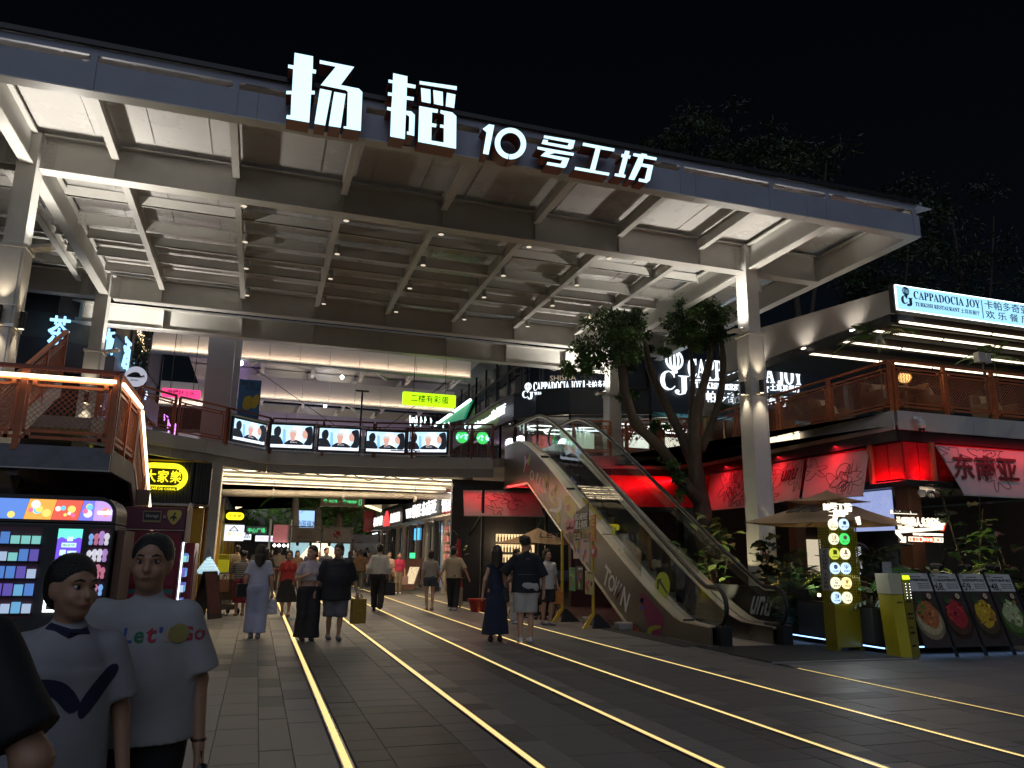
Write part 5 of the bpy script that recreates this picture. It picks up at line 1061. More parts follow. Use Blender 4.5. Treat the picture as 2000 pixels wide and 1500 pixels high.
kk = thing('yellow_kiosk', 'slanted yellow and cream parking kiosk with a small lime display', 'kiosk', (10.26, 10.6, 0))
KF = 10.5
wb('kiosk_side', mat('kiosk_yellow_bright', (.55, .46, .02), .4, var=.1), MB().hexa([(10.05, KF, 0), (10.22, KF-.06, 0), (10.22, KF+.25, 0), (10.05, KF+.3, 0)], [(9.97, KF+.02, .98), (10.16, KF-.04, .98), (10.16, KF+.25, .98), (9.97, KF+.3, .98)]), kk)
wb('kiosk_front', mat('kiosk_olive', (.26, .21, .03), .45, var=.1), MB().hexa([(10.225, KF-.055, 0), (10.47, KF+.02, 0), (10.47, KF+.3, 0), (10.225, KF+.25, 0)], [(10.165, KF-.035, 1.30), (10.40, KF+.04, 1.30), (10.40, KF+.3, 1.30), (10.165, KF+.25, 1.30)]), kk)
wb('kiosk_head', mat('kiosk_cream', (.55, .52, .36), .45, var=.05), MB().hexa([(9.96, KF+.0, .985), (10.158, KF-.05, .985), (10.158, KF+.25, .985), (9.96, KF+.3, .985)], [(9.94, KF+.02, 1.31), (10.15, KF-.04, 1.31), (10.15, KF+.25, 1.31), (9.94, KF+.3, 1.31)]), kk)
wb('kiosk_display', glow('display_lime', (.65, .95, .02), 1.2), MB().hexa([(10.20, KF-.055, 1.22), (10.385, KF+.005, 1.22), (10.385, KF+.03, 1.22), (10.20, KF+.0, 1.22)], [(10.19, KF-.05, 1.285), (10.375, KF+.01, 1.285), (10.375, KF+.03, 1.285), (10.19, KF+.0, 1.285)]), kk)
ku = Vector((.24, .075, 0)).normalized(); kv = Vector((-.06, .02, 1.3)).normalized()
for i in range(6):
    for j in range(2): rel(MB().tube([Vector((10.20, KF-.055, 1.15))+ku*(.03+j*.12)-kv*(.045*i), Vector((10.20, KF-.062, 1.15))+ku*(.03+j*.12)-kv*(.045*i)], .006, 6).build('button_light', WHITEG), kk)
for s, z, w_, h in (('自助缴费', .86, .16, .03), ('超级会员', .66, .16, .035), ('尊享停车优惠', .60, .17, .02), ('扫码先享', .45, .12, .02), ('立减30%', .36, .15, .04), ('安驰停车', .16, .14, .03)): rel(text(s, Vector((10.235, KF-.062, 0))+kv*z+ku*.015, ku, kv, w_, h, INK, None, .003, .004), kk)
rel(text('微信付', Vector((10.06, KF-.012, .84)), Vector((.19, -.06, 0)), kv, .09, .03, INK, None, .003, .004), kk)
t = thing('kiosk_side_sign', 'small pale notice sign on a pole behind the yellow kiosk', 'sign', (10.32, 10.95, 0)); MB().box(-.09, .13, 0, .02, 1.25, 1.5).build('notice_plate', mat('notice_grey', (.3, .32, .36), .5, var=.3, scale=30), t); MB().bar((-.08, .01, 0), (-.08, .01, 1.5), .02).build('pole', STEEL2, t)

MBY = [10.45, 10.85]
FOODS = [((.55, .45, .25), (.45, .15, .05), (.08, .25, .04)), ((.10, .05, .03), (.42, .03, .04), (.55, .08, .06)), ((.10, .07, .04), (.62, .38, .03), (.5, .22, .05)), ((.12, .2, .05), (.45, .5, .25), (.3, .2, .05))]
bx0 = YP(1810, 1110, MBY[1]).x; bwid = .625
_mb = ['menu board with a noodle dish, partly behind the yellow kiosk', 'menu board priced 68 with a red ribs picture', 'menu board priced 59 with a golden fried rice picture', 'menu board priced 48 at the right edge of the picture']
TT = ['菠萝咖喱海鲜饭', '火焰战斧猪肋排', '招牌菠萝炒饭', '青柠香茅鱼']
for i in range(4):
    x0 = bx0+(i-1)*bwid+.03; w_ = bwid-.045; t = thing('menu_board', _mb[i], 'menu board', (x0, MBY[0], .14), group='leaning menu boards before the planter')
    U = X3; V = Vector((0, MBY[1]-MBY[0], 1.18)).normalized(); N = U.cross(V); H = 1.24
    q = lambda x, y, d=0: U*x+V*y+N*d
    def pan(nm, m, pts, d, th=.002): return MB().prism(pts, q(0, 0, d), U, V, N*th).build(nm, m, t)
    pan('board', mat('board_brown', (.06, .045, .04), .4, var=.2, scale=6), [(0, 0), (w_, 0), (w_, H), (0, H)], -.02, .02)
    pan('frame_post', BLK, [(w_+.004, -.16), (w_+.038, -.16), (w_+.038, H+.04), (w_+.004, H+.04)], -.03, .05)
    pan('title_field', mat('board_white', (.60, .60, .58), .5, var=.05), [(0, .93), (w_, .93), (w_, H), (0, H)], .001)
    pc, fc, gc = FOODS[i]; r = random.Random(i)
    el = lambda cx, cy, a, b, n=26: [(cx+a*math.cos(k), cy+b*math.sin(k)) for k in np.linspace(0, 2*PI, n+1)[:-1]]
    cl = lambda pts: [(min(max(x, .0), w_), min(max(y, .02), .92)) for x, y in pts]
    pan('plate_print', mat('plate_print_%d' % i, tuple(c*.45 for c in pc), .4, var=.3, scale=20), cl(el(w_*.5, .42, w_*.49, .30)), .001); pan('plate_print', mat('plate_print2_%d' % i, tuple(c*.9 for c in pc), .4, var=.5, scale=30), cl(el(w_*.5, .45, w_*.42, .25)), .004)
    pan('dish_print', mat('dish_print_%d' % i, fc, .45, var=.6, scale=40), cl(curve_poly([(w_*(.5+.36*math.cos(k)*r.uniform(.8, 1.1)), .55+.24*math.sin(k)*r.uniform(.8, 1.1)) for k in np.linspace(0, 2*PI, 11)[:-1]], 3)), .007)
    for k in range(14):
        cx = w_*.5+r.uniform(-.3, .3)*w_; cy = .55+r.uniform(-.17, .2); a = r.uniform(.015, .05)
        pan('morsel_print', mat('morsel_%d_%d' % (i, k % 3), [gc, tuple(min(1, c*1.5) for c in fc), tuple(c*.4 for c in fc)][k % 3], .45, var=.5, scale=50), curve_poly(el(cx, cy, a, a*r.uniform(.4, .9), 7), 2), .010+.0006*k, .0005)
    for k in range(5): pan('leaf_print', mat('herb_print', (.05, .14, .04), .5), [(w_*.2+.02*k, .72), (w_*.2+.02*k+.02, .72), (w_*.16+.045*k, .92)], .0195+.0006*k, .0005)
    pan('round_stamp', mat('stamp_brown', (.3, .1, .04), .5), el(w_*.72, .84, .055, .055), .023, .002); pan('round_stamp', mat('stamp_cream', (.6, .5, .36), .5), el(w_*.72, .84, .045, .045), .026, .001); 
    tx = lambda s, x, y, ww, hh, m=INK: text(s, q(x, y, .006), U, V, ww, hh, m, t, .002, .004)
    tx('【'+TT[i]+'】', .06, 1.10, w_*.84, .05); tx('SIGNATURE', w_*.3, 1.17, w_*.4, .02); tx('THAI', .02, 1.19, .08, .02)
    text('招牌', q(w_*.68, .825, .0275), U, V, .045, .03, mat('stamp_brown', (.3, .1, .04), .5), t, .001)
    for k in range(3): tx('精选食材 匠心制作', w_*.5, 1.05-.035*k, w_*.45, .014)
    if i: tx('¥', .012, 1.0, .03, .04); tx({1: '68', 2: '59', 3: '48'}[i], .04, .945, .16, .13); tx('元', .21, .945, .03, .03)
for i in range(3):
    x = bx0+i*bwid+.02; t = thing('clip_lamp', 'black clip spotlight %s' % ['between the noodle board and the red ribs board', 'between the red ribs board and the fried rice board', 'between the fried rice board and the last menu board'][i], 'spotlight', (x, 10.66, 1.44), group='clip lamps on the menu boards')
    MB().tube([(0, .1, .0), (0, -.06, -.0), (0, -.10, -.03)], [.05, .05, .06], 10).bar((0, .1, -.05), (0, .2, -.1), .025).build('lamp_head', BLK, t)
    lamp('clip_beam', 'SPOT', (x, 10.57, 1.46), 30, (1, .84, .42), t, .008, (x, 10.70, .9), 66, .3)

vn = thing('neon_slogan_sign', 'lit slogan sign with a folded arrow and boxed red letters among the plants', 'sign', (13.1, 12.9, 2))
NW = glow('neon_cream', (1, .88, .68), 1.3); NR = glow('neon_red', (.9, .08, .03), 1.3)
F = lambda s, p, q, m=NW, d=.03: rel(front(s, p[0], p[1], q[0], q[1], 12.9, m, None, d, .008), vn)
F('让喝酒的人,先富起来', (1749, 1028), (1832, 1012)); F('DRINKING & RICH', (1752, 1033), (1780, 1029)); F('SLOGAN LIVE WINE', (1742, 1002), (1790, 998), BLK)
def npoly(nm, pts, m, d=.05, Y=12.9): rel(MB().prism([(YP(x, y, Y).x, YP(x, y, Y).z) for x, y in pts][::-1], (0, Y, 0), (1, 0, 0), (0, 0, 1), (0, -d, 0)).build(nm, m), vn)
npoly('top_plate', [(1739, 996), (1790, 999), (1790, 1005), (1739, 1003)], NW, .02); npoly('arrow_bar', [(1748, 1035), (1832, 1029), (1838, 1015), (1844, 1015), (1838, 1035), (1749, 1042)], NW); npoly('arrow_bar_edge', [(1838, 1037), (1845, 1015), (1846, 1016), (1840, 1037)], NR, .05)
npoly('arrow_tail', [(1748, 1041), (1754, 1041), (1764, 1052), (1766, 1048), (1766, 1060), (1757, 1059), (1761, 1055)], NW)
for i, ch in enumerate('VINIMOMENT'):
    x0 = 1774+i*6.7; npoly('letter_box', [(x0, 1048+i*.25), (x0+5.8, 1048.2+i*.25), (x0+5.8, 1057.5+i*.25), (x0, 1057+i*.25)], NR if i in (4, 5, 6) else NW, .03)
    rel(front(ch, x0+1.2, 1056+i*.25, x0+4.8, 1049.5+i*.25, 12.865, NW if i in (4, 5, 6) else NR, None, .01, .01), vn)
F('SLEEPERS, WINERS, THIS IS YOUR MOMENT', (1781, 1046), (1838, 1042.5))
wb('carrier_frame', BLK, MB().bar((12.6, 12.95, .7), (12.6, 12.95, 2.5), .04).bar((13.7, 12.95, .7), (13.7, 12.95, 2.5), .04), vn)
lamp('neon_glow', 'AREA', (13.1, 12.8, 2.25), 4, (1, .85, .65), vn, 1, (12.8, 10, .5), size_y=.4)

# ------------------------------------------------------------------ parasols
TAN = mat('parasol_canvas', (.40, .27, .15), .75, var=.08, scale=2, bump=.1, bscale=70)
def parasol(label, c, r, z, drop, two, rz, txt=None, h0=0):
    t = thing('parasol', label, 'parasol', (c[0], c[1], 0), rz)
    MB().cyl((0, 0, .0), .32, .08, 20).build('base', BLK, t); MB().cyl((0, 0, .08), .03, z-.1, 10).build('pole', STEEL2, t)
    def cap(rad, zt, zb, nm, hole=0):
        mb = MB(); n = 6; S = 4
        vs = []; 
        for k in range(S):
            a0 = PI/4+k*PI/2; a1 = a0+PI/2
            for i in range(n+1):
                for j in range(n+1):
                    s = hole+(1-hole)*i/n; p0 = Vector((math.cos(a0), math.sin(a0), 0))*rad*1.41*s*.72; p1 = Vector((math.cos(a1), math.sin(a1), 0))*rad*1.41*s*.72
                    p = p0.lerp(p1, j/n); sag = .10*s*math.sin(PI*j/n)*rad*.35
                    vs.append((p.x*(1-.04*math.sin(PI*j/n)), p.y*(1-.04*math.sin(PI*j/n)), zt+(zb-zt)*s-sag*.6-.05*math.sin(PI*s)))
        for k in range(S):
            o = k*(n+1)**2
            for i in range(n):
                for j in range(n): mb.f.append((o+i*(n+1)+j, o+(i+1)*(n+1)+j, o+(i+1)*(n+1)+j+1, o+i*(n+1)+j+1))
        mb.v = vs; o = mb.build(nm, TAN, t, smooth=False); md = o.modifiers.new('cloth', 'SOLIDIFY'); md.thickness = .012; return o
    if two: cap(r, z-.02, z-drop, 'canopy', .32); cap(r*.5, z+.08, z-drop*.25, 'vent_cap')
    else: cap(r, z, z-drop, 'canopy')
    for k in range(4):
        a = PI/4+k*PI/2; MB().bar((0, 0, z-.35), (math.cos(a)*r*.9, math.sin(a)*r*.9, z-drop-.03), .02).build('rib', BLK, t)
    if txt:
        k = txt[1]; a = PI/2*k; nrm = Vector((math.cos(a), math.sin(a), 0)); U = Vector((-nrm.y, nrm.x, 0)); V = (Vector((0, 0, z))-(nrm*r*.72+Vector((0, 0, z-drop)))).normalized()
        text(txt[0], nrm*r*.58+Vector((0, 0, z-drop*.78))-U*.35+nrm*.05+Vector((0, 0, .04)), U, V, .7, .3, INK, t, .01, .01, shear=.3)
    return t
parasol('two tier tan parasol beside the tall yellow totem', (11.45, 13.6), 1.75, 2.9, .62, True, R_(24), ('unu', 2))
parasol('tan parasol below the escalator over a cafe table', (7.3, 20.2), 1.15, 2.28, .42, False, R_(15), ('LET', 3))
# table, chairs and seated area below the escalator
t = thing('cafe_table', 'small dark cafe table under the tan parasol', 'table', (6.6, 19.2, 0)); MB().cyl((0, 0, .70), .38, .03, 20).build('table_top', WOODD, t); MB().cyl((0, 0, .02), .03, .68, 8).cyl((0, 0, 0), .22, .02, 16).build('pedestal', BLK, t)
def chair(label, x, y, rz):
    t = thing('cafe_chair', label, 'chair', (x, y, 0), rz, 'folding cafe chairs')
    MB().box(-.2, .2, -.2, .2, .43, .46).build('seat', WOODD, t, bevel=.008); MB().box(-.2, .2, .18, .21, .62, .86).build('backrest', WOODD, t, bevel=.008)
    for sx in (-.19, .19): MB().bar((sx, -.22, 0), (sx, .2, .88), .022).build('leg', BLK, t); MB().bar((sx, .22, 0), (sx, -.18, .45), .022).build('leg', BLK, t)
chair('folding cafe chair left of the small table', 5.95, 19.3, R_(80)); chair('folding cafe chair behind the small table', 6.7, 20.0, R_(10)); chair('folding cafe chair by the yellow framed notice', 7.0, 18.3, R_(200))
t = thing('red_planter_tub', 'low red plastic tub in front of the dark bar wall', 'tub', (5.95, 21.3, 0)); MB().lathe((0, 0, 0), [(.20, 0), (.26, .28), (.30, .29), (.30, .34), (.24, .34)], 20).build('tub_body', mat('tub_red', (.30, .02, .015), .45), t)
t = thing('folded_red_parasol', 'folded red parasol standing by the dark bar wall', 'parasol', (5.9, 23.5, 0)); MB().lathe((0, 0, .5), [(.17, 0), (.13, .3), (.09, 1.0), (.05, 1.5)], 10).build('folded_cloth', mat('parasol_red', (.30, .015, .03), .7, var=.2, scale=8), t); MB().cyl((0, 0, 0), .02, .6, 8).build('pole', BLK, t)
t = thing('grey_suitcase', 'grey wheeled suitcase standing behind the man in the beige shirt', 'suitcase', (5.75, 23.0, 0)); MB().box(-.17, .17, -.12, .12, .05, .58).build('shell', mat('suitcase_grey', (.22, .21, .19), .5, var=.1), t, bevel=.03); MB().bar((-.1, .1, .58), (-.1, .1, .95), .015).bar((.1, .1, .58), (.1, .1, .95), .015).bar((-.11, .1, .95), (.11, .1, .95), .02).build('handle', BLK, t)
for sx in (-.12, .12): MB().tube([(sx-.02, 0, .03), (sx+.02, 0, .03)], .03, 8).build('wheel', BLK, t)
# the yellow framed notice with posters
fr = thing('yellow_frame_notice', 'yellow framed poster stand reading big news beside the escalator', 'notice', (7.1, 16.8, 0))
YL = mat('frame_yellow', (.55, .36, .02), .45, var=.1); P0 = Vector((7.02, 17.7, 0)); P1 = Vector((7.05, 15.95, 0)); dU = (P1-P0).normalized()
for p in (P0, P1):
    wb('post', YL, MB().bar(p+Z3*.25, p+Z3*2.12, .05, .05).bar(p+Vector((-.02, 0, .25)), p+Vector((-.02, 0, .3)), .06), fr); wb('foot', YL, MB().hexa([p+Vector((-.25, -.04, .0)), p+Vector((-.16, -.04, 0)), p+Vector((-.16, .04, 0)), p+Vector((-.25, .04, 0))], [p+Vector((-.05, -.03, .3)), p+Vector((.02, -.03, .3)), p+Vector((.02, .03, .3)), p+Vector((-.05, .03, .3))]), fr)
    wb('rear_leg', BLK, MB().hexa([p+Vector((-.02, -.04, 0)), p+Vector((.45, -.04, 0)), p+Vector((.45, .04, 0)), p+Vector((-.02, .04, 0))], [p+Vector((.03, -.03, .3)), p+Vector((.12, -.03, .3)), p+Vector((.12, .03, .3)), p+Vector((.03, .03, .3))]), fr)
POS = [((.42, .3, .32), (1121, 1050, 1135, 1091)), ((.45, .3, .3), (1136, 1053, 1151, 1098)), ((.05, .22, .1), (1113, 1108, 1125, 1153)), ((.02, .025, .02), (1127, 1106, 1140, 1151)), ((.45, .38, .2), (1144, 1114, 1160, 1160))]
for i, (c, (x0, y0, x1, y1)) in enumerate(POS):
    a = XP(x0, y1, 7.0); b = XP(x1, y0, 7.0); hh = XP(x0, y0, 7.0).z-a.z; ww = a.y-b.y; O = Vector((6.99, a.y, a.z)); r = random.Random(i+3)
    rel(MB().prism([(0, 0), (ww, 0), (ww, hh), (0, hh)], O, NY3, Z3, (-.006, 0, 0)).build('poster', mat('poster_%d' % i, c, .5, var=.1)), fr)
    rel(text(['精酿啤酒', '海鲜美食', '水果', '蔬菜沙拉', '烧烤小食'][i], O+Vector((-.009, -ww*.3, hh*.86)), NY3, Z3, ww*.66, hh*.09, INK if i != 3 else PR_W, None, .002, .004), fr)
    for k in range(5):
        cy, cz = r.uniform(.15, .8)*ww, r.uniform(.12, .7)*hh; s = r.uniform(.06, .13)*ww*1.6
        rel(MB().prism(curve_poly([(cy+s*math.cos(t_)*r.uniform(.5, 1), cz+s*1.3*math.sin(t_)*r.uniform(.6, 1)) for t_ in np.linspace(0, 2*PI, 8)[:-1]], 3), O+Vector((-.0075-.0008*k, 0, 0)), NY3, Z3, (-.0006, 0, 0)).build('poster_print', mat('poster_ink_%d' % ((k+i) % 4), [(.35, .02, .06), (.05, .05, .3), (.3, .45, .1), (.4, .1, .03)][(k+i) % 4], .5)), fr)
    rel(MB().bar(O+Vector((0, 0, hh)), O+Vector((.02, 0, 2.05-a.z)), .006).bar(O+Vector((0, -ww, hh)), O+Vector((.02, -ww, 2.05-a.z)), .006).build('poster_wire', BLK), fr)
wb('cross_bar', YL, MB().bar(P0+Z3*2.07, P1+Z3*2.07, .03), fr)
a = XP(1124, 1040, 6.98); b = XP(1152, 1015, 6.98)
rel(MB().prism([(0, 0), (a.y-b.y, .12), (a.y-b.y-.03, .62), (0, .42)], (6.97, a.y, a.z), NY3, Z3, (-.02, 0, 0)).build('news_plate', mat('news_black', (.02, .02, .02), .5)), fr)
for s, dz, h in (('BIG NEWS!', .24, .15), ('楼上有料', .04, .19)): rel(text(s, (6.945, a.y-.05, a.z+dz+.03), NY3, Vector((0, -.18, 1)), (a.y-b.y)*.85, h, PR_W, None, .004, .012), fr)
c_ = XP(1116, 1028, 6.98)
for d in (-.13, .13): rel(MB().tube([(6.97, c_.y+d, c_.z), (6.94, c_.y+d, c_.z)], .17, 16).build('pink_face', mat('pink_card', (.5, .12, .2), .5)), fr); rel(MB().tube([(6.935, c_.y+d-.07, c_.z-.02), (6.935, c_.y+d, c_.z-.06), (6.935, c_.y+d+.07, c_.z-.02)], .01, 5).build('face_smile', INK), fr)
c_ = XP(1160, 1030, 6.98)
rel(MB().prism([(-.13, -.28), (.13, -.3), (.15, .28), (-.15, .25)], (6.97, c_.y, c_.z), NY3, Z3, (-.02, 0, 0)).build('see_plate', mat('see_orange', (.55, .12, .03), .5)), fr)
YP_ = mat('see_yellow', (.7, .5, .05), .5)
for s, dz in (('SEE', .03), ('YA!', -.22)): rel(text(s, (6.945, c_.y+.11, c_.z+dz), NY3, Z3, .22, .2, YP_, None, .004, .02), fr)
c_ = XP(1162, 1077, 6.98)
for k in range(8): rel(MB().tube([(6.97, c_.y+.09*math.cos(k*PI/4), c_.z+.09*math.sin(k*PI/4)), (6.95-.001*k, c_.y+.09*math.cos(k*PI/4), c_.z+.09*math.sin(k*PI/4))], .05, 10).build('flower_petal', mat('petal_red', (.45, .02, .03), .5)), fr)
rel(MB().tube([(6.94, c_.y, c_.z), (6.93, c_.y, c_.z)], .055, 12).build('flower_heart', mat('petal_pale', (.5, .6, .65), .5)), fr)
for (x, y) in ((7.5, 17.1), (7.6, 15.6)):
    t = thing('ballast_block', 'pale wrapped ballast block behind the %s frame post' % ('far' if y > 16 else 'near'), 'block', (x, y, 0)); MB().box(-.17, .17, -.14, .14, 0, .16).build('block_body', mat('ballast_pale', (.30, .27, .24), .7, var=.2, scale=8), t, bevel=.03)
# ================================================================== upper right: restaurant with curved dark fascia
rs = thing('terrace_restaurant', 'dark fronted upstairs restaurant with a curved fascia and glass front', 'building', (12, 26, 4.78))
RP = [(9.0, 46), (9.0, 34.5), (9.0, 29.5), (9.15, 28.0), (9.7, 27.0), (10.7, 26.2), (13.4, 25.0), (20.8, 24.3)]
LGRN = mat('lime_cladding', (.10, .24, .015), .45, var=.1); DNAVY = mat('fascia_dark_navy', (.018, .024, .035), .4, var=.15)
for k, (a, b) in enumerate(zip(RP[:-1], RP[1:])):
    d = Vector((b[0]-a[0], b[1]-a[1], 0)); n = Vector((d.y, -d.x, 0)).normalized(); L = d.length
    def sl(z0, z1, off, m, nm, th=.1):
        A = Vector((*a, 0))+n*off; B = Vector((*b, 0))+n*off; return wb(nm, m, MB().hexa([(*A.xy, z0), (*B.xy, z0), (*(B-n*th).xy, z0), (*(A-n*th).xy, z0)], [(*A.xy, z1), (*B.xy, z1), (*(B-n*th).xy, z1), (*(A-n*th).xy, z1)]), rs)
    sl(6.78, 7.62 if k < 6 else 8.75, .08, LGRN if k in (1,) else DNAVY, 'fascia'); sl(6.68, 6.78, .12, BLK, 'fascia_trim')
    sl(7.63 if k < 6 else 8.76, 7.72 if k < 6 else 8.85, .12, BLK, 'fascia_cap'); sl(4.85, 6.67, .0, GLASSD, 'shop_glass', .02)
    sl(7.73 if k < 6 else 8.86, 10.6, -.6, mat('upper_dark_glass', (.02, .025, .035), .15, var=.1), 'upper_wall')
    m_ = max(1, int(L/1.3))
    for i in range(m_+1):
        p = Vector((*a, 0))+d*(i/m_); wb('mullion', mat('bronze_mullion', (.10, .07, .03), .4, .5), MB().bar((p.x, p.y, 4.8), (p.x, p.y, 6.7), .07), rs)
        p2 = p-n*.3; wb('upper_post', BLK, MB().bar((p2.x, p2.y, 7.7), (p2.x, p2.y, 10.6), .07), rs)
wb('upper_rail', BLK, MB().bar((9.3, 46, 8.9), (9.3, 28, 8.9), .08).bar((9.3, 28, 8.9), (13.6, 24.9, 8.9), .08), rs)
wb('side_cladding', mat('vertical_tan_cladding', (.2, .17, .13), .6), MB().box(8.7, 8.95, 46, 60, 4.8, 10), rs)
wb('teal_awning', mat('teal_awning', (.03, .22, .27), .6), MB().hexa([(13.4, 24.8, 6.55), (20.8, 24.1, 6.55), (20.8, 23.2, 6.42), (13.4, 23.9, 6.42)], [(13.4, 24.8, 6.75), (20.8, 24.1, 6.75), (20.8, 23.2, 6.44), (13.4, 23.9, 6.44)]), rs)
# interior seen through the glass
wb('inside_back', mat('restaurant_back', (.16, .11, .08), .6, var=.4, scale=2), MB().box(9.4, 22, 31, 31.2, 4.8, 8), rs); wb('inside_ceiling', mat('restaurant_ceiling', (.05, .04, .04), .6), MB().hexa([(9.3, 28.5, 6.9), (20.8, 24.6, 6.9), (20.8, 31, 6.9), (9.3, 44, 6.9)], [(9.3, 28.5, 6.95), (20.8, 24.6, 6.95), (20.8, 31, 6.95), (9.3, 44, 6.95)]), rs)
HEXG = glow('hex_light', (1, .93, .82), 4)
for (cx, cy) in ((10.4, 28.6), (11.4, 29.4), (13.0, 27.0), (14.2, 27.6), (14.6, 26.4), (15.8, 27.2), (12.2, 28.4)):
    pts = [(cx+.55*math.cos(k*PI/3), cy+.55*math.sin(k*PI/3), 6.55) for k in range(7)]; wb('hexagon_light', HEXG, MB().tube(pts, .028, 5, False), rs)
fw = MB(); r = random.Random(4)
for i in range(900):
    x, z = r.uniform(10.2, 11.0), r.uniform(4.9, 6.25); s = .05; c = Vector((x, 28.9+r.uniform(0, .08), z)); u = Vector((r.uniform(-1, 1), -.4, r.uniform(-1, 1))).normalized()*s; v = u.cross(Y3).normalized()*s; fw.quad(c-u-v, c+u-v, c+u+v, c-u+v)
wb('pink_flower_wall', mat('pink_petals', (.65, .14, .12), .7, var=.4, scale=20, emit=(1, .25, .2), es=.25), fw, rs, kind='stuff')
wb('white_frame', STEEL, MB().box(11.05, 11.15, 28.0, 28.1, 4.8, 6.5).box(11.9, 12.0, 28.0, 28.1, 4.8, 6.5).box(11.05, 12.0, 28.0, 28.1, 6.4, 6.5), rs); wb('gold_pier', mat('gold_pier', (.28, .20, .08), .35, .4, var=.1), MB().box(12.2, 12.75, 26.2, 26.6, 4.8, 6.7), rs)
wb('mirror_panel', DARK, MB().box(11.16, 11.89, 28.05, 28.08, 5.2, 6.4), rs)
for x, y, w_, c in ((13.8, 26.0, 1.1, (.9, .95, .8)), (15.8, 26.2, .8, (1, .9, .7))): wb('lit_panel', mat('lit_panel_%d' % int(x), (.6, .6, .55), .5, emit=c, es=1.1), MB().box(x, x+w_, y+2, y+2.05, 5.9, 6.45), rs)
for i in range(6):
    x = 13.9+i*1.0; wb('dining_table', WOODD, MB().box(x, x+.6, 26.6, 27.2, 5.45, 5.5).box(x+.27, x+.33, 26.85, 26.95, 4.8, 5.45), rs)
lamp('restaurant_light', 'POINT', (11.2, 28.0, 6.3), 60, (1, .82, .6), rs, .3); lamp('restaurant_light', 'POINT', (14.8, 26.6, 6.3), 60, (1, .82, .6), rs, .3); lamp('restaurant_light', 'POINT', (18.4, 26.6, 6.3), 40, (1, .82, .6), rs, .3)
# fascia letters
CW = glow('restaurant_letter_white', (.85, .93, 1.0), 1.35)
SERIF = lambda s: ''.join(chr(0x1D400+ord(c)-65) if 'A' <= c <= 'Z' else c for c in s)
def onplane(s, p, q, A, B, m, parent, dep=.05, wt=.0):
    n = Vector((B[1]-A[1], A[0]-B[0], 0)).normalized()*.16; A2 = (A[0]+n.x, A[1]+n.y); B2 = (B[0]+n.x, B[1]+n.y)
    u = LP(*p, A2, B2); v = LP(*q, A2, B2); d = Vector((B[0]-A[0], B[1]-A[1], 0)).normalized(); hh = LP(p[0], p[1]-(p[1]-q[1]), A2, B2).z-u.z
    vz = LP(q[0], q[1], A2, B2); return rel(text(s, u, d, Z3, (v-u).dot(d), hh, m, None, dep, wt), parent)
def logo(parent, c, d, s, m):
    c = Vector(c); n = Vector((d.y, -d.x, 0)); P = lambda x, z: c+d*(x*s)+Z3*(z*s)+n*.06
    mb = MB()
    for k in (-1, -.5, 0, .5, 1): mb.tube([P(k*.34*math.cos(t)*1.0, .62+.38*math.sin(t)) for t in np.linspace(-PI/2, PI/2, 12)], .045*s, 5)
    mb.bar(P(-.1, .14), P(.1, .14), .1*s); wb('logo_balloon', m, mb, parent)
    for ch, x0, z0 in (('𝐂', -.62, -.62), ('𝐉', -.02, -.78)): rel(text(ch, P(x0, z0), d, Z3, .62*s, .78*s, m, None, .03), parent)
A1, B1 = (9.3, 27.35), (13.4, 25.0)
s1 = thing('small_restaurant_letters', 'white lit restaurant name on the curved dark fascia above the escalator', 'sign', (11, 26, 7.2))
u1 = Vector((B1[0]-A1[0], B1[1]-A1[1], 0)).normalized()
onplane(SERIF('CAPPADOCIA JOY'), (1042, 766), (1136, 747), A1, B1, CW, s1); onplane(SERIF('TURKISH RESTAURANT')+' 土耳其餐厅', (1044, 772), (1135, 765), A1, B1, CW, s1)
onplane('卡帕多奇亚', (1146, 760), (1198, 744), A1, B1, CW, s1); onplane('欢 乐 餐 厅', (1146, 766), (1198, 758), A1, B1, CW, s1); onplane('|', (1139, 768), (1142, 744), A1, B1, CW, s1)
n1 = Vector((u1.y, -u1.x, 0)); logo(s1, LP(1033, 768, A1, B1)+n1*.12, u1, .36, CW)
s2 = thing('large_restaurant_letters', 'large white lit restaurant name on the tall dark fascia behind the canopy column', 'sign', (17, 24.4, 7.6))
A2_, B2_ = (13.4, 25.0), (20.8, 24.3); u2 = Vector((B2_[0]-A2_[0], B2_[1]-A2_[1], 0)).normalized(); n2 = Vector((u2.y, -u2.x, 0))
onplane(SERIF('CAPPADOCIA JOY'), (1344, 742), (1564, 700), A2_, B2_, CW, s2); onplane(SERIF('TURKISH RESTAURANT'), (1350, 757), (1500, 745), A2_, B2_, CW, s2); onplane('土耳其餐厅', (1504, 763), (1562, 750), A2_, B2_, CW, s2); onplane('卡帕多奇亚欢乐餐厅', (1358, 784), (1538, 762), A2_, B2_, CW, s2)
for x0, x1 in ((1345, 1420), (1424, 1490)): 
    pa, pb = LP(x0, 744, A2_, B2_)+n2*.14, LP(x1, 744, A2_, B2_)+n2*.14; rel(MB().bar(pa, pb, .04).build('underline', CW), s2)
logo(s2, LP(1314, 735, A2_, B2_)+n2*.12, u2, .95, CW)
lamp('fascia_sign_spill', 'AREA', (17, 23.8, 7.9), 30, (.8, .9, 1), s2, 6, (16, 18, 5), size_y=.8)
s3 = thing('green_cafe_letters', 'white lit cafe and restaurant words on the lime fascia', 'sign', (8.9, 31, 7.2))
rel(text('Café & Restaurant 欧式餐厅', (8.88, 34.0, 7.0), NY3, Z3, 5.6, .42, CW, None, .05, .008), s3)
sh_ = thing('hookah_neon', 'faint line drawing of a water pipe with the word SHISHA in the upper window', 'sign', (11.3, 25.6, 8.2))
FN = glow('faint_neon', (.5, .42, .3), .5); pS = LP(1088, 742, A1, B1)
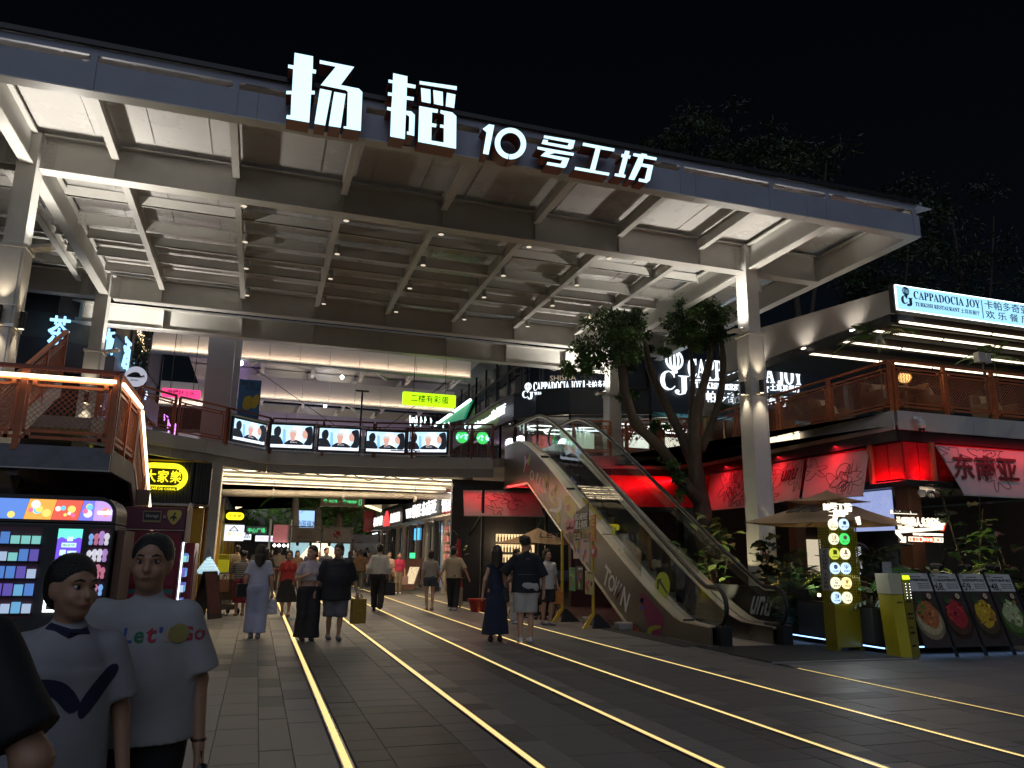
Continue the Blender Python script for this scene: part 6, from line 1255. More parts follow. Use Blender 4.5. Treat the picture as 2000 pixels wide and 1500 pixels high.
rel(text('SHISHA', LP(1075, 745, A1, B1)+n1*.1, u1, Z3, 1.0, .2, FN, None, .01), sh_); rel(MB().tube([pS+u1*x+Z3*z+n1*.1 for x, z in ((-.35, .45), (-.1, .35), (.3, .45), (.35, .55), (.1, .6), (.05, .9), (-.02, .6), (-.2, .55), (-.35, .45))], .018, 5).build('pipe_drawing', FN), sh_)
gc = thing('green_awning', 'green triangular awning edged with a bright white tube', 'awning', (8.6, 36, 6.5))
ga, gb, gd = XP(851, 831, 8.7), XP(921, 781, 8.7), XP(905, 818, 8.85)
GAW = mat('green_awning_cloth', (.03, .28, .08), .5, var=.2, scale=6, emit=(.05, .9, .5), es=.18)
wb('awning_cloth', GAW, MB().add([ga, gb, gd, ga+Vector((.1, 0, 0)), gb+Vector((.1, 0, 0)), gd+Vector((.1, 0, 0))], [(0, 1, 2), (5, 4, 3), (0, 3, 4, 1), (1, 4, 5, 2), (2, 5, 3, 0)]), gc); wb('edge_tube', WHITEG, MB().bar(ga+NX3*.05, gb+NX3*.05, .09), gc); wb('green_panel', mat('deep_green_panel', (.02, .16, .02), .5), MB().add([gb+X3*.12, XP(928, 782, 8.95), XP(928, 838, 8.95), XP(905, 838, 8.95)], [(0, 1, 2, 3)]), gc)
neon('white_neon_letters', 'cluster of white neon letter strokes above the last screen', 855, 832, 2.4, .1, 30, (.75, 1, .95), 14, 12)
for nm, lab, px, py in (('green_disc_sign', 'dark green disc sign with pale blue scribbled letters behind the railing', 903, 853), ('blue_scribble_sign', 'pale blue scribbled neon letters right of the green disc', 943, 855)):
    t = thing(nm, lab, 'sign', YP(px, py, 28)); r = random.Random(px)
    MB().tube([(0, .02, 0), (0, .06, 0)], .24, 24).build('disc_plate', mat('disc_green', (.02, .09, .05), .5), t)
    for k in range(12): x, z = r.uniform(-.2, .2), r.uniform(-.07, .07); MB().tube([(x, 0, z), (x+r.uniform(-.06, .06), 0, z+r.uniform(-.08, .08)), (x+r.uniform(-.06, .06), 0, z+r.uniform(-.08, .08))], .017, 5).build('letter_tube', glow('scribble_blue', (.45, .85, 1), 2.2), t)
    MB().bar((0, .04, -.24), (0, .04, -.9), .03).build('pole', BLK, t)
# glass counter and other small things on the upper floor
t = thing('glass_counter', 'lit glass display counter behind the railing right of the escalator top', 'counter', (10.6, 25.0, UF)); MB().box(-.7, .7, -.3, .3, 0, .45).build('counter_base', mat('counter_dark', (.08, .07, .08), .5), t); MB().box(-.7, .7, -.3, .3, .46, 1.15).build('counter_glass', GLASSD, t); MB().box(-.65, .65, .25, .28, .5, 1.1).build('counter_back', mat('counter_back', (.55, .6, .5), .5, emit=(.85, 1, .7), es=.55), t); MB().box(-.68, .68, -.25, -.2, 1.1, 1.13).build('tube_light', WHITEG, t)
text('DAisuki', (-.4, -.31, .15), X3, Z3, .5, .18, glow('neon_magenta', (1, .2, .9), 1.5), t, .01)
def blossom(label, loc, n, s, col, sz=.045):
    t = thing('blossom_tree', label, 'plant', loc, group='artificial blossom trees upstairs'); r = random.Random(n)
    mb = MB(); mb.tube([(0, 0, 0), (.03, 0, .5), (-.02, 0, .9)], [.04, .03, .02], 6)
    for k in range(6): a = k*1.05; mb.tube([(0, 0, .7), (.3*math.cos(a)*s, .3*math.sin(a)*s, 1.0), (.55*math.cos(a)*s, .55*math.sin(a)*s, 1.05+.2*r.random())], [.02, .014, .006], 5)
    mb.build('stem', mat('bark_brown', (.06, .04, .028), .8, var=.2), t); mb = MB()
    for i in range(n):
        a = r.uniform(0, 2*PI); q = r.random()**.5*.62*s; c = Vector((q*math.cos(a), q*math.sin(a), 1.05+r.gauss(0, .18)*s)); u = Vector((r.gauss(0, 1), r.gauss(0, 1), r.gauss(0, 1))).normalized(); v = u.orthogonal().normalized(); w2 = u.cross(v)
        mb.quad(c-v*sz, c+w2*sz*.8, c+v*sz, c-w2*sz*.8)
    mb.build('blossoms', mat(col[0], col[1], .7, var=.3, scale=20), t, kind='stuff')
blossom('pink blossom tree behind the railing between counter and trunk', (12.0, 24.2, UF), 420, .9, ('petal_pink', (.5, .13, .14)))
blossom('dark pink blossom tree behind the right hand ficus trunk', (14.0, 23.4, UF), 480, 1.1, ('petal_rose', (.30, .06, .09)))

# ================================================================== terrace pergola and blue signboard
pg = thing('terrace_pergola', 'flat terrace roof with rows of light bars and a pale sloping edge panel', 'pergola', (14, 13.4, UF))
wb('edge_panel', mat('pergola_edge_white', (.52, .50, .48), .5, var=.05), MB().hexa([(13.5, 13.45, 7.12), (13.62, 13.45, 7.12), (13.62, 20.5, 7.18), (13.5, 20.5, 7.18)], [(13.5, 13.45, 7.68), (13.62, 13.45, 7.68), (13.62, 20.5, 8.35), (13.5, 20.5, 8.35)]), pg)
wb('edge_beam', BLK, MB().box(13.5, 13.7, 13.5, 20.5, 6.92, 7.1), pg); wb('roof_plate', DARK, MB().box(13.65, 24, 13.5, 20.5, 7.5, 7.56), pg)
for i, (y, xs_) in enumerate(((13.75, (14.0, 16.9, 20)), (14.55, (13.7, 16.2, 20)), (15.6, (13.7, 15.9, 18.9, 22)), (16.9, (13.7, 18.3, 22)))):
    wb('roof_batten', mat('batten_dark', (.05, .035, .03), .5), MB().box(13.7, 24, y+.06, y+.2, 7.1, 7.3), pg); wb('roof_batten', mat('batten_dark', (.05, .035, .03), .5), MB().box(13.7, 24, y+.45, y+.55, 7.15, 7.3), pg)
    for x0, x1 in zip(xs_[:-1], xs_[1:]): wb('light_bar', glow('bar_warm_white', (1, .86, .62), 2.4), MB().box(x0+.04, x1-.04, y, y+.05, 7.04, 7.08), pg)
for (x, y) in ((13.9, 19.6), (17.6, 19.6), (20.6, 19.5)): wb('post', mat('post_navy', (.05, .06, .08), .5), MB().box(x-.1, x+.1, y-.1, y+.1, UF, 7.1), pg)
lamp('pergola_light', 'AREA', (16.5, 15.5, 7.0), 28, (1, .85, .62), pg, 5, (16.5, 15.5, 5), size_y=3)
for k, y in enumerate((14.6, 16.4, 18.4)):
    wb('edge_uplight', glow('edge_uplight_warm', (1, .85, .65), 3), MB().box(13.36, 13.42, y-.06, y+.06, 7.0, 7.03), pg); lamp('edge_wash', 'SPOT', (13.30, y, 7.0), 16, (1, .88, .74), pg, .05, (13.5, y, 7.7), 120, .9)
bs = thing('blue_signboard', 'long pale blue lit restaurant signboard on top of the terrace roof', 'sign', (13.5, 13.3, 7.1))
wb('sign_face', glow('signboard_blue', (.36, .74, 1.0), 1.0), MB().box(13.53, 20, 13.28, 13.3, 7.17, 7.74), bs); wb('sign_frame', BLK, MB().box(13.47, 20.05, 13.305, 13.45, 7.12, 7.79), bs); wb('sign_rim', SIGNE, MB().box(13.5, 20, 13.275, 13.303, 7.743, 7.757).box(13.5, 20, 13.275, 13.303, 7.153, 7.167).box(13.5, 13.515, 13.275, 13.303, 7.167, 7.743), bs)
SB = mat('signboard_navy_ink', (.015, .03, .10), .5, var=0); BB_ = lambda s, p, q: rel(front(s, p[0], p[1], q[0], q[1], 13.27, SB, None, .006, .0), bs)
def ft(s, x, z, w_, h): rel(text(s, (x, 13.262, z), X3, Z3, w_, h, SB, None, .006), bs)
ft(SERIF('CAPPADOCIA JOY'), 14.0, 7.44, 2.0, .22); ft(SERIF('TURKISH RESTAURANT'), 14.02, 7.29, 1.32, .10); ft('土耳其餐厅', 15.38, 7.28, .58, .11); ft('|', 16.05, 7.22, .02, .46); ft('卡帕多奇亚', 16.15, 7.48, 1.4, .22); ft('欢 乐 餐 厅', 16.15, 7.24, 1.4, .20)
logo(bs, (13.78, 13.32, 7.46), X3, .26, SB)
lamp('signboard_spill', 'AREA', (16.5, 13.1, 7.45), 22, (.5, .8, 1), bs, 6, (14, 5, 4), size_y=.5)
t = thing('terrace_floodlight', 'pair of grey box floodlights on a pole on the terrace', 'floodlight', (16.6, 13.9, UF)); MB().box(-.16, .05, -.08, .08, 1.55, 1.8).build('lamp_box', STEEL2, t, bevel=.01); MB().box(.12, .26, -.06, .06, 1.55, 1.8).build('lamp_box', STEEL2, t, bevel=.01); MB().bar((.05, 0, 0), (.05, 0, 1.6), .05).build('pole', BLK, t)
t = thing('grey_box_lamp', 'pale grey box on a gold post behind the ficus trunk', 'lamp', (13.0, 20.6, UF)); MB().box(-.18, .18, -.15, .15, 1.05, 1.5).build('lamp_box', mat('pale_box', (.42, .40, .38), .5), t, bevel=.01); MB().bar((0, 0, 0), (0, 0, 1.05), .16).build('gold_post', mat('gold_pier', (.28, .20, .08), .35, .4), t)
t = thing('globe_lantern', 'glowing woven globe lantern on the terrace table', 'lamp', (14.35, 14.1, UF+1.02)); MB().lathe((0, 0, 0), [(.02, -.15), (.1, -.11), (.15, 0), (.1, .11), (.02, .15)], 14).build('globe', glow('globe_amber', (1, .6, .2), 1.6), t, smooth=True)
mb = MB()
for k in range(7): a = k*PI/7; mb.tube([(.155*math.cos(q)*math.cos(a), .155*math.cos(q)*math.sin(a), .155*math.sin(q)) for q in np.linspace(0, 2*PI, 20)], .008, 4, False)
mb.build('woven_ribs', mat('rattan', (.2, .12, .05), .7), t); MB().cyl((0, 0, -.25), .05, .1, 10).build('foot', WOODD, t); lamp('globe_light', 'POINT', (14.35, 13.8, UF+1.0), 4, (1, .6, .25), t, .1)
t = thing('terrace_table', 'low dark table under the globe lantern', 'table', (14.35, 14.2, UF)); MB().box(-.5, .5, -.3, .3, .70, .75).build('table_top', WOODD, t, bevel=.01); 
for sx in (-.4, .4): MB().bar((sx, 0, 0), (sx, 0, .7), .07).build('leg', WOODD, t)
RAT = mat('rattan_dark', (.12, .075, .045), .7, var=.3, scale=30)
for i, (x, y, lab) in enumerate(((13.75, 14.2, 'rattan armchair at the terrace corner'), (15.2, 14.3, 'rattan armchair right of the globe lantern'), (13.9, 16.2, 'rattan armchair along the terrace side railing'), (13.9, 18.4, 'rattan armchair farthest along the terrace side railing'), (17.3, 14.3, 'rattan armchair near the right end of the terrace'))):
    t = thing('terrace_armchair', lab, 'armchair', (x, y, UF), R_(90*(i % 2)), 'rattan terrace armchairs'); MB().box(-.35, .35, -.35, .35, .22, .42).build('seat', RAT, t, bevel=.02); MB().box(-.35, .35, .28, .38, .42, .9).build('backrest', RAT, t, bevel=.02)
    for sx in (-1, 1): MB().box(sx*.35-.05, sx*.35+.05, -.35, .3, .2, .62).build('armrest', RAT, t, bevel=.02)
    MB().hexa([(-.25, -.1, .43), (.25, -.1, .43), (.25, .1, .45), (-.25, .1, .45)], [(-.22, .1, .85), (.22, .1, .85), (.22, .22, .85), (-.22, .22, .85)]).build('cushion', mat('cushion_beige', (.35, .28, .2), .8), t, bevel=.03)

# ================================================================== leaves and plants
def leaf_oval(L=.2, W=.09, bend=.25, n=6, tipw=.0):
    vs = []; fs = []
    for i in range(n+1):
        t = i/n; w_ = W*math.sin(PI*min(1, max(.03, t))**.8)*.5*(1 if t < 1 else .05)+.002; z = -bend*L*t*t
        vs += [(-w_, t*L, z+w_*.35), (0, t*L, z), (w_, t*L, z+w_*.35)]
    for i in range(n):
        a = i*3; fs += [(a, a+1, a+4, a+3), (a+1, a+2, a+5, a+4)]
    return vs, fs
def leaf_fiddle(L=.3, W=.24): 
    vs = []; fs = []; ws = [.06, .25, .38, .5, .8, 1.0, .92, .5, .02]; n = len(ws)-1
    for i, w0 in enumerate(ws): t = i/n; w_ = W/2*w0; z = -.18*L*t*t; ww = .02*math.sin(i*2.1); vs += [(-w_, t*L, z+.18*w_+ww), (0, t*L, z), (w_, t*L, z+.18*w_-ww)]
    for i in range(n): a = i*3; fs += [(a, a+1, a+4, a+3), (a+1, a+2, a+5, a+4)]
    return vs, fs
def leaf_monstera(L=.36, W=.32, k=6):
    vs = [(0, 0, 0)]; fs = []
    def strip(p0, p1, w0, w1, dz):
        o = len(vs); d = Vector((p1[0]-p0[0], p1[1]-p0[1], 0)).normalized(); n_ = Vector((-d.y, d.x, 0)); m_ = Vector(p0).lerp(Vector(p1), .55)
        vs.extend([tuple(Vector(p0)-n_*w0), tuple(Vector(p0)+n_*w0), tuple(m_+n_*w1*1.05+Vector((0, 0, -dz*.3))), tuple(m_-n_*w1*1.05+Vector((0, 0, -dz*.3))), tuple(Vector(p1)+n_*w1*.75+Vector((0, 0, -dz))), tuple(Vector(p1)-n_*w1*.75+Vector((0, 0, -dz)))])
        fs.extend([(o, o+3, o+2, o+1), (o+3, o+5, o+4, o+2)])
    for i in range(k):
        t = (i+.35)/k; y = L*t*.95; ln = W*.5*math.sin(PI*(.25+.7*t))*1.15
        for s in (-1, 1): strip((0, y, -.12*L*t*t), (s*ln, y+ln*(-.15+.75*t), -.12*L*t*t), L/k*.50, L/k*.36, .05)
    strip((0, L*.9, -.1*L), (0, L*1.12, -.18*L), .03, .04, .02); o = len(vs)
    vs.extend([(-.006, 0, .002), (.006, 0, .002), (.006, L, -.1*L), (-.006, L, -.1*L)]); fs.append((o, o+1, o+2, o+3))
    return vs, fs
def leaf_fan(R=.34, n=18, span=2.6):
    vs = [(0, 0, 0)]; fs = []
    for i in range(n):
        a0 = PI/2-span/2+span*i/n; a1 = a0+span/n; am = (a0+a1)/2; o = len(vs)
        vs += [(R*.72*math.cos(a0), R*.72*math.sin(a0), -.015), (R*1.0*math.cos(am), R*1.0*math.sin(am), -.10*R+.015), (R*.72*math.cos(a1), R*.72*math.sin(a1), -.015), (R*.4*math.cos(am), R*.4*math.sin(am), .02)]
        fs += [(0, o, o+3), (0, o+3, o+2), (o, o+1, o+3), (o+3, o+1, o+2)]
    return vs, fs
def leaf_frond(L=.9, n=16, lw=.028, ll=.26, droop=.5):
    mb = MB(); pts = [Vector((0, L*t, L*(.30*t-droop*t*t))) for t in np.linspace(0, 1, 8)]; mb.tube(pts, [.008*(1-.8*i/7)+.001 for i in range(8)], 4)
    for i in range(n):
        t = (i+1.2)/(n+1); p = Vector((0, L*t, L*(.30*t-droop*t*t))); l = ll*math.sin(PI*(.15+.8*t)); 
        for s in (-1, 1):
            d = Vector((s*.85, .55, -.25)).normalized(); q = p+d*l+Vector((0, 0, -.15*l)); m_ = p+d*l*.5; w_ = Vector((0, lw*.5, .004))
            mb.add([p, m_-w_, q, m_+w_], [(0, 1, 2, 3) if s > 0 else (3, 2, 1, 0)])
    return mb.v, mb.f
def lmesh(nm, vf, m):
    me = bpy.data.meshes.new(nm); me.from_pydata(vf[0], [], vf[1]); me.update(); me.polygons.foreach_set('use_smooth', [True]*len(me.polygons)); me.materials.append(m); return me
def leafmat(nm, col, trans=.25, rough=.4, var=.35):
    m = mat(nm, col, rough, var=var, scale=14); b = m.node_tree.nodes['Principled BSDF']; b.inputs['Transmission Weight'].default_value = 0
    return m
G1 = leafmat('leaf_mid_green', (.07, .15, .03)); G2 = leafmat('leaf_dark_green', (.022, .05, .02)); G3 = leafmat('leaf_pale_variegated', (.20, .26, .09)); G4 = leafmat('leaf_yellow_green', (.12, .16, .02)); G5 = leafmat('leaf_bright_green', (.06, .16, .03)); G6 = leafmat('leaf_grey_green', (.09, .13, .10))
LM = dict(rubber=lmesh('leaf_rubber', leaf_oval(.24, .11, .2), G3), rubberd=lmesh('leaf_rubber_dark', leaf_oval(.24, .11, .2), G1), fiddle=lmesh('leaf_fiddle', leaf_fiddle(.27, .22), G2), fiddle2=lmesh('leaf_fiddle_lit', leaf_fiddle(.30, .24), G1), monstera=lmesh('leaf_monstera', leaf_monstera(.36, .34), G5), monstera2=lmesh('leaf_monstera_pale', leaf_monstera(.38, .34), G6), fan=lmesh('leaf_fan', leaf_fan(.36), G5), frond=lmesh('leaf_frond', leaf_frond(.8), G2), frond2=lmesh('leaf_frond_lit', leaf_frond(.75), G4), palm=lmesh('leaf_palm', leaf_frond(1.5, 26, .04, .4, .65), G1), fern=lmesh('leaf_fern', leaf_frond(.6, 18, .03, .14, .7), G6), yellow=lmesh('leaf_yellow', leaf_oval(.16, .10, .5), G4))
def aim(p, d, roll=0, s=1):
    d = Vector(d).normalized(); z = Vector((0, 0, 1)); x = d.cross(z); x = x.normalized() if x.length > .05 else Vector((1, 0, 0)); z2 = x.cross(d)
    M = Matrix(((x.x, d.x, z2.x, 0), (x.y, d.y, z2.y, 0), (x.z, d.z, z2.z, 0), (0, 0, 0, 1)))
    return Matrix.Translation(p) @ M @ Matrix.Rotation(roll, 4, 'Y') @ Matrix.Scale(s, 4)
STEMM = mat('plant_stem', (.06, .05, .02), .7, var=.2)
def plant(name, label, loc, kinds, n, h, spread, seed, s=1.0, mode='bush', cat='plant', lean=(0, 0), group=None, stems=3):
    r = random.Random(seed); t = thing(name, label, cat, loc, group=group); mb = MB(); L0 = Vector(loc)
    st_ = []
    for k in range(stems):
        a = r.uniform(0, 2*PI); q = spread*.5*(0 if stems == 1 else 1); top = Vector((lean[0]+q*math.cos(a), lean[1]+q*math.sin(a), h*r.uniform(.8, 1))); mid = top*.5+Vector((r.uniform(-.05, .05), r.uniform(-.05, .05), 0)); mb.tube([(0, 0, 0), mid, top], [.02, .014, .006], 5); st_.append((mid, top))
    mb.build('stem', STEMM, t)
    for i in range(n):
        mid, top = st_[i % stems]; f = r.uniform(.15, 1) if mode == 'bush' else 1
        p = (mid.lerp(top, (f-.5)*2) if f > .5 else Vector((0, 0, 0)).lerp(mid, f*2)) if mode == 'bush' else (top if mode == 'crown' else Vector((r.uniform(-.04, .04), r.uniform(-.04, .04), .05)))
        a = i*2.399+r.uniform(-.4, .4); el = r.uniform(-.25, .75) if mode == 'bush' else (r.uniform(-.2, .9) if mode == 'crown' else r.uniform(.5, 1.2)); d = Vector((math.cos(a)*math.cos(el), math.sin(a)*math.cos(el), math.sin(el)))
        if mode == 'stalk':
            q = Vector((0, 0, 0))+Vector((math.cos(a), math.sin(a), 0))*spread*r.uniform(.3, 1)+Z3*h*r.uniform(.55, 1); mb2 = MB().tube([(0, 0, 0), q*.6+Z3*h*.15, q], [.01, .008, .006], 5); mb2.build('leaf_stalk', STEMM, t); p = q; d = Vector((math.cos(a)*.8, math.sin(a)*.8-.3, r.uniform(-.6, .2)))
        o = bpy.data.objects.new('leaf', LM[kinds[i % len(kinds)]]); COL.objects.link(o); o.parent = t; o.matrix_local = aim(p, d, r.uniform(-.5, .5), s*r.uniform(.75, 1.15))
    return t
def base(px, py, Y): p = YP(px, py, Y); return (p.x, p.y, 0)
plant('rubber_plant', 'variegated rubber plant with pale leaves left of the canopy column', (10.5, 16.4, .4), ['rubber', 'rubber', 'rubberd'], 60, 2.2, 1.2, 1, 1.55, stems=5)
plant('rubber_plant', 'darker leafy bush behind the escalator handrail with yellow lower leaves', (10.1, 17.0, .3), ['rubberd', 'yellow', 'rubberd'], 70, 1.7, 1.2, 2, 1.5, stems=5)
plant('fiddle_leaf_fig', 'dark fiddle leaf fig in front of the foot of the canopy column', (10.75, 14.7, .5), ['fiddle'], 30, 1.7, .5, 3, 1.4, stems=2)
plant('palm_bush', 'dense dark palm bush left of the tall totem', (11.0, 14.0, .5), ['frond', 'frond'], 26, .9, .5, 4, 1.0, 'bush', stems=4)
plant('palm_bush', 'dark palm bush with drooping fronds at the planter corner by the escalator', (10.5, 13.6, .45), ['frond', 'fern', 'frond2'], 24, .55, .4, 5, 1.0, 'bush', stems=4)
plant('fern', 'grey green fern low beside the blue light strip', (10.35, 13.3, .1), ['fern'], 22, .25, .2, 6, 1.1, 'base', stems=2)
plant('broad_leaf_plant', 'small plant with one yellow green broad leaf beside the totem', (10.7, 12.9, .74), ['rubberd', 'yellow'], 14, .55, .3, 7, 1.5, stems=2)
plant('palm_bush', 'dark palm with upright fronds right of the tall totem', (11.2, 12.6, .74), ['frond2', 'frond', 'frond'], 18, .9, .2, 8, 1.0, 'bush', stems=3)
plant('palm_bush', 'dark thin palm behind the slogan sign', (12.1, 13.0, .74), ['frond'], 20, 1.2, .4, 9, 1.0, 'bush', stems=3)
plant('monstera', 'monstera with split leaves between totem and kiosk', (10.6, 11.5, .74), ['monstera'], 11, .55, .4, 10, 1.0, 'stalk')
plant('monstera', 'pale lit monstera leaf hanging over the totem base', (10.15, 11.15, .70), ['monstera2'], 4, .25, .25, 11, .95, 'stalk')
plant('fan_palm', 'fan palm with bright green leaf in front of the slogan sign', (12.0, 11.9, .74), ['fan'], 7, .75, .35, 12, 1.2, 'stalk')
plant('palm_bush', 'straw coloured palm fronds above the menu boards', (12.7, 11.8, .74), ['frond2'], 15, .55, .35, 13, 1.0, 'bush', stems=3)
plant('palm_bush', 'low dark palm at the right end of the menu boards', (13.6, 11.9, .74), ['frond', 'frond2'], 16, .6, .4, 14, 1.0, 'bush', stems=3)
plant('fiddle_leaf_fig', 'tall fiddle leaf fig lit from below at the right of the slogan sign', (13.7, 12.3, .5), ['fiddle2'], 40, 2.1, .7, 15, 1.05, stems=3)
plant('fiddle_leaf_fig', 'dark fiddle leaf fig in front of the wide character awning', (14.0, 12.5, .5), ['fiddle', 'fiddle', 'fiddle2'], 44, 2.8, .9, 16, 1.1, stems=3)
plant('fiddle_leaf_fig', 'dark broad leaved bush behind the menu boards', (14.5, 12.0, .4), ['fiddle'], 36, 1.8, 1.0, 17, 1.1, stems=4)
plant('palm_bush', 'dark foliage mass under the tan parasol', (11.6, 14.9, .4), ['frond', 'fern'], 26, 1.2, .7, 18, 1.0, 'bush', stems=4)
plant('potted_shrub', 'dark shrub standing by the bar wall beside the couple', (6.1, 24.2, 0), ['rubberd', 'rubberd'], 60, 2.3, .8, 19, .9, stems=5)
plant('terrace_palm', 'coconut palm on the terrace in front of the blue signboard', (13.75, 14.2, UF), ['palm'], 11, 2.1, .1, 20, .62, 'crown', stems=1)
plant('terrace_palm', 'small palm on the terrace behind the canopy column', (13.8, 17.8, UF), ['palm', 'frond2'], 12, 1.1, .2, 21, .55, 'crown', stems=1)
plant('terrace_palm', 'palm at the restaurant front left of the terrace railing', (13.7, 20.2, UF), ['palm'], 12, 1.6, .2, 22, .6, 'crown', stems=1)
plant('terrace_palm', 'palm near the right edge under the light bars', (17.6, 14.4, UF), ['palm'], 10, 1.9, .1, 23, .6, 'crown', stems=1)
t = thing('orange_lantern', 'small orange glowing lantern leaf behind the canopy column foot', 'lamp', (11.55, 15.9, 1.0)); MB().lathe((0, 0, 0), [(.05, 0), (.16, .12), (.2, .4), (.12, .62), (.03, .68)], 12).build('lantern_body', mat('amber_shade', (.55, .25, .03), .5, var=.3, scale=10, emit=(1, .5, .03), es=.5), t, smooth=True); lamp('lantern_light', 'POINT', (11.4, 15.1, .9), 6, (1, .62, .15), t, .05)
for i, (x, y, z, lab) in enumerate(((9.95, 15.5, .55, 'left of the column foot'), (10.9, 13.4, .8, 'right of the column foot'), (13.2, 11.3, .85, 'below the tall fiddle leaf fig'))):
    t = thing('garden_spike_light', 'small warm garden spike light '+lab, 'garden light', (x, y, z), group='garden spike lights'); MB().cyl((0, 0, 0), .03, .06, 10).build('lamp_head', glow('spike_warm', (1, .75, .35), 5), t); MB().bar((0, 0, -.3), (0, 0, 0), .015).build('spike', BLK, t)
    lamp('spike_beam', 'SPOT', (x, y-.03, z+.09), 60, (1, .85, .5), t, .02, (x+.45, y+.8, z+1.1), 120, .7)

def leafcloud(mb, c, rad, n, r, size, flat=.75):
    c = Vector(c)
    for i in range(n):
        u = Vector((r.gauss(0, 1), r.gauss(0, 1), r.gauss(0, 1))).normalized(); q = c+Vector((u.x*rad[0], u.y*rad[1], u.z*rad[2]))*r.random()**.45
        d = (u+Vector((r.gauss(0, .5), r.gauss(0, .5), r.gauss(-.3, .5)))).normalized(); w_ = d.orthogonal().normalized(); w_.rotate(Matrix.Rotation(r.uniform(0, 2*PI), 3, d)) ; s = size*r.uniform(.7, 1.25); n_ = d.cross(w_)*.12*s
        mb.add([q-d*s, q+w_*s*.36+n_, q+d*s, q-w_*s*.36+n_], [(0, 1, 2, 3)])
def tree(name, label, trunks, clouds, lm, seed, size=.06, bark=None, group=None):
    r = random.Random(seed); o0 = Vector(trunks[0][0][0]); t = thing(name, label, 'tree', o0, group=group); bk = bark or mat('bark_grey_brown', (.075, .055, .04), .8, var=.35, scale=9, bump=.8, bscale=22)
    for i, (pts, rr) in enumerate(trunks):
        P = smooth3(pts); rads = list(np.interp(np.linspace(0, 1, len(P)), np.linspace(0, 1, len(rr)), rr)); wb('trunk' if i == 0 else 'limb', bk, MB().tube(P, [q*(1+.08*math.sin(k*1.7+i)) for k, q in enumerate(rads)], 10), t, smooth=True)
    ms = lm if isinstance(lm, list) else [lm]; mbs = [MB() for _ in ms]
    for (c, rad, n) in clouds:
        for k in range(max(3, n//90)):
            u = Vector((r.gauss(0, 1), r.gauss(0, 1), r.gauss(0, 1))).normalized()*(.25+.85*r.random()**.5); cc_ = Vector(c)+Vector((u.x*rad[0], u.y*rad[1], u.z*rad[2]))*.85; q = .30*r.uniform(.6, 1.3); leafcloud(mbs[k % len(ms)], cc_, (rad[0]*q+.06, rad[1]*q+.06, rad[2]*q*.8+.05), 90, r, size)
    for m_, mb in zip(ms, mbs): wb('crown', m_, mb, t, kind='stuff')
    return t
def smooth3(pts, n=5):
    P = [Vector(p) for p in pts]; out = []
    for i in range(len(P)-1):
        p0, p1, p2, p3 = P[max(i-1, 0)], P[i], P[i+1], P[min(i+2, len(P)-1)]
        for k in range(n): t = k/n; out.append(.5*((2*p1)+(p2-p0)*t+(2*p0-5*p1+4*p2-p3)*t*t+(3*p1-p0-3*p2+p3)*t**3))
    return out+[P[-1]]
fy = 18.6
def fp(x, y, dy=0): return tuple(YP(x, y, fy+dy))
gx = YP(1385, 1150, fy)
tree('ficus_tree', 'multi trunk ficus tree rising in front of the walkway with two leafy crowns', [
    ([(gx.x, fy, 0), fp(1372, 1000), fp(1358, 905), fp(1362, 800), fp(1385, 710), fp(1392, 640)], [.27, .24, .2, .15, .10, .05]),
    ([fp(1368, 980), fp(1328, 935, -.2), fp(1295, 880, -.3), fp(1243, 828, -.3), fp(1222, 770, -.2), fp(1212, 700, -.1), fp(1198, 650)], [.2, .16, .15, .14, .13, .12, .06]),
    ([fp(1362, 930, .1), fp(1330, 850, .2), fp(1298, 785, .3), fp(1270, 720, .3), fp(1260, 665, .3)], [.16, .13, .12, .11, .05]),
    ([fp(1350, 890, .2), fp(1350, 800, .3), fp(1353, 730, .3), fp(1345, 660, .2)], [.1, .08, .07, .03]), ([fp(1370, 880, .1), fp(1405, 780, .4), fp(1412, 700, .4), fp(1402, 620, .3)], [.12, .10, .09, .03])],
    [(fp(1190, 662), (1.08, .9, .95), 5200), (fp(1140, 705), (.6, .6, .5), 1500), (fp(1230, 640), (.6, .6, .6), 1400), (fp(1235, 700, .2), (.4, .4, .4), 600), (fp(1366, 630, .2), (1.0, .85, .82), 4800), (fp(1345, 670), (.6, .5, .4), 1100), (fp(1285, 690, .3), (.28, .3, .3), 420), (fp(1225, 775), (.3, .3, .22), 250), (fp(1285, 830, -.3), (.3, .3, .3), 380), (fp(1305, 905, -.3), (.35, .3, .3), 300), (fp(1325, 960, -.3), (.35, .3, .5), 600), (fp(1400, 1020, -.2), (.4, .3, .8), 600)], [G1, G2, G5], 5, .07)
# hanging vines by the tea house and fairy lights
t = thing('hanging_vine', 'curtain of dark green hanging vines beside the tea house', 'plant', (-4.2, 27, 8.6)); r = random.Random(9); mb = MB()
for k in range(70):
    p = LP(r.uniform(266, 292), r.uniform(640, 700), (-4.5, 26.0), (-4.1, 30)); ln = r.uniform(.8, 2.4)
    for i in range(int(ln/.07)): c = p+Vector((r.gauss(0, .03), r.gauss(0, .03), -.07*i)); u = Vector((r.gauss(0, 1), r.gauss(0, 1), -1)).normalized()*.06; v = u.orthogonal().normalized()*.025; mb.quad(c-u, c+v, c+u, c-v)
rel(mb.build('vine_leaves', G2, None, kind='stuff'), t)
t = thing('fairy_lights', 'cloud of tiny warm fairy lights in the upper window of the tea house', 'fairy lights', (-4.8, 26, 8)); mb = MB()
for k in range(230):
    p = LP(r.gauss(222, 9), r.gauss(650, 17), (-5.0, 26), (-4.4, 29)) if k < 170 else LP(r.gauss(268+(k-170)*.25, 3), 632+(k-170)*.9+r.gauss(0, 4), (-4.5, 26.0), (-4.1, 30)); s = .014; mb.box(p.x-s, p.x+s, p.y-s, p.y+s, p.z-s, p.z+s)
